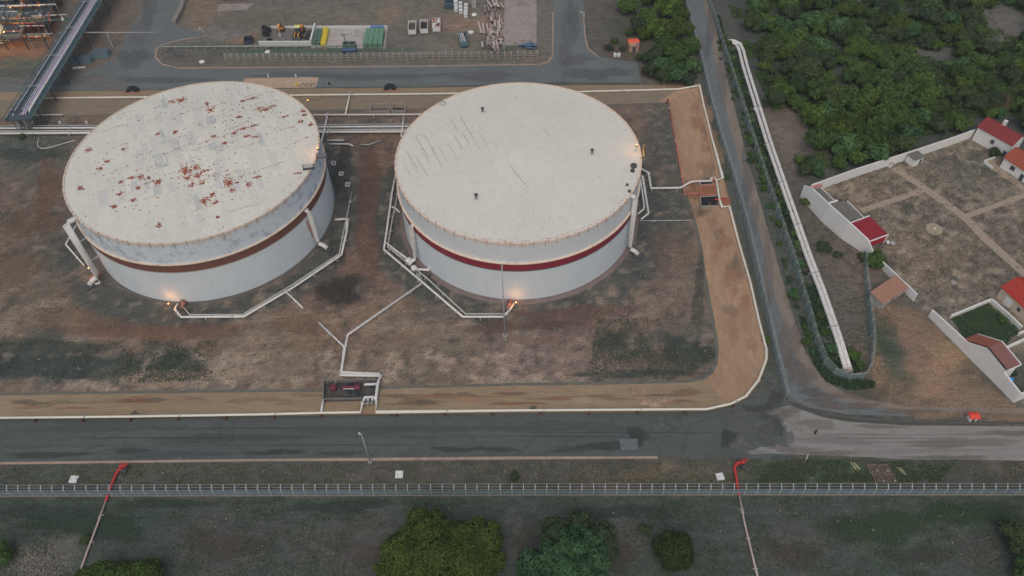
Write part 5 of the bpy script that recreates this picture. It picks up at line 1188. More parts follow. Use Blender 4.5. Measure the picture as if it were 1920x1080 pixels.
# scrap pipe pile
rs = random.Random(8)
PP = [plain('scrap_pipe_pale', S(168, 156, 150), .14, .8, .7), plain('scrap_pipe_brown', S(132, 110, 104), .2, .8, .8), plain('scrap_pipe_grey', S(118, 114, 114), .2, .8, .8), BLACKR]
lay = [(897, 41, 903, 63, .32), (905, 44, 908, 64, .32), (913, 45, 920, 86, .26), (936, 28, 937, 62, .26), (933, 34, 934, 60, .2), (917, 57, 934, 63, .25), (918, 66, 940, 76, .25), (924, 25, 921, 40, .4), (925, 72, 928, 86, .25), (933, 60, 933, 69, .3), (915, 55, 928, 46, .22), (930, 75, 936, 98, .25), (914, 2, 923, 14, .3), (922, -4, 928, 12, .3), (930, 0, 934, 14, .3)]
for k in range(62):
    t_ = rs.random(); x = 925 + rs.gauss(0, 8); y = 2 + t_ * 92
    a_ = rs.gauss(1.35, .5); L = rs.uniform(6, 15)
    lay.append((x, y, x + L * math.cos(a_) * .8, y + L * math.sin(a_), rs.uniform(.16, .34)))
for i, (x0, y0, x1, y1, r) in enumerate(lay):
    z = .35 + .9 * rs.random() * math.exp(-((x0 - 925) / 10) ** 2)
    p0, p1 = G(x0, y0, z), G(x1, y1, z + rs.uniform(-.2, .2)); mb = MB(); mb.tube([p0, p1], r, 8, cap=False)
    mb.tube([p0.lerp(p1, .001), p0.lerp(p1, .999)], r * .8, 8, m=1)  # black core paints the dark hollow of the open pipe
    tag(mb.build('scrap_pipe', [PP[0] if i < 15 else rs.choice(PP[:3]), BLACKR], off=p0), 'scrap pipe thrown in the heap beside the stained concrete pad', 'pipe', 'scrap pipes in the heap')
for i in range(9):
    x, y = 983 + rs.uniform(-8, 22), 85 + rs.uniform(-4, 4); p0 = G(x - 8, y, .4 + .3 * (i % 3)); p1 = G(x + 8, y + rs.uniform(-2, 2), .4 + .3 * (i % 3)); mb = MB(); mb.tube([p0, p1], .3, 8)
    tag(mb.build('blue_pipe', plain('blue_pipe_paint', S(66, 88, 116), .14, .8, .6), off=p0), 'dark blue pipe in the pile by the street corner', 'pipe', 'blue pipes by the corner')
# hut with orange roof in the trees, small white items
b = G(1187, 92); root = thing('hut', 'small brick hut with a bright orange roof beside the trees', 'hut', tuple(b))
mb = MB(); mb.box((b.x, b.y, 1.2), (3.2, 3.4, 2.4)); mb.build('wall', plain('hut_brick', S(150, 118, 104), .15, .8, .9), root)
mb = MB(); mb.hexa([(b.x - 1.9, b.y - .3, 2.41), (b.x + 1.9, b.y - .3, 2.41), (b.x + 1.9, b.y + 2.1, 2.41), (b.x - 1.9, b.y + 2.1, 2.41), (b.x - 1.7, b.y + .4, 3.0), (b.x + 1.7, b.y + .4, 3.0), (b.x + 1.7, b.y + 1.3, 3.0), (b.x - 1.7, b.y + 1.3, 3.0)]); mb.build('roof', plain('orange_roof', S(196, 84, 62), .1, .8, .7), root)
mb = MB(); mb.box((b.x, b.y - 1.72, 1.0), (.9, .05, 1.9)); mb.build('door', DARKST, root); mb = MB(); mb.box((b.x + 1.0, b.y - 1.0, 2.45), (.9, .9, .1)); mb.build('roof_vent', plain('blue_grey_vent', S(92, 104, 120), .1, 1, .5), root)
for x, lb in ((1153, 'small white barrel on the kerb, left of two'), (1160, 'small white barrel on the kerb, right of two')):
    b = G(x, 106); mb = MB(); mb.lathe((b.x, b.y, 0), [(.01, 0), (.5, 0), (.58, .5), (.5, 1.1), (.01, 1.12)], 12); tag(mb.build('barrel', WHITE, off=b), lb, 'barrel')
# sheeted loads below the rack
for x, y, w, d, rz, lb in ((155, 115, 7.5, 4.5, .15, 'dark teal sheeted load under the pipe rack, wider one'), (191, 104, 6.0, 4.2, .5, 'dark teal striped stack beside the sheeted load'), (148, 127, 4.0, 1.4, .0, 'flat pale panel lying before the sheeted load')):
    b = G(x, y); root = thing('sheeted_load', lb, 'load', tuple(b)); h = .3 if 'flat' in lb else 1.6
    mb = MB(); mb.hexa([(b.x - w / 2, b.y - d / 2, .05), (b.x + w / 2, b.y - d / 2 + .4, .05), (b.x + w / 2, b.y + d / 2, .05), (b.x - w / 2, b.y + d / 2, .05), (b.x - w / 2 + .5, b.y - d / 2 + .5, h), (b.x + w / 2 - .5, b.y - d / 2 + .8, h), (b.x + w / 2 - .5, b.y + d / 2 - .5, h * .9), (b.x - w / 2 + .5, b.y + d / 2 - .5, h)]); mb.build('cover', plain('teal_tarp', S(76, 92, 98), .15, .5, .6) if h > 1 else CW, root)
    for k in (-.3, 0, .3):
        mb = MB(); mb.beam((b.x + k * w, b.y - d / 2 + .7, h + .1), (b.x + k * w + .6, b.y + d / 2 - .6, h + .1), .25, .12); mb.build('batten', plain('blue_grey_vent', (0, 0, 0)) if h > 1 else GALV, root)
low_wall('rough grey stone wall at the side of the yard entrance', [(327, 46), (341, 18), (356, -30)], 1.3, 1.6, plain('rough_stone', S(116, 110, 106), .3, 1.2, .95, dirt=S(72, 70, 66)))
b = G(445, 2); root = thing('shed', 'long teal roofed shed at the top edge of the photo', 'shed', tuple(b)); mb = MB(); mb.box((b.x, b.y + 5, 1.6), (11, 9, 3.2)); mb.build('wall', DARKST, root); mb = MB(); mb.hexa([(b.x - 6, b.y + .2, 3.21), (b.x + 6, b.y + .2, 3.21), (b.x + 6, b.y + 10, 3.21), (b.x - 6, b.y + 10, 3.21), (b.x - 6, b.y + .2, 3.4), (b.x + 6, b.y + .2, 3.4), (b.x + 6, b.y + 5, 4.4), (b.x - 6, b.y + 5, 4.4)]); mb.build('roof', plain('teal_roof', S(78, 112, 120), .1, .5, .6), root)
sheet('apron_slab', [(410, 8), (478, 6), (462, 18), (406, 22)], CONC, .01)
# ---------------------------------------------------------------- pipe rack
ZR = 6.0
A0, A1 = G(10, 226, ZR), G(182, -40, ZR)
B0, B1 = G(58, 222, ZR), G(216, -40, ZR)
rack = thing('pipe_rack', 'long raised steel pipe rack crossing the plant corner', 'pipe rack', (A0.x, A0.y, 0))
def rp_(u, v, z): return A0.lerp(B0, u).lerp(A1.lerp(B1, u), v) + Vector((0, 0, z - ZR))
for u, z in ((0, ZR), (1, ZR), (.0, ZR + 1.3), (.96, ZR + 1.2), (1.06, ZR + 1.2)):
    mb = MB(); mb.beam(rp_(u, 0, z), rp_(u, 1, z), .28 if z == ZR else .14, .4 if z == ZR else .14); mb.build('long_beam' if z == ZR else 'handrail', TEAL, rack)
for k in range(30):
    v = k / 29; mb = MB(); mb.beam(rp_(0, v, ZR - .3), rp_(1, v, ZR - .3), .22, .24); mb.build('cross_beam', DARKST, rack)
    if k % 2 == 0:
        for u in (0, .96, 1.06):
            mb = MB(); mb.beam(rp_(u, v, ZR), rp_(u, v, ZR + 1.25), .1, .1); mb.build('rail_post', TEAL, rack)
for k in range(8):
    v = .06 + k * .128
    for u in (0.02, .98):
        p = rp_(u, v, ZR - .4); mb = MB(); mb.beam((p.x, p.y, 0), p, .34, .34); mb.build('leg', DARKST, rack)
    for e in (0,):
        mb = MB(); mb.beam(rp_(.02, v, 1.0), rp_(.98, v, ZR - .6), .14, .14); mb.build('brace', DARKST, rack)
for u0, u1, v0, v1 in ((.97, 1.05, 0, 1),):
    mb = MB(); q = [rp_(u0, v0, ZR + .1), rp_(u1, v0, ZR + .1), rp_(u1, v1, ZR + .1), rp_(u0, v1, ZR + .1)]; mb.hexa(q + [x + Vector((0, 0, .08)) for x in q]); mb.build('walkway', plain('grating_teal', S(86, 100, 104), .1, 2, .7), rack)
mb = MB(); q = [rp_(.03, 0, ZR - .16), rp_(.94, 0, ZR - .16), rp_(.94, 1, ZR - .16), rp_(.03, 1, ZR - .16)]; mb.hexa(q + [x + Vector((0, 0, .06)) for x in q]); mb.build('deck', plain('slate_grating', S(62, 72, 78), .2, 1.5, .8), rack)
PKP = plain('pinkish_pipe', S(166, 154, 176), .1, .6, .5); DKP = plain('dark_slate_pipe', S(98, 108, 122), .15, .6, .5)
for i, (u, r, mt, lb) in enumerate(((.08, .13, DKP, 'dark slate pipe on the rack, outermost'), (.18, .2, plain('pale_grey_pipe', (0, 0, 0)), 'pale grey pipe on the rack, second from its outer side'), (.29, .10, TEAL, 'thin teal pipe on the rack between grey pipes'), (.39, .14, DKP, 'dark slate pipe in the middle of the rack'), (.49, .2, plain('pale_grey_pipe', (0, 0, 0)), 'pale grey pipe in the middle of the rack'), (.58, .19, PKP, 'pinkish pipe on the rack, farther of two'), (.67, .19, PKP, 'pinkish pipe on the rack, nearer of two'), (.76, .25, PIPEW, 'white pipe on the rack dropping to the ground bundle'), (.87, .10, TEAL, 'thin teal pipe on the rack nearest its walkway'))):
    P = [rp_(u, .02, .9 + .1 * i), rp_(u, .03, ZR + .35)] + [rp_(u, v, ZR + .35) for v in (.05, .3, .5, .75, 1)]
    if mt is PIPEW: P = [G(75, 240, 1.2), G(38, 240, 1.2), G(35, 225, 1.6), rp_(u, .03, ZR - .8), rp_(u, .05, ZR + .35), rp_(u, .5, ZR + .35), rp_(u, 1, ZR + .35)]
    root = thing('rack_pipe', lb, 'pipe', tuple(P[0])); mb = MB(); mb.tube(P, r, 8); mb.build('pipe_run', mt, root, True)
    for v in (.2, .4, .6, .8):
        mb = MB(); p = rp_(u, v, ZR + .35); d = (A1 - A0).normalized(); mb.tube([p - d * .15, p + d * .15], r + .12, 8); mb.build('flange', GALV, root)
pipe('grey_pipe', 'slim grey pipe bridging from the rack across the yard road', [(112, 61, 5.2), (290, 61, 5.2)], .2, plain('sage_pipe', (0, 0, 0)), 5.2, 26, sm=GALV)
pipe('white_pipe', 'thin white pipe on the bank slope under the rack', [(28, 215.5), (118, 215)], .2, PIPEW, .6, 10)
for x in (62, 113, 163):
    b = G(x, 231); root = thing('marker_block', 'small white block along the pipe bundle by the rack foot', 'block', tuple(b), 'white blocks by the pipe bundle'); mb = MB(); mb.box((b.x, b.y, .35), (.6, .5, .7), .2); mb.build('block', WHITE, root); mb = MB(); mb.box((b.x, b.y, .74), (.4, .3, .08), .2); mb.build('cap', GALV, root)
b = G(41, 254); 
# ---------------------------------------------------------------- process plant corner
pl = thing('process_plant', 'open steel process frame lit orange in the plant corner', 'steelwork', tuple(G(40, 60)))
F = [G(-60, 95), G(92, 92), G(118, 10), G(-20, 5)]
for i in range(5):
    for j in range(4):
        u, v = i / 4, j / 3; p = F[0].lerp(F[1], u).lerp(F[3].lerp(F[2], u), v)
        mb = MB(); mb.beam(p, p + Vector((0, 0, 8 if j else 5.5)), .3, .3); mb.build('column', DARKST, pl)
for z in (3.2, 5.4, 8.0):
    for j in range(4):
        if z > 6 and j == 0: continue
        v = j / 3; mb = MB(); mb.beam(F[0].lerp(F[3], v) + Vector((0, 0, z)), F[1].lerp(F[2], v) + Vector((0, 0, z)), .26, .3); mb.build('beam', TEAL if z > 4 else DARKST, pl)
    for i in range(5):
        u = i / 4; mb = MB(); mb.beam(F[0].lerp(F[1], u) + Vector((0, 0, z - .31 if z < 6 else z - .31)), F[3].lerp(F[2], u) + Vector((0, 0, z - .31)), .2, .26); mb.build('beam', DARKST, pl)
mb = MB(); q = [F[0].lerp(F[1], .1).lerp(F[3].lerp(F[2], .1), .4), F[0].lerp(F[1], .55).lerp(F[3].lerp(F[2], .55), .4), F[0].lerp(F[1], .55).lerp(F[3].lerp(F[2], .55), .9), F[0].lerp(F[1], .1).lerp(F[3].lerp(F[2], .1), .9)]
mb.hexa([x + Vector((0, 0, 3.4)) for x in q] + [x + Vector((0, 0, 3.5)) for x in q]); mb.build('deck', plain('grating_teal', (0, 0, 0)), pl)
for u0, u1, v0, v1, z in ((.6, .98, .36, .98, 3.42), (.05, .5, .7, .98, 5.62), (.55, .97, .7, .98, 8.2), (.3, .7, .02, .32, 3.42)):
    mb = MB(); q = [F[0].lerp(F[1], u).lerp(F[3].lerp(F[2], u), v) for u, v in ((u0, v0), (u1, v0), (u1, v1), (u0, v1))]
    mb.hexa([x + Vector((0, 0, z)) for x in q] + [x + Vector((0, 0, z + .08)) for x in q]); mb.build('deck', plain('slate_grating', (0, 0, 0)), pl)
    for i in range(4):
        a_, c_ = q[i], q[(i + 1) % 4]; mb = MB(); mb.beam(a_ + Vector((0, 0, z + 1.1)), c_ + Vector((0, 0, z + 1.1)), .09, .09); mb.beam(a_ + Vector((0, 0, z + .6)), c_ + Vector((0, 0, z + .6)), .07, .07); mb.build('handrail', plain('ochre_rail', S(176, 146, 92), .1, 1, .6), pl)
b = G(2, 76); root = thing('pressure_vessel', 'pale rounded vessel glowing in lamp light at the plant corner', 'vessel', tuple(b)); mb = MB(); mb.lathe((b.x, b.y, 0), [(3.1, .4), (3.2, 3.4), (2.8, 4.6), (1.6, 5.4), (.3, 5.7), (.01, 5.72)], 24); mb.build('shell', plain('cream_vessel', S(196, 184, 160), .08, .5, .5), root, True)
mb = MB(); mb.tube([(b.x, b.y, 5.2), (b.x, b.y, 6.2), (b.x + 2.5, b.y, 6.2)], .22, 8); mb.build('nozzle', PIPEW, root, True); mb = MB(); mb.lathe((b.x, b.y, 0), [(2.7, 0), (2.7, .4), (.1, .41)], 20); mb.build('plinth', CONCB, root)
for i, (x0, y0, x1, y1, z, r, mt, lb) in enumerate(((-20, 50, 95, 48, 2.4, .3, RUSTP, 'rusty pipe low in the lit process frame'), (-20, 36, 88, 33, 4.2, .28, plain('ochre_pipe', S(186, 140, 92), .15, .8, .6), 'ochre pipe at mid height in the process frame'), (-20, 26, 100, 22, 3.0, .35, plain('ochre_pipe', (0, 0, 0)), 'thick ochre pipe toward the back of the process frame'), (-20, 12, 104, 8, 5.8, .25, PIPEW, 'white pipe high at the back of the process frame'), (60, 30, 125, 27, 6.4, .3, plain('pale_grey_pipe', (0, 0, 0)), 'pale pipe joining the process frame to the rack, higher'), (82, 38, 130, 36, 6.0, .3, TEAL, 'teal pipe joining the process frame to the rack, lower'), (-20, 70, 90, 66, 1.2, .3, plain('ochre_pipe', (0, 0, 0)), 'ochre pipe nearest the lit vessel on the ground'))):
    root = thing('process_pipe', lb, 'pipe', tuple(G(x0, y0))); mb = MB(); p0, p1 = G(x0, y0, z), G(x1, y1, z); mb.tube([p0 - Vector((0, 0, z - .2)), p0, p1, p1 - Vector((0, 0, min(z, 3) - .2))], r, 8); mb.build('pipe_run', mt, root, True)
    for k in (.25, .5, .75):
        q = p0.lerp(p1, k); mb = MB(); mb.ball(q, r + .22, 8, 5); mb.tube([q, q + Vector((0, 0, .8))], .08, 5); wheel(mb, (q.x, q.y, q.z + .8), .32); mb.build('valve', [RUSTP, DARKST, PIPEW][(i + int(k * 4)) % 3], root)
rs = random.Random(44)
for i in range(14):
    y_ = 2 + i * 5.2; z_ = rs.uniform(.8, 7); x0_ = rs.uniform(-20, 50); p0, p1 = G(x0_, y_, z_), G(x0_ + rs.uniform(25, 55), y_ - 1, z_)
    root = thing('process_pipe', 'slim pipe threading through the lit process steelwork', 'pipe', tuple(p0), 'slim pipes in the process plant'); mb = MB(); mb.tube([Vector((p0.x, p0.y, .1)), p0, p1, Vector((p1.x, p1.y, max(.1, z_ - 2.5)))], rs.uniform(.1, .2), 6); mb.build('pipe_run', rs.choice((PIPEW, RUSTP, plain('ochre_pipe', (0, 0, 0)), GALV)), root)
    mb = MB(); q = p0.lerp(p1, .5); mb.ball(q, .35, 8, 5); mb.build('valve', rs.choice((RUSTP, REDP, PIPEW)), root)
for i, (x, y, h, r, mt, lb) in enumerate(((52, 22, 4.5, .8, 'rust', 'rust coloured upright drum in the process frame'), (78, 16, 3.6, .6, 'ochre', 'ochre upright drum at the back of the frame'), (30, 10, 5.0, .7, 'pale', 'pale upright drum at the back of the frame'), (58, 44, 2.6, .7, 'grey', 'squat grey drum in the middle of the frame'), (112, 8, 3.5, 1.0, 'brown', 'brown round drum beside the rack at the photo edge'))):
    b = G(x, y); root = thing('process_drum', lb, 'drum', tuple(b)); M_ = dict(rust=RUSTP, ochre=plain('ochre_pipe', (0, 0, 0)), pale=PIPEW, grey=GALV, brown=plain('brown_drum', S(120, 96, 80), .15, .6, .7))[mt]
    mb = MB(); mb.lathe((b.x, b.y, 0), [(r, .2), (r, h), (r * .7, h + r * .4), (.01, h + r * .5)], 16); mb.build('shell', M_, root, True); mb = MB(); mb.tube([(b.x, b.y, h), (b.x, b.y, h + 1.2), (b.x + 1.5, b.y + .3, h + 1.2)], .14, 6); mb.build('nozzle', GALV, root)
sheet('plant_slab', [(-60, 100), (60, 98), (96, 84), (120, 0), (120, -30), (-60, -30)], surfacing('plant_slab_concrete', S(112, 88, 72), .12, S(84, 74, 68), .7), .006)
for x, y, z, w, lb in ((8, 62, 7, 1000, 'lit lamp above the pale vessel'), (26, 74, 2.2, 420, 'lit lamp low beside the pale vessel'), (74, 12, 6.5, 160, 'lit lamp at the back of the process frame'), (20, 16, 6, 200, 'lit lamp over the back pipes of the frame')):
    q = G(x, y, z); f = floodlight(lb, (q.x, q.y, 0), w, z)

# ---------------------------------------------------------------- walled compound
LIME = plain('limewash', (.86, .85, .83), .05, .35, .85, dirt=S(178, 170, 163))


REDR = plain('crimson_roof', S(122, 36, 46), .05, .6, .6)
GREYR = plain('grey_flat_roof', S(96, 93, 90), .12, .5, .9)
def tiled(name, col, alt, pitch=.9, ang=0.0):
    m, t, b = nodes(name); v = objc(t)
    mp = t.nodes.new('ShaderNodeMapping'); mp.inputs['Rotation'].default_value = (0, 0, ang); t.links.new(v, mp.inputs[0])
    wv = N(t, 'ShaderNodeTexWave', Scale=1 / pitch, Distortion=.6, Detail=2); t.links.new(mp.outputs[0], wv.inputs['Vector'])
    c = mixc(t, noise(t, .8, 5, .7, v), tuple(x * .75 for x in col), col)
    c = mixc(t, maprange(t, noise(t, 1.3, 5, .75, v), .52, .66, 0, .7), c, alt)
    c = mixc(t, 1.0, c, ramp(t, wv.outputs['Fac'], [(.1, (.66, .66, .66)), (.6, (1.08, 1.08, 1.08))]), 'MULTIPLY')
    t.links.new(c, b.inputs['Base Color']); b.inputs['Roughness'].default_value = .85
    bp = N(t, 'ShaderNodeBump', Strength=.6, Distance=.1); t.links.new(wv.outputs['Fac'], bp.inputs['Height']); t.links.new(bp.outputs[0], b.inputs['Normal'])
    return m
TILE = tiled('terracotta_tiles', S(150, 90, 70), S(122, 80, 66), .9, .75)
TILEM = tiled('maroon_roof', S(124, 54, 56), S(104, 54, 56), 1.0, .5)
def wall_run(name, label, base, w, mat, cat='wall'):
    """base: (px, py of the outer foot, picture row of the top); the wall keeps its own height along its run"""
    P = [G(b[0], b[1]) for b in base]; H = [height_at(p, b[2]) for p, b in zip(P, base)]
    root = thing(name, label, cat, tuple(P[0]))
    mb = MB(); n = len(P)
    off = []
    for i, p in enumerate(P):
        t = (P[min(i + 1, n - 1)] - P[max(i - 1, 0)]).normalized(); off.append(Vector((-t.y, t.x, 0)) * w)
    for i in range(n - 1):
        a, b2, oa, ob = P[i], P[i + 1], off[i], off[i + 1]
        za, zb = Vector((0, 0, H[i])), Vector((0, 0, H[i + 1]))
        mb.hexa([a, b2, b2 + ob, a + oa, a + za, b2 + zb, b2 + ob + zb, a + oa + za])
    mb.build('wall_panel', mat, root)
    return root, P, H
def top_off(px, py, d): return px, py
wall_run('wall', 'tall white outer wall of the sheds facing the twin pipelines', [(1500, 369, 347.5), (1511, 382, 352), (1540, 416, 382), (1577, 448, 415.5), (1616, 473, 449), (1631, 484, 472)], .35, LIME)
wall_run('wall', 'lower white wall stretch running on from the red roofed shed', [(1632, 484, 474), (1660, 512, 501), (1712, 565, 552)], .3, LIME)
wall_run('wall', 'white wall stretch with gable house built against it', [(1740, 593, 581), (1768, 622, 608), (1799, 653, 638), (1862, 716, 694), (1899, 755, 738)], .35, LIME)
wall_run('wall', 'short white wall turning the corner toward the photo edge', [(1901, 755, 740), (1935, 741, 726)], .3, LIME)
# far wall: its inner side is seen
wall_run('wall', 'long white far wall of the compound with pale blue inner side', [(1517, 363, 347), (1600, 333, 317), (1690, 303, 288), (1775, 275, 260), (1822, 258, 243)], .3, LIME)
def slabq(mb, pts, th=.14, m=0):
    mb.hexa([Vector(p) - Vector((0, 0, th)) for p in pts] + [Vector(p) for p in pts], m)
def V3(px, py, z): return G(px, py, z)
# lean-to sheds behind the tall wall
b = G(1585, 420); root = thing('shed', 'grey flat roofed lean-to behind the tall white wall', 'shed', tuple(b))
mb = MB(); slabq(mb, [V3(1591, 416, 3.0), V3(1617, 407, 3.0), V3(1583, 376, 3.0), V3(1556, 384, 3.0)]); mb.build('roof', GREYR, root)
mb = MB(); a, c2 = G(1617, 425), G(1583, 391); mb.beam((a.x, a.y, 1.4), (c2.x, c2.y, 1.4), .2, 2.8); mb.build('wall', LIME, root)
b = G(1540, 375); root = thing('shed', 'grey roofed lean-to with pink patch at the compound corner', 'shed', tuple(b))
mb = MB(); slabq(mb, [V3(1553, 381, 2.6), V3(1562, 376, 2.6), V3(1537, 352, 2.6), V3(1524, 355, 2.6)]); mb.build('roof', GREYR, root)
mb = MB(); slabq(mb, [V3(1530, 353, 2.66), V3(1543, 349, 2.66), V3(1538, 344, 2.66), V3(1516, 350, 2.66)], .1); mb.build('roof_sheet', plain('pink_sheet', S(150, 104, 100), .1, .8, .8), root)
mb = MB(); a, c2 = G(1562, 390), G(1537, 366); mb.beam((a.x, a.y, 1.2), (c2.x, c2.y, 1.2), .2, 2.4); mb.build('wall', LIME, root)
mb = MB(); slabq(mb, [V3(1553, 382, 3.2), V3(1572, 376, 3.2), V3(1570, 374, 3.2), V3(1551, 380, 3.2)], .5); mb.build('parapet', LIME, root)
b = G(1632, 440); root = thing('shed', 'shed with a crimson roof and crimson end behind the white wall', 'shed', tuple(b))
Z1, Z2 = 3.3, 3.0
r0, r1, r2, r3 = V3(1595, 418, Z1), V3(1630, 405, Z2), V3(1666, 440, Z2), V3(1625, 455, Z1)
mb = MB(); slabq(mb, [r3, r2, r1, r0], .16); mb.build('roof', REDR, root)
mb = MB(); mb.beam(r0 + Vector((0, 0, .04)), r1 + Vector((0, 0, .04)), .3, .25); mb.beam(r3 + Vector((0, 0, .04)), r2 + Vector((0, 0, .04)), .25, .25); mb.build('roof_trim', LIME, root)
d = Vector((0, 0, -1.9))
mb = MB(); mb.hexa([r3 + Vector((.1, .1, -2.1)), r2 + Vector((-.1, .1, -2.1)), r2 + Vector((-.3, .3, -2.1)), r3 + Vector((.1, .4, -2.1)), r3 + Vector((.1, .1, -.2)), r2 + Vector((-.1, .1, -.2)), r2 + Vector((-.3, .3, -.2)), r3 + Vector((.1, .4, -.2))]); mb.build('end_panel', plain('crimson_panel', S(150, 30, 50), .05, .6, .6), root)
for q in (r1, r2):
    mb = MB(); mb.beam((q.x - .2, q.y + .1, 0), (q.x - .2, q.y + .1, Z2 - .16), .25, .25); mb.build('post', LIME, root)
b = G(1669, 459); root = thing('junk_heap', 'pale junk heap at the crimson shed corner', 'junk', tuple(b))
for k in range(5):
    mb = MB(); mb.box((b.x + rnd(-.8, .8), b.y + rnd(-.5, .5), .3 + .1 * k), (rnd(.4, 1.1), rnd(.3, .8), .4), rnd(0, 3)); mb.build('junk_piece', [GALV, WHITE, CONCB][k % 3], root)
# little well hut
b = G(1712, 305); root = thing('hut', 'small white hut with a flat grey roof by the far wall', 'hut', tuple(b))
ax = (G(1740, 292) - G(1700, 307)).normalized(); rz = math.atan2(ax.y, ax.x)
mb = MB(); mb.box((b.x, b.y, 1.2), (3.4, 2.6, 2.4), rz); mb.build('wall', LIME, root)
mb = MB(); mb.box((b.x, b.y, 2.47), (3.7, 2.9, .14), rz); mb.build('roof', GREYR, root)
mb = MB(); mb.box((b.x + .9 * math.cos(rz) + 1.32 * math.sin(rz), b.y + .9 * math.sin(rz) - 1.32 * math.cos(rz), .95), (.8, .06, 1.8), rz); mb.build('door', DARKST, root)
b = G(1668, 312); root = thing('water_butt', 'small white box against the far wall left of the white hut', 'box', tuple(b)); mb = MB(); mb.box((b.x, b.y, .6), (1.0, .8, 1.2), rz); mb.build('body', LIME, root); mb = MB(); mb.box((b.x, b.y, 1.24), (1.1, .9, .08), rz); mb.build('lid', CONCB, root)
def gable_house(label, front, depth, eave, ridge, roofm, wins=(), door=None, chimney=None, over=.3, wallm=LIME, kind_='house', ridge_along=True):
    """front: two foot points of the long front; roof ridge runs along it"""
    A, B = G(*front[0]), G(*front[1]); t = (B - A).normalized(); n = Vector((-t.y, t.x, 0)); L = (B - A).length
    root = thing(kind_, label, kind_.replace('_', ' '), tuple(A))
    def T(x, y, z): return A + t * x + n * y + Vector((0, 0, z))
    mb = MB(); mb.hexa([T(0, 0, 0), T(L, 0, 0), T(L, depth, 0), T(0, depth, 0), T(0, 0, eave), T(L, 0, eave), T(L, depth, eave), T(0, depth, eave)])
    if ridge_along: 
        mb.add([T(0, 0, eave), T(0, depth, eave), T(0, depth / 2, ridge - .12)], [(0, 1, 2)]); mb.add([T(L, 0, eave), T(L, depth, eave), T(L, depth / 2, ridge - .12)], [(2, 1, 0)])
    w = mb.build('wall', wallm, root)
    mb = MB(); o_ = over; dz = (ridge - eave) / (depth / 2) * o_
    for s0, s1 in ((-o_, depth / 2), (depth + o_, depth / 2)):
        q = [T(-o_, s0, eave - dz + .02), T(L + o_, s0, eave - dz + .02), T(L + o_, s1, ridge), T(-o_, s1, ridge)]
        slabq(mb, [x + Vector((0, 0, .12)) for x in q], .12)
    r_ = mb.build('roof', roofm, root)
    if chimney:
        x, y = chimney; mb = MB(); mb.box(T(x, y, ridge + .1), (.9, .8, 1.9), math.atan2(t.y, t.x)); mb.build('chimney', LIME, r_)
    for x, z, ww, hh in wins:
        mb = MB(); mb.box(T(x, -.02, z), (ww + .25, .08, hh + .25), math.atan2(t.y, t.x)); fr = mb.build('window', plain('window_trim', S(160, 152, 146), .05, 1, .7), root); mb = MB(); mb.box(T(x, -.06, z), (ww, .06, hh), math.atan2(t.y, t.x)); mb.build('pane', GLASS, fr)
    if door:
        x, ww, hh, dm = door; mb = MB(); mb.box(T(x, -.03, hh / 2), (ww, .1, hh), math.atan2(t.y, t.x)); mb.build('door', dm, root)
    return root, T, L
gable_house('white house with dark red roof and white chimney at the far corner', ((1822, 262), (1884, 297)), 6.0, 4.6, 6.3, TILEM, wins=((5.2, 2.6, .9, 1.2),), door=(9.5, 1.0, 2.0, DARKST), chimney=(4.4, 4.2))
gable_house('white house with orange red roof beside the low terrace wall', ((1874, 313), (1925, 347)), 6.5, 3.4, 5.2, tiled('orange_red_tiles', S(144, 76, 60), S(124, 64, 52), 1.0, .5), wins=((3.2, 1.9, 1.2, 1.2),), door=(6.4, 1.0, 2.0, DARKST))
gable_house('cream house with bright red roof and white door by the green plot', ((1868, 556), (1918, 603)), 7.0, 3.4, 5.0, tiled('signal_red_tiles', S(156, 56, 48), S(142, 50, 44), 1.0, .75), door=(2.9, 1.9, 2.3, WHITE), wins=((5.9, 1.8, .8, 1.0),), wallm=plain('cream_plaster', S(168, 156, 140), .08, .5, .85))
# gable house against the wall: gable end in the wall plane
A, B = G(1798, 652), G(1866, 720); t = (B - A).normalized(); n = Vector((-t.y, t.x, 0)); L = (B - A).length
root = thing('outhouse', 'gabled outhouse with terracotta roof built against the white wall', 'outhouse', tuple(A))
hp = height_at(A.lerp(B, .47), 652); he0 = height_at(A, 638); he1 = height_at(B, 694)
def T(x, y, z): return A + t * x + n * y + Vector((0, 0, z))
mb = MB(); D = 3.6
front_ = [T(0, -.05, 0), T(L, -.05, 0), T(L, -.05, he1), T(L * .47, -.05, hp), T(0, -.05, he0)]; back_ = [p + n * D for p in front_]
mb.add(front_ + back_, [(0, 1, 2, 3, 4), (9, 8, 7, 6, 5), (0, 5, 6, 1), (1, 6, 7, 2), (4, 9, 5, 0)]); mb.build('wall', LIME, root)
mb = MB(); slabq(mb, [T(L * .47, .3, hp + .1), T(-.2, .3, he0 + .1), T(-.2, D + .2, he0 + .1), T(L * .47, D + .2, hp + .1)][::-1], .12); mb.build('roof', TILE, root)
mb = MB(); slabq(mb, [T(L * .47 + .01, .3, hp + .1), T(L + .2, .3, he1 + .1), T(L + .2, D + .2, he1 + .1), T(L * .47 + .01, D + .2, hp + .1)], .12); mb.build('roof', plain('maroon_tiles', S(112, 78, 74), .1, 1, .8), root)
mb = MB(); mb.beam(T(0, D + .3, he0 + .16), T(L * .47, D + .3, hp + .16), .22, .2); mb.beam(T(L * .47, D + .3, hp + .16), T(L + .2, D + .3, he1 + .16), .22, .2); mb.beam(T(L + .3, .2, he1 + .12), T(L + .3, D + .2, he1 + .12), .22, .2); mb.build('verge_trim', LIME, root)
low_wall('low white wall on the near side of the green plot', [(1780, 597), (1855, 566)], 1.0, .3, LIME, cap=LIME)
low_wall('low white wall between the green plot and the cream house', [(1856, 566), (1886, 592), (1913, 618)], 1.0, .3, LIME, cap=LIME)
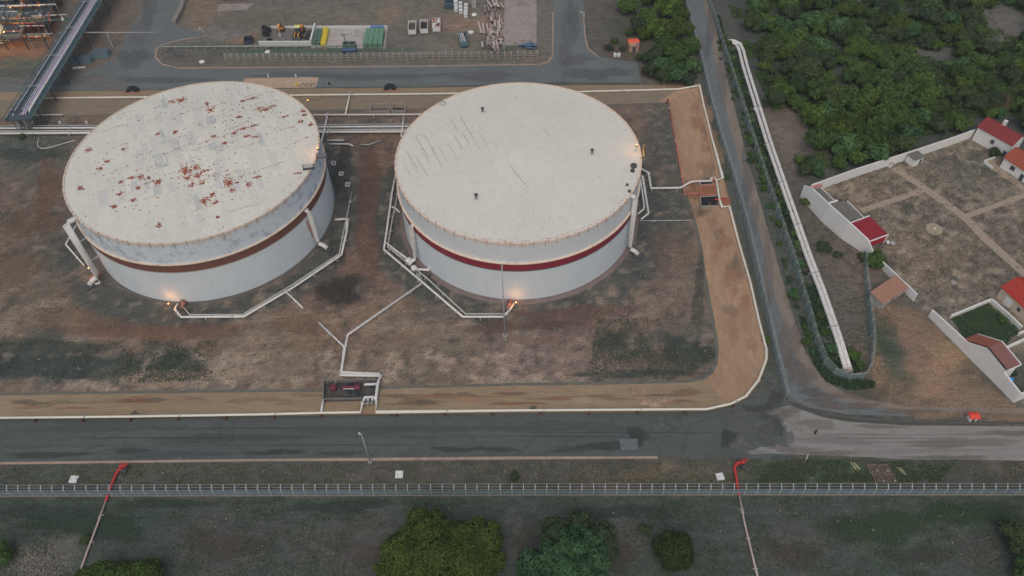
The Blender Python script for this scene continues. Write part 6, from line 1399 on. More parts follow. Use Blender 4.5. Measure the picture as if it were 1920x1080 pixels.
low_wall('short low white wall stub reaching the photo edge by the green plot', [(1907, 630), (1930, 619)], 1.0, .3, LIME, cap=LIME)
low_wall('low white wall behind the outhouse reaching the photo edge', [(1881, 657), (1935, 632)], 1.0, .3, LIME, cap=LIME)
low_wall('low white wall edging the terrace of the orange roofed house', [(1844, 305), (1860, 318)], .7, .3, LIME)
low_wall('low wall beside the terrace at the far house', [(1845, 304), (1874, 294)], .7, .3, CW)
sheet('terrace', [(1846, 305), (1874, 296), (1874, 314), (1905, 336), (1925, 352), (1925, 362), (1890, 338), (1860, 318)], EARTHP, .012)
b = G(1751, 430); root = thing('threshing_floor', 'round flat stone disc in the brown compound earth', 'stone disc', tuple(b)); mb = MB(); mb.lathe((b.x, b.y, 0), [(2.1, 0), (2.05, .22), (.01, .26)], 28); mb.build('disc', plain('disc_stone', S(136, 126, 108), .1, .8, .9), root); mb = MB(); mb.lathe((b.x, b.y, .26), [(.28, 0), (.28, .3), (.01, .35)], 10); mb.build('centre_stone', WHITE, root)
b = G(1891, 713); root = thing('tarpaulin', 'bright blue tarpaulin bundle behind the corner of the white wall', 'tarpaulin', tuple(b)); mb = MB(); rs = random.Random(3)
bm = bmesh.new(); bmesh.ops.create_icosphere(bm, subdivisions=2, radius=1.0)
for v in bm.verts: v.co = Vector((v.co.x * 1.0, v.co.y * .8, max(-.1, v.co.z * .6) + .1)) * rs.uniform(.8, 1.15)
bm.verts.index_update(); mb.add([v.co + b for v in bm.verts], [[v.index for v in f.verts] for f in bm.faces]); bm.free(); mb.build('cover', plain('blue_tarp', S(38, 128, 190), .1, 1, .5), root)
mb = MB(); mb.box((b.x, b.y, .12), (1.6, 1.2, .24), .4); mb.build('pallet', TIMBER, root)
b = G(1787, 530); mb = MB(); rs = random.Random(31); mb.lathe((b.x, b.y, 0), [(.75, 0), (.8, .25), (.5, .5), (.01, .55)], 9); tag(mb.build('boulder', CONCB, off=b), 'pale boulder in the compound earth near the gateway', 'boulder')
for x, y, lb in ((1785, 272, 'pale plank leaning by the far wall, left of two'), (1800, 268, 'pale forked plank by the far wall, right of two')):
    b = G(x, y); mb = MB(); mb.beam(b + Vector((-.5, -.3, .1)), b + Vector((.4, .6, .4)), .22, .14); mb.beam(b + Vector((.1, -.5, .1)), b + Vector((.5, .5, .4)), .18, .14); tag(mb.build('plank', plain('pale_plank', (0, 0, 0)), off=b), lb, 'plank')
mb = MB(); b = G(1866, 283)
bsh = (1866, 286)
# terracotta outhouse outside the wall
A, B = G(1649, 580), G(1693, 550); t = (B - A).normalized(); n = Vector((-t.y, t.x, 0)); L = (B - A).length
root = thing('outhouse', 'small outhouse with a faded terracotta roof outside the compound wall', 'outhouse', tuple(A)); D = 3.3; H0, H1 = 2.3, 2.9
mb = MB(); mb.hexa([T(0, 0, 0), T(L, 0, 0), T(L, D, 0), T(0, D, 0), T(0, 0, H0), T(L, 0, H0), T(L, D, H1), T(0, D, H1)]); mb.build('wall', plain('bluish_plaster', S(140, 140, 142), .1, .6, .9), root)
mb = MB(); slabq(mb, [T(-.4, -.4, H0 + .1), T(L + .3, -.4, H0 + .1), T(L + .3, D + .3, H1 + .2), T(-.4, D + .3, H1 + .2)], .16); mb.build('roof', tiled('faded_terracotta', S(152, 114, 96), S(126, 100, 90), .9, -.6), root)
mb = MB(); mb.box(T(L * .5, -.04, 1.0), (.9, .08, 1.9), math.atan2(t.y, t.x)); mb.build('door', TIMBER, root)

# ---------------------------------------------------------------- trees and shrubs
def leaf_mat(name, c0, c1):
    m, t_, b_ = nodes(name)
    at_ = t_.nodes.new('ShaderNodeAttribute'); at_.attribute_name = 'Col'
    oi = t_.nodes.new('ShaderNodeObjectInfo')
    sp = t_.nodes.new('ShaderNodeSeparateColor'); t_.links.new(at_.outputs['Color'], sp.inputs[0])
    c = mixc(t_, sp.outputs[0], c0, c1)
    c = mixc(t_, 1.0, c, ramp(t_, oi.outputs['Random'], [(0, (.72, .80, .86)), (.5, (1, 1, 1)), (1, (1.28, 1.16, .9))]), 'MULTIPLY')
    t_.links.new(c, b_.inputs['Base Color']); b_.inputs['Roughness'].default_value = .65
    b_.inputs['Specular IOR Level'].default_value = .15
    return m
LF = {'green': leaf_mat('leaves_green', (.040, .080, .022), (.100, .172, .046)), 'olive': leaf_mat('leaves_olive', (.042, .070, .018), (.080, .128, .028)),
      'dark': leaf_mat('leaves_dark', (.038, .062, .032), (.075, .110, .050)), 'bluish': leaf_mat('leaves_bluish', (.032, .072, .032), (.105, .200, .080)), 'moss': leaf_mat('leaves_moss', (.032, .048, .016), (.058, .084, .024)), 'dry': leaf_mat('leaves_dry', (.14, .12, .09), (.27, .23, .17))}
BARK = plain('bark', (.075, .058, .044), .2, 2, .95)
def crown_mesh(seed, lobes, nleaf, ls, lf):
    rs = np.random.default_rng(seed)
    L = np.array(lobes, float)      # x y z r squash
    pv = L[:, 3] ** 2; pv = pv / pv.sum()
    which = rs.choice(len(L), nleaf, p=pv)
    d = rs.normal(size=(nleaf, 3)); d[:, 2] = np.where(d[:, 2] < 0, d[:, 2] * .55, d[:, 2]); d /= np.linalg.norm(d, axis=1)[:, None]
    # bumpy lobes: radius wobbles with direction, so that the outline is ragged
    wob = np.zeros(nleaf)
    for k in range(7):
        a = rs.normal(size=3) * 3.2; wob += np.sin(d @ a + which * 1.7 + k) / 7
    rad = L[which, 3] * (1 + .42 * wob) * (1 - np.abs(rs.normal(size=nleaf)) * .10)
    p = L[which, :3] + d * rad[:, None] * np.stack([np.ones(nleaf), np.ones(nleaf), L[which, 4]], -1)
    keep = np.ones(nleaf, bool)
    for i in range(len(L)):
        q = (p - L[i, :3]) / np.array([1, 1, L[i, 4]]); keep &= (np.linalg.norm(q, axis=1) > L[i, 3] * .78) | (which == i)
    keep &= p[:, 2] > .15
    p, d, wob = p[keep], d[keep], wob[keep]; n_ = len(p)
    nor = d + rs.normal(size=(n_, 3)) * .55; nor[:, 2] += .25; nor /= np.linalg.norm(nor, axis=1)[:, None]
    a = np.cross(nor, rs.normal(size=(n_, 3))); a /= np.linalg.norm(a, axis=1)[:, None]; b_ = np.cross(nor, a)
    s = ls * rs.uniform(.6, 1.35, n_)[:, None]
    V = np.stack([p - a * s * .5, p - b_ * s * .32, p + a * s * .6, p + b_ * s * .32], 1).reshape(-1, 3)
    # leaf tone: paler on the swellings, darker in the hollows, plus random spread
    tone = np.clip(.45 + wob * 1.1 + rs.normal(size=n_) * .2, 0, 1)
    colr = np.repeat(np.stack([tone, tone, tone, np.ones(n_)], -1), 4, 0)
    verts = V.tolist(); faces = (np.arange(n_ * 4).reshape(-1, 4)).tolist()
    cols = colr.tolist()
    bm = bmesh.new()
    for x, y, z, r, sq in L:
        o0 = len(bm.verts)
        ret = bmesh.ops.create_icosphere(bm, subdivisions=2, radius=r * .76)
        ph = rs.uniform(0, 6, 3)
        for v in ret['verts']:
            c = v.co.copy(); w = 1 + .14 * math.sin(c.x * 2.1 + ph[0]) * math.sin(c.y * 2.3 + ph[1]) + .08 * math.sin(c.z * 3.1 + ph[2])
            v.co = Vector((x + c.x * w, y + c.y * w, max(.1, z + c.z * sq * w)))
    bm.verts.index_update(); o = len(verts)
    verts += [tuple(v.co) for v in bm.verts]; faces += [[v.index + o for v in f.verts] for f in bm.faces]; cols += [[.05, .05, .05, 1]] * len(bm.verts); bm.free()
    mb = MB(); mb.v = verts; mb.f = faces; mb.m = [0] * len(faces)
    return mb, cols
def tree_proto(kindname, seed, lobes, nleaf, ls, lf, trunk_h, tr, label='x', cat='tree'):
    root = thing(kindname, label, cat, (0, 0, 0))
    mb, cols = crown_mesh(seed, lobes, nleaf, ls, lf)
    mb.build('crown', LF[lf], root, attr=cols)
    mb = MB(); mb.tube([(0, 0, -.05), (.1, .05, trunk_h * .5), (0, .1, trunk_h)], [tr * 1.3, tr, tr * .7], 7)
    for x, y, z, r, sq in lobes[:4]: mb.tube([(0, .1, trunk_h * .7), (x * .6, y * .6, (trunk_h * .7 + z) / 2), (x, y, z)], [tr * .6, tr * .4, tr * .2], 5)
    mb.build('trunk', BARK, root)
    return root
PROTO = {}
def lobes_for(seed, spread, h, n_):
    r = random.Random(seed); out = [(0, 0, h * .62, spread * .62, .8)]
    for k in range(n_ + 5):
        a = 2 * math.pi * k / n_ * .73 + r.uniform(-.5, .5); d = spread * r.uniform(.30, .74); rr = spread * r.uniform(.18, .42)
        out.append((d * math.cos(a), d * math.sin(a), h * r.uniform(.36, .78), rr, r.uniform(.75, .95)))
    return out
for lf in ('green', 'olive', 'dark', 'bluish'):
    PROTO[lf] = []
    for v in range(3):
        sd = hash((len(lf), v)) % 1000 + v * 7 + len(lf) * 31
        # unit tree about 3 m in crown radius
        PROTO[lf].append(('tree', lf, sd, lobes_for(sd, 3.0, 4.2, 6 + v), 3800, .44, 1.8, .2))
BUILT = {}
cnt = {}
def plant(px, py, rad, lf='green', label=None, group=None, var=None, name='tree', cat='tree', sq=1.0):
    """crown of radius rad (metres) whose middle is seen near (px, py)"""
    v = (int(px * 7 + py * 3) % 3) if var is None else var
    key = (lf, v, name)
    s = rad / 3.0
    hgt = 4.2 * s * sq
    q = G(px, py, hgt * .55)
    if key not in BUILT:
        spec = PROTO[lf][v]
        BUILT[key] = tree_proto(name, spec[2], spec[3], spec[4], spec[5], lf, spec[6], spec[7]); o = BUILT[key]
    else: o = copy_tree(BUILT[key])
    o.location = (q.x, q.y, 0); o.scale = (s * rnd(.92, 1.1), s * rnd(.92, 1.1), s * sq * rnd(.8, 1.25)); o.rotation_euler.z = rnd(0, 6.28)
    tag(o, label, cat, group); return o
# front trees
def big_tree(label, blobs, lf, seed, leaves, ls, name='tree'):
    """blobs: (px, py, radius px, centre height m)"""
    c = G(sum(b_[0] for b_ in blobs) / len(blobs), sum(b_[1] for b_ in blobs) / len(blobs), 3)
    lob = []
    for px, py, r, z in blobs:
        p_ = G(px, py, z); lob.append((p_.x - c.x, p_.y - c.y, z, r * mpp(px, py) * .97, .8))
    r_ = random.Random(seed)
    for x_, y_, z_, rr_, q_ in list(lob):
        for k_ in range(5):
            a_ = r_.uniform(0, 6.28); e_ = r_.uniform(-.2, .8); d_ = rr_ * r_.uniform(.72, .95)
            lob.append((x_ + d_ * math.cos(a_) * math.cos(e_), y_ + d_ * math.sin(a_) * math.cos(e_), z_ + d_ * math.sin(e_) * .8, rr_ * r_.uniform(.22, .42), .85))
    o = tree_proto(name, seed, lob, leaves, ls, lf, 2.6, .3); o.location = (c.x, c.y, 0); tag(o, label, 'tree'); return o
big_tree('big yellow green spreading tree at the bottom of the photo, widest one', [(800, 996, 44, 4.6), (760, 1035, 46, 4.2), (818, 1045, 50, 4.8), (905, 1015, 42, 4.0), (868, 1006, 34, 3.6), (880, 1060, 46, 4.2), (740, 1072, 36, 3.4), (930, 1050, 22, 3.2)], 'olive', 71, 42000, .40)
big_tree('bright bluish green tree at the bottom beside a darker bush', [(1078, 1022, 36, 4.6), (1045, 1052, 38, 4.4), (1008, 1068, 38, 4.0), (1095, 1062, 40, 4.4), (1110, 1030, 26, 4.0)], 'bluish', 72, 32000, .40)
big_tree('thin dark tree behind the bright bluish green one', [(1044, 1000, 30, 3.2), (1085, 978, 24, 3.0), (1130, 1005, 26, 3.0), (1140, 1032, 20, 2.6)], 'dark', 73, 5200, .42)
big_tree('round dark green clipped looking bush at the bottom of the photo', [(1265, 1034, 37, 2.6), (1262, 1030, 30, 2.9), (1270, 1036, 28, 2.8)], 'moss', 74, 12000, .34, 'bush')
plant(1209, 995, 1.3, 'dark', 'small dark bush above the round dark one in front', name='bush', cat='bush', sq=.7)
plant(963, 893, 1.15, 'dark', 'small green bush on the verge above the near fence', name='bush', cat='bush', sq=.7)
plant(160, 1011, 1.2, 'dark', 'small dark bush beside the slanting pinkish pipe', name='bush', cat='bush', sq=.7)
big_tree('dark tree cut by the right edge of the photo in front', [(1908, 1000, 26, 3.0), (1890, 990, 16, 2.8), (1925, 1020, 26, 3)], 'dark', 75, 5000, .42)
big_tree('wide low bushy tree at the bottom left edge of the photo', [(190, 1078, 26, 2.6), (232, 1078, 28, 2.8), (280, 1074, 28, 3.0), (160, 1090, 26, 2.4)], 'olive', 76, 9000, .40)
plant(-2, 1040, 2.6, 'green', 'green bush cut by the left edge of the photo in front')
plant(1925, 1075, 2.6, 'green', 'green bush cut by the right bottom corner')
# trees between the cross street and the side road
CG = 'trees between cross street and side road'
for i, (x, y, r, lf) in enumerate(((1180, 8, 4.2, 'green'), (1212, 30, 4.4, 'green'), (1250, 14, 4.6, 'green'), (1276, 22, 3.8, 'olive'), (1238, 52, 4.6, 'green'), (1270, 58, 4.6, 'olive'), (1292, 84, 3.6, 'green'), (1248, 84, 4.6, 'green'), (1226, 104, 3.8, 'dark'), (1272, 104, 4.8, 'green'), (1294, 122, 3.6, 'bluish'), (1240, 120, 4.0, 'bluish'), (1268, 134, 4.2, 'bluish'), (1290, 146, 2.8, 'dark'), (1220, 130, 2.6, 'dark'), (1245, 142, 2.8, 'dark'), (1208, 64, 2.6, 'olive'), (1200, 48, 3.0, 'dark'), (1226, -8, 4.4, 'green'), (1268, -12, 4.2, 'green'), (1290, 50, 2.8, 'green'))):
    plant(x, y, r, lf, '%s tree in the dense clump between the cross street and the side road' % {'green': 'mid green', 'olive': 'yellowish green', 'dark': 'dark green', 'bluish': 'bluish green'}[lf], CG)
for i, (x, y, r, lf, lb) in enumerate(((1142, 88, 1.6, 'dark', 'low dark shrub behind the white barrels'), (1152, 78, 1.4, 'olive', 'low reddish green shrub left of the orange roofed hut'), (1180, 62, 1.6, 'olive', 'yellowish shrub above the orange roofed hut'), (1168, 92, 1.3, 'dark', 'low shrub in front of the orange roofed hut'), (1198, 108, 1.4, 'dark', 'low shrub on the kerb right of the orange roofed hut'))):
    plant(x, y, r, lf, lb, name='shrub', cat='shrub', sq=.7)
# scrub wood
random.seed(77)
clear = [(1485, 250, 46, 58), (1466, 320, 30, 60), (1600, 2, 34, 12), (1750, 97, 46, 11), (1895, 40, 40, 44), (1440, 60, 26, 10), (1570, 133, 44, 9), (1755, 45, 24, 10), (1400, 300, 30, 60), (1660, 88, 20, 8), (1860, 120, 16, 12)]
wood = [(1352, -30), (1990, -30), (1990, 250), (1880, 212), (1830, 222), (1690, 275), (1560, 318), (1500, 322), (1450, 210), (1392, 90)]
WN = {'green': 'mid green', 'olive': 'yellowish green', 'dark': 'dark green', 'bluish': 'bluish green'}
def region(x, y):
    if y < 70: return 'at the top of the photo' + (' beside the side road fence' if x < 1480 else ' toward the bare corner' if x > 1760 else ' in the far scrub')
    if x < 1500: return 'near the twin white pipelines'
    if x > 1800: return 'behind the far white house'
    if y > 190: return 'against the far compound wall'
    return 'in the middle of the scrub wood'
pts = []
tries = 0
while len(pts) < 285 and tries < 60000:
    tries += 1
    x, y = random.uniform(1345, 1980), random.uniform(-25, 318)
    inside = False
    for i in range(len(wood)):
        (x1, y1), (x2, y2) = wood[i], wood[(i + 1) % len(wood)]
        if (y1 > y) != (y2 > y) and x < (x2 - x1) * (y - y1) / (y2 - y1) + x1: inside = not inside
    if not inside: continue
    if any(((x - cx) / rx) ** 2 + ((y - cy) / ry) ** 2 < .62 for cx, cy, rx, ry in clear): continue
    dense = 150 < y < 300 and 1520 < x < 1770
    r = random.uniform(2.6, 4.6) if dense else random.choice((random.uniform(1.6, 2.6), random.uniform(2.4, 4.4), random.uniform(2.6, 4.2)))
    pl_x = 1386 + (y - 95) * .337 if y > 95 else 1372
    if x < pl_x + 14 + r * 6: continue
    if any(math.hypot(x - a, (y - b_) * 1.45) < (r + c_) * 3.5 * (.55 if dense else .58) for a, b_, c_ in pts): continue
    pts.append((x, y, r))
for x, y, r in pts:
    w = random.random()
    if 150 < y < 300 and x < 1790: lf = 'green' if w < .62 else 'olive' if w < .8 else 'bluish' if w < .9 else 'dark'
    else: lf = 'dark' if w < .42 else 'green' if w < .72 else 'olive' if w < .86 else 'bluish'
    big = r > 2.4
    plant(x, y, r, lf, '%s %s scrub tree %s' % ('larger' if big else 'small', WN[lf], region(x, y)), 'scrub trees ' + region(x, y))
# undergrowth of the scrub wood: low leafy cover nobody could count
rs = np.random.default_rng(4)
mbv, mbc = [], []
Wp = [G(*p)[:2] for p in wood]; xs0 = [p[0] for p in Wp]; ys0 = [p[1] for p in Wp]
n_ = 130000
x = rs.uniform(min(xs0), max(xs0), n_); y = rs.uniform(min(ys0), max(ys0), n_)
dn = fbm(x, y, 9, 501) ; k = inpoly(x, y, Wp) & (dn > .40)
for cx, cy, rx, ry in clear:
    c0 = G(cx, cy); m0 = mpp(cx, cy); k &= ((x - c0.x) / (rx * m0)) ** 2 + ((y - c0.y) / (ry * m0 * 1.5)) ** 2 > rs.uniform(.5, 1.3, n_)
x, y, dn = x[k], y[k], dn[k]; n_ = len(x)
z = rs.uniform(.05, 1, n_) * np.clip((dn - .44) * 9, .2, 1.6)
nor = rs.normal(size=(n_, 3)) * .6; nor[:, 2] += 1; nor /= np.linalg.norm(nor, axis=1)[:, None]
a_ = np.cross(nor, rs.normal(size=(n_, 3))); a_ /= np.linalg.norm(a_, axis=1)[:, None]; b_ = np.cross(nor, a_); s_ = rs.uniform(.3, .75, n_)[:, None]
p_ = np.stack([x, y, z], -1)
V = np.stack([p_ - a_ * s_ * .5, p_ - b_ * s_ * .4, p_ + a_ * s_ * .5, p_ + b_ * s_ * .4], 1).reshape(-1, 3)
tn = np.clip(fbm(x, y, 5, 511) + rs.normal(size=n_) * .15 - .1, 0, 1)
mb = MB(); mb.v = V.tolist(); mb.f = np.arange(n_ * 4).reshape(-1, 4).tolist(); mb.m = [0] * n_
ug = mb.build('undergrowth', LF['green'], attr=np.repeat(np.stack([tn, tn, tn, np.ones(n_)], -1), 4, 0)); ug['kind'] = 'stuff'; ug['label'] = 'low dark green undergrowth between the scrub trees'
def tuft(label, c, r, n_, h, lf='dry', name='reed_clump', cat='reeds', seed=1):
    b_ = G(*c); rs = random.Random(seed); mb = MB(); cols = []
    for k in range(n_):
        a = rs.uniform(0, 6.28); d = r * math.sqrt(rs.random()); x, y = b_.x + d * math.cos(a) * 1.6, b_.y + d * math.sin(a) * .7; hh = h * rs.uniform(.6, 1.1); a2 = rs.uniform(0, 6.28); lx, ly = rs.uniform(-.5, .5), rs.uniform(-.5, .5); w = .16
        mb.add([(x - w * math.cos(a2), y - w * math.sin(a2), 0), (x + w * math.cos(a2), y + w * math.sin(a2), 0), (x + lx * .6 + w * math.cos(a2), y + ly * .6 + w * math.sin(a2), hh * .7), (x + lx, y + ly, hh)], [(0, 1, 2, 3)]); c_ = rs.random(); cols += [[c_, c_, c_, 1]] * 4
    o = mb.build(name, LF[lf], off=b_, attr=cols); tag(o, label, cat); return o
tuft('pale dry reed clump in the middle of the scrub wood', (1712, 168), 3.6, 420, 3.4, seed=1)
tuft('pale dry reed clump behind the far white house', (1868, 200), 4.2, 360, 3.6, seed=2)
# shrubs by the fences and the wall
for i, (x, y, r, lf, lb) in enumerate(((1640, 486, 3.0, 'green', 'leafy green tree at the foot of the white wall by the mesh fence'), (1622, 482, 1.7, 'dark', 'dark bush left of the leafy tree by the white wall'), (1512, 378, 1.6, 'green', 'small green bush at the tall white wall corner'), (1498, 300, 1.5, 'green', 'small green bush on bare soil below the scrub wood'), (1532, 318, 1.6, 'olive', 'small yellowish bush on bare soil by the far wall'),
        (1548, 462, 2.0, 'dark', 'dark bush between the pipelines and the tall white wall'), (1570, 478, 1.3, 'dark', 'small dark bush by the foot of the tall white wall'), (1600, 664, 1.7, 'green', 'green bush filling the bend of the mesh fence'), (1614, 684, 1.5, 'green', 'green bush at the tip of the fence bend'), (1560, 652, 1.6, 'bluish', 'bluish bush between fence and the pipeline end'), (1548, 622, 1.5, 'green', 'green bush beside the pipeline, second up from its end'), (1538, 590, 1.2, 'dark', 'small dark bush beside the pipeline, third up from its end'),
        (1455, 385, 1.6, 'bluish', 'bluish bush between mesh fence and pipeline, by the wide middle'), (1464, 420, 1.4, 'green', 'green bush between mesh fence and pipeline, lower middle'), (1352, 78, 1.3, 'dark', 'dark bush at the fence near the pipeline bend'), (1366, 100, 1.2, 'bluish', 'bluish bush inside the pipeline bend'), (1370, 130, 1.2, 'dark', 'dark bush beside the upper pipeline'), (1384, 170, 1.3, 'green', 'green bush beside the upper pipeline, farther down'), (1372, 112, 1.0, 'dark', 'small dark bush on the strip near the upper fence'), (1350, 40, 1.2, 'dark', 'small dark bush at the top of the fence strip'),
        (1437, 640, 1.2, 'green', 'small green bush squeezed at the bank pipe corner'), (1408, 300, 1.2, 'dark', 'small dark bush on the strip beyond the side road, upper'), (1432, 352, 1.2, 'green', 'small green bush on the strip beyond the side road, lower'), (1488, 552, 1.4, 'bluish', 'bluish bush on the strip between the gravel and the mesh fence'), (1515, 640, 1.4, 'green', 'green bush on the strip above the fence bend'), (1570, 385, 1.4, 'green', 'green bush inside the compound behind the lean-to'), (1865, 286, 1.7, 'dark', 'dark bush against the far white house'), (1880, 600, 1.1, 'green', 'small bush in the green plot corner'), (1900, 700, 1.0, 'dark', 'small dark bush near the blue tarpaulin'),
        (1362, 332, 1.1, 'bluish', 'small bluish bush by the side pit at the road fence'), (42, 254, 1.5, 'dark', 'dark green bush growing by the pipe bundle at the rack foot'), (1455, 195, 1.9, 'green', 'round green bush standing alone beside the upper pipeline'))):
    plant(x, y, r, lf, lb, name='bush', cat='bush', sq=.75)
random.seed(5)
for k in range(60):
    u = k / 59; x, y = 1340 + u * 175, 20 + u * 620
    q = (1329 + (u ** 1.15) * 190, 20 + u * 640)
    if random.random() < .6: plant(q[0] + random.uniform(4, 12), q[1] + random.uniform(-4, 4), random.uniform(.5, 1.0), random.choice(('dark', 'green', 'bluish')), 'low weed clump on the strip between side road and mesh fence', 'weed clumps along the side road', name='weed_clump', cat='weeds', sq=.6)
random.seed(91)
for k in range(46):
    u = k / 45; y = 60 + u * 300; x = 1357 + (y - 60) * .285 + random.uniform(-6, 5)
    if random.random() < .75: plant(x, y, random.uniform(.9, 1.6), random.choice(('dark', 'bluish', 'green')), 'dark bush crowding between the mesh fence and the upper twin pipelines', 'bushes between fence and pipelines', name='bush', cat='bush', sq=.7)
for k in range(16):
    u = k / 15; y = 360 + u * 290; x = 1462 + (y - 360) * .29 + random.uniform(-8, 8)
    if random.random() < .7: plant(x, y, random.uniform(.8, 1.5), random.choice(('dark', 'bluish', 'green')), 'low bush crowding between the mesh fence and the lower twin pipelines', 'bushes between fence and lower pipelines', name='bush', cat='bush', sq=.7)
# loose stones: nobody could count them
mb = MB(); rs = random.Random(12)
def stones(cx, cy, rx, ry, n_, s0, s1):
    for k in range(n_):
        p_ = G(cx + rs.gauss(0, rx * .5), cy + rs.gauss(0, ry * .5)); s = rs.uniform(s0, s1); mb.lathe((p_.x, p_.y, 0), [(s, -.02), (s * rs.uniform(.7, 1), s * .5), (s * .3, s * .8), (.01, s * .8)], 5, 0, rs.uniform(0, 1))
stones(70, 1055, 70, 36, 420, .08, .24); stones(960, 985, 1900, 90, 150, .10, .24); stones(1500, 260, 60, 60, 160, .15, .4); stones(1690, 370, 200, 70, 220, .12, .34); stones(1760, 500, 180, 90, 240, .12, .32)
stones(700, 690, 900, 50, 220, .12, .3); stones(1250, 500, 60, 160, 90, .1, .26); stones(900, 890, 1800, 18, 90, .1, .26); stones(1000, 100, 40, 30, 60, .2, .5); stones(1580, 560, 60, 160, 80, .12, .3)
st = mb.build('loose_stones', plain('pale_stone', S(112, 104, 97), .2, 1, .95)); st['kind'] = 'stuff'; st['label'] = 'pale loose stones scattered over the soil'

# dry grass and weeds: short blades over the soil
def weeds(name, label, n_, polys, colf, h0, h1, seed, thr, nsc, ex=None, s0=.18, s1=.42):
    rs = np.random.default_rng(seed); mbv = []; cc = []
    for poly, share in polys:
        W_ = [tuple(G(*p)[:2]) for p in poly]; xa = [p[0] for p in W_]; ya = [p[1] for p in W_]
        m_ = int(n_ * share); x = rs.uniform(min(xa), max(xa), m_); y = rs.uniform(min(ya), max(ya), m_)
        dn = fbm(x, y, nsc, seed * 3 + 7); k = inpoly(x, y, W_)
        if name == 'compound_weeds':
            for P_ in PATHS: k &= ~inpoly(x, y, [tuple(G(*p)[:2]) for p in P_])
        k &= (dn + rs.normal(size=m_) * .05 > thr)
        c9 = G(636, 540); k &= np.hypot(x - c9.x, (y - c9.y) * .8) > 6 * (1 if name.endswith('weeds') else 0)
        for T_ in (TR, TL): k &= np.hypot(x - T_[0], y - T_[1]) > T_[2] + (8 if name.endswith('weeds') else 3)
        x, y = x[k], y[k]; m_ = len(x)
        z = rs.uniform(.02, 1, m_) ** 2 * rs.uniform(h0, h1, m_) + .03
        nor = rs.normal(size=(m_, 3)) * .5; nor[:, 2] += 1; nor /= np.linalg.norm(nor, axis=1)[:, None]
        a_ = np.cross(nor, rs.normal(size=(m_, 3))); a_ /= np.linalg.norm(a_, axis=1)[:, None]; b_ = np.cross(nor, a_); s_ = rs.uniform(s0, s1, m_)[:, None]
        p_ = np.stack([x, y, z], -1)
        mbv.append(np.stack([p_ - a_ * s_ * .5, p_ - b_ * s_ * .3, p_ + a_ * s_ * .5, p_ + b_ * s_ * .3], 1).reshape(-1, 3))
        c_ = colf(rs, m_); cc.append(np.repeat(np.concatenate([c_, np.ones((m_, 1))], -1), 4, 0))
    V = np.concatenate(mbv); C_ = np.concatenate(cc); mb = MB(); mb.v = V.tolist(); mb.f = np.arange(len(V)).reshape(-1, 4).tolist(); mb.m = [0] * (len(V) // 4)
    o = mb.build(name, WEEDM, attr=C_); o['kind'] = 'stuff'; o['label'] = label
m, t, b = nodes('weed_blades'); at = t.nodes.new('ShaderNodeAttribute'); at.attribute_name = 'Col'; t.links.new(at.outputs['Color'], b.inputs['Base Color']); b.inputs['Roughness'].default_value = .9; WEEDM = m
PATHS = ([(1671, 317), (1683, 313), (1741, 351), (1815, 404), (1850, 440), (1921, 505), (1921, 522), (1840, 450), (1803, 410), (1730, 358)], [(1612, 391), (1733, 351), (1742, 358), (1618, 400)], [(1807, 402), (1925, 360), (1935, 366), (1814, 410)])
def palette(*cols):
    P = np.array([S(*c) for c in cols])
    return lambda rs, m_: P[rs.integers(0, len(P), m_)] * rs.uniform(.72, 1.18, (m_, 1))
BAS = [(-60, 230), (110, 235), (640, 280), (1250, 200), (1330, 600), (1340, 670), (1285, 712), (-60, 736)]
weeds('dry_weeds', 'dry straw coloured weeds over the basin soil', 46000, [(BAS, 1)], palette((128, 114, 100), (112, 98, 86), (138, 122, 106), (104, 92, 76)), .08, .35, 1, .53, 6.5)
weeds('dark_weeds', 'dark green weeds spreading over the basin soil', 60000, [(BAS, .6), ([(-60, 640), (420, 640), (440, 712), (-60, 730)], .4), ([(1120, 600), (1336, 590), (1342, 670), (1285, 712), (1100, 712)], .2)], palette((60, 68, 60), (66, 70, 62), (54, 62, 50), (72, 76, 64)), .08, .45, 2, .53, 5.5)
weeds('field_grass', 'short dark grass over the open field in front', 90000, [([(-200, 934), (2100, 930), (2100, 1200), (-200, 1200)], 1)], palette((50, 62, 50), (44, 57, 45), (64, 64, 56), (54, 68, 48), (74, 72, 62)), .08, .4, 3, .47, 4.5)
weeds('verge_grass', 'patchy green and straw grass on the road verge', 36000, [([(-60, 874), (1240, 864), (1440, 856), (1990, 866), (1990, 906), (-60, 908)], 1)], palette((64, 76, 56), (56, 70, 50), (92, 84, 70), (78, 76, 64)), .08, .4, 4, .45, 3)
weeds('yard_weeds', 'thin weeds over the back yard soil', 26000, [([(300, 90), (640, 92), (1020, 90), (1020, 118), (480, 122), (300, 118)], .3), ([(330, 6), (940, 0), (940, 60), (760, 100), (600, 50), (330, 60)], .5), ([(1100, 0), (1200, 0), (1200, 114), (1120, 100)], .2)], palette((84, 84, 72), (110, 100, 88), (70, 76, 62)), .08, .35, 5, .50, 4)
weeds('compound_weeds', 'dry scrubby weeds over the walled compound soil', 60000, [([(1540, 352), (1822, 262), (1925, 330), (1990, 520), (1860, 545), (1780, 590), (1740, 560), (1640, 460)], .8), ([(1490, 370), (1620, 480), (1622, 640), (1600, 690)], .2)], palette((126, 116, 104), (76, 73, 66), (66, 67, 58), (108, 98, 86), (86, 86, 73)), .1, .5, 6, .48, 2.2)
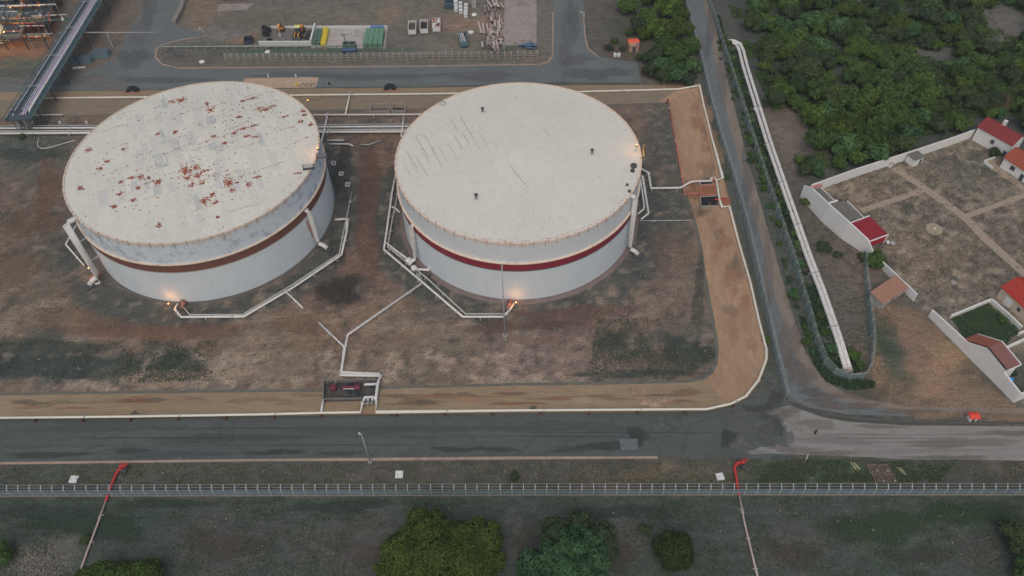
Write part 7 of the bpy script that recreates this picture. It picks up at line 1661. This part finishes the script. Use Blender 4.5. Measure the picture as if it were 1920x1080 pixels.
weeds('strip_grass', 'green grass along the fence strip beside the side road', 26000, [([(1338, 0), (1352, 60), (1385, 190), (1432, 350), (1486, 520), (1520, 640), (1560, 705), (1630, 715), (1640, 560), (1690, 600), (1660, 760), (1580, 730), (1520, 690), (1470, 560), (1410, 320), (1366, 160), (1332, 0)], 1)], palette((58, 72, 54), (66, 78, 58), (52, 64, 50), (80, 80, 68)), .08, .5, 7, .42, 3)
weeds('plot_grass', 'dense green grass in the walled green plot', 9000, [([(1784, 597), (1853, 569), (1908, 620), (1880, 650), (1812, 638)], 1)], palette((52, 70, 46), (60, 78, 50), (46, 62, 42)), .08, .4, 8, .3, 3)

# ---------------------------------------------------------------- thin evening haze
hz = MB(); hz.box((0, 160, 77), (1400, 1100, 158)); ho = hz.build('haze', [])
m = bpy.data.materials.new('haze_air'); m.use_nodes = True; t = m.node_tree; t.nodes.remove(t.nodes['Principled BSDF'])
pv = t.nodes.new('ShaderNodeVolumePrincipled'); pv.inputs['Color'].default_value = (.86, .90, .88, 1); pv.inputs['Density'].default_value = .00022; pv.inputs['Anisotropy'].default_value = 0.2
t.links.new(pv.outputs[0], t.nodes['Material Output'].inputs['Volume'])
ho.data.materials.append(m); ho['kind'] = 'stuff'; ho['label'] = 'thin even evening haze in the air'

weeds('lush_verge_grass', 'lush green grass on the verge below the pale gravel pad', 16000, [([(1500, 862), (1700, 866), (1790, 870), (1760, 904), (1420, 904), (1440, 868)], 1)], palette((54, 68, 50), (62, 76, 56), (50, 62, 46), (72, 72, 60)), .08, .4, 9, .42, 3.5)

weeds('strip_undergrowth', 'dark green low growth crowding the fenced strip of the twin pipelines', 52000, [([(1336, 20), (1356, 74), (1378, 130), (1412, 250), (1446, 360), (1478, 440), (1512, 560), (1536, 650), (1560, 690), (1600, 706), (1616, 690), (1586, 660), (1560, 600), (1528, 520), (1494, 430), (1464, 350), (1430, 250), (1402, 150), (1384, 100), (1362, 86), (1350, 30)], .8), ([(1545, 690), (1570, 702), (1600, 710), (1640, 716), (1640, 728), (1590, 732), (1548, 716), (1524, 680), (1500, 600), (1510, 600)], .2)], palette((44, 62, 42), (38, 54, 40), (52, 70, 46), (40, 58, 46)), .2, 1.1, 10, .43, 4.5, s0=.3, s1=.7)
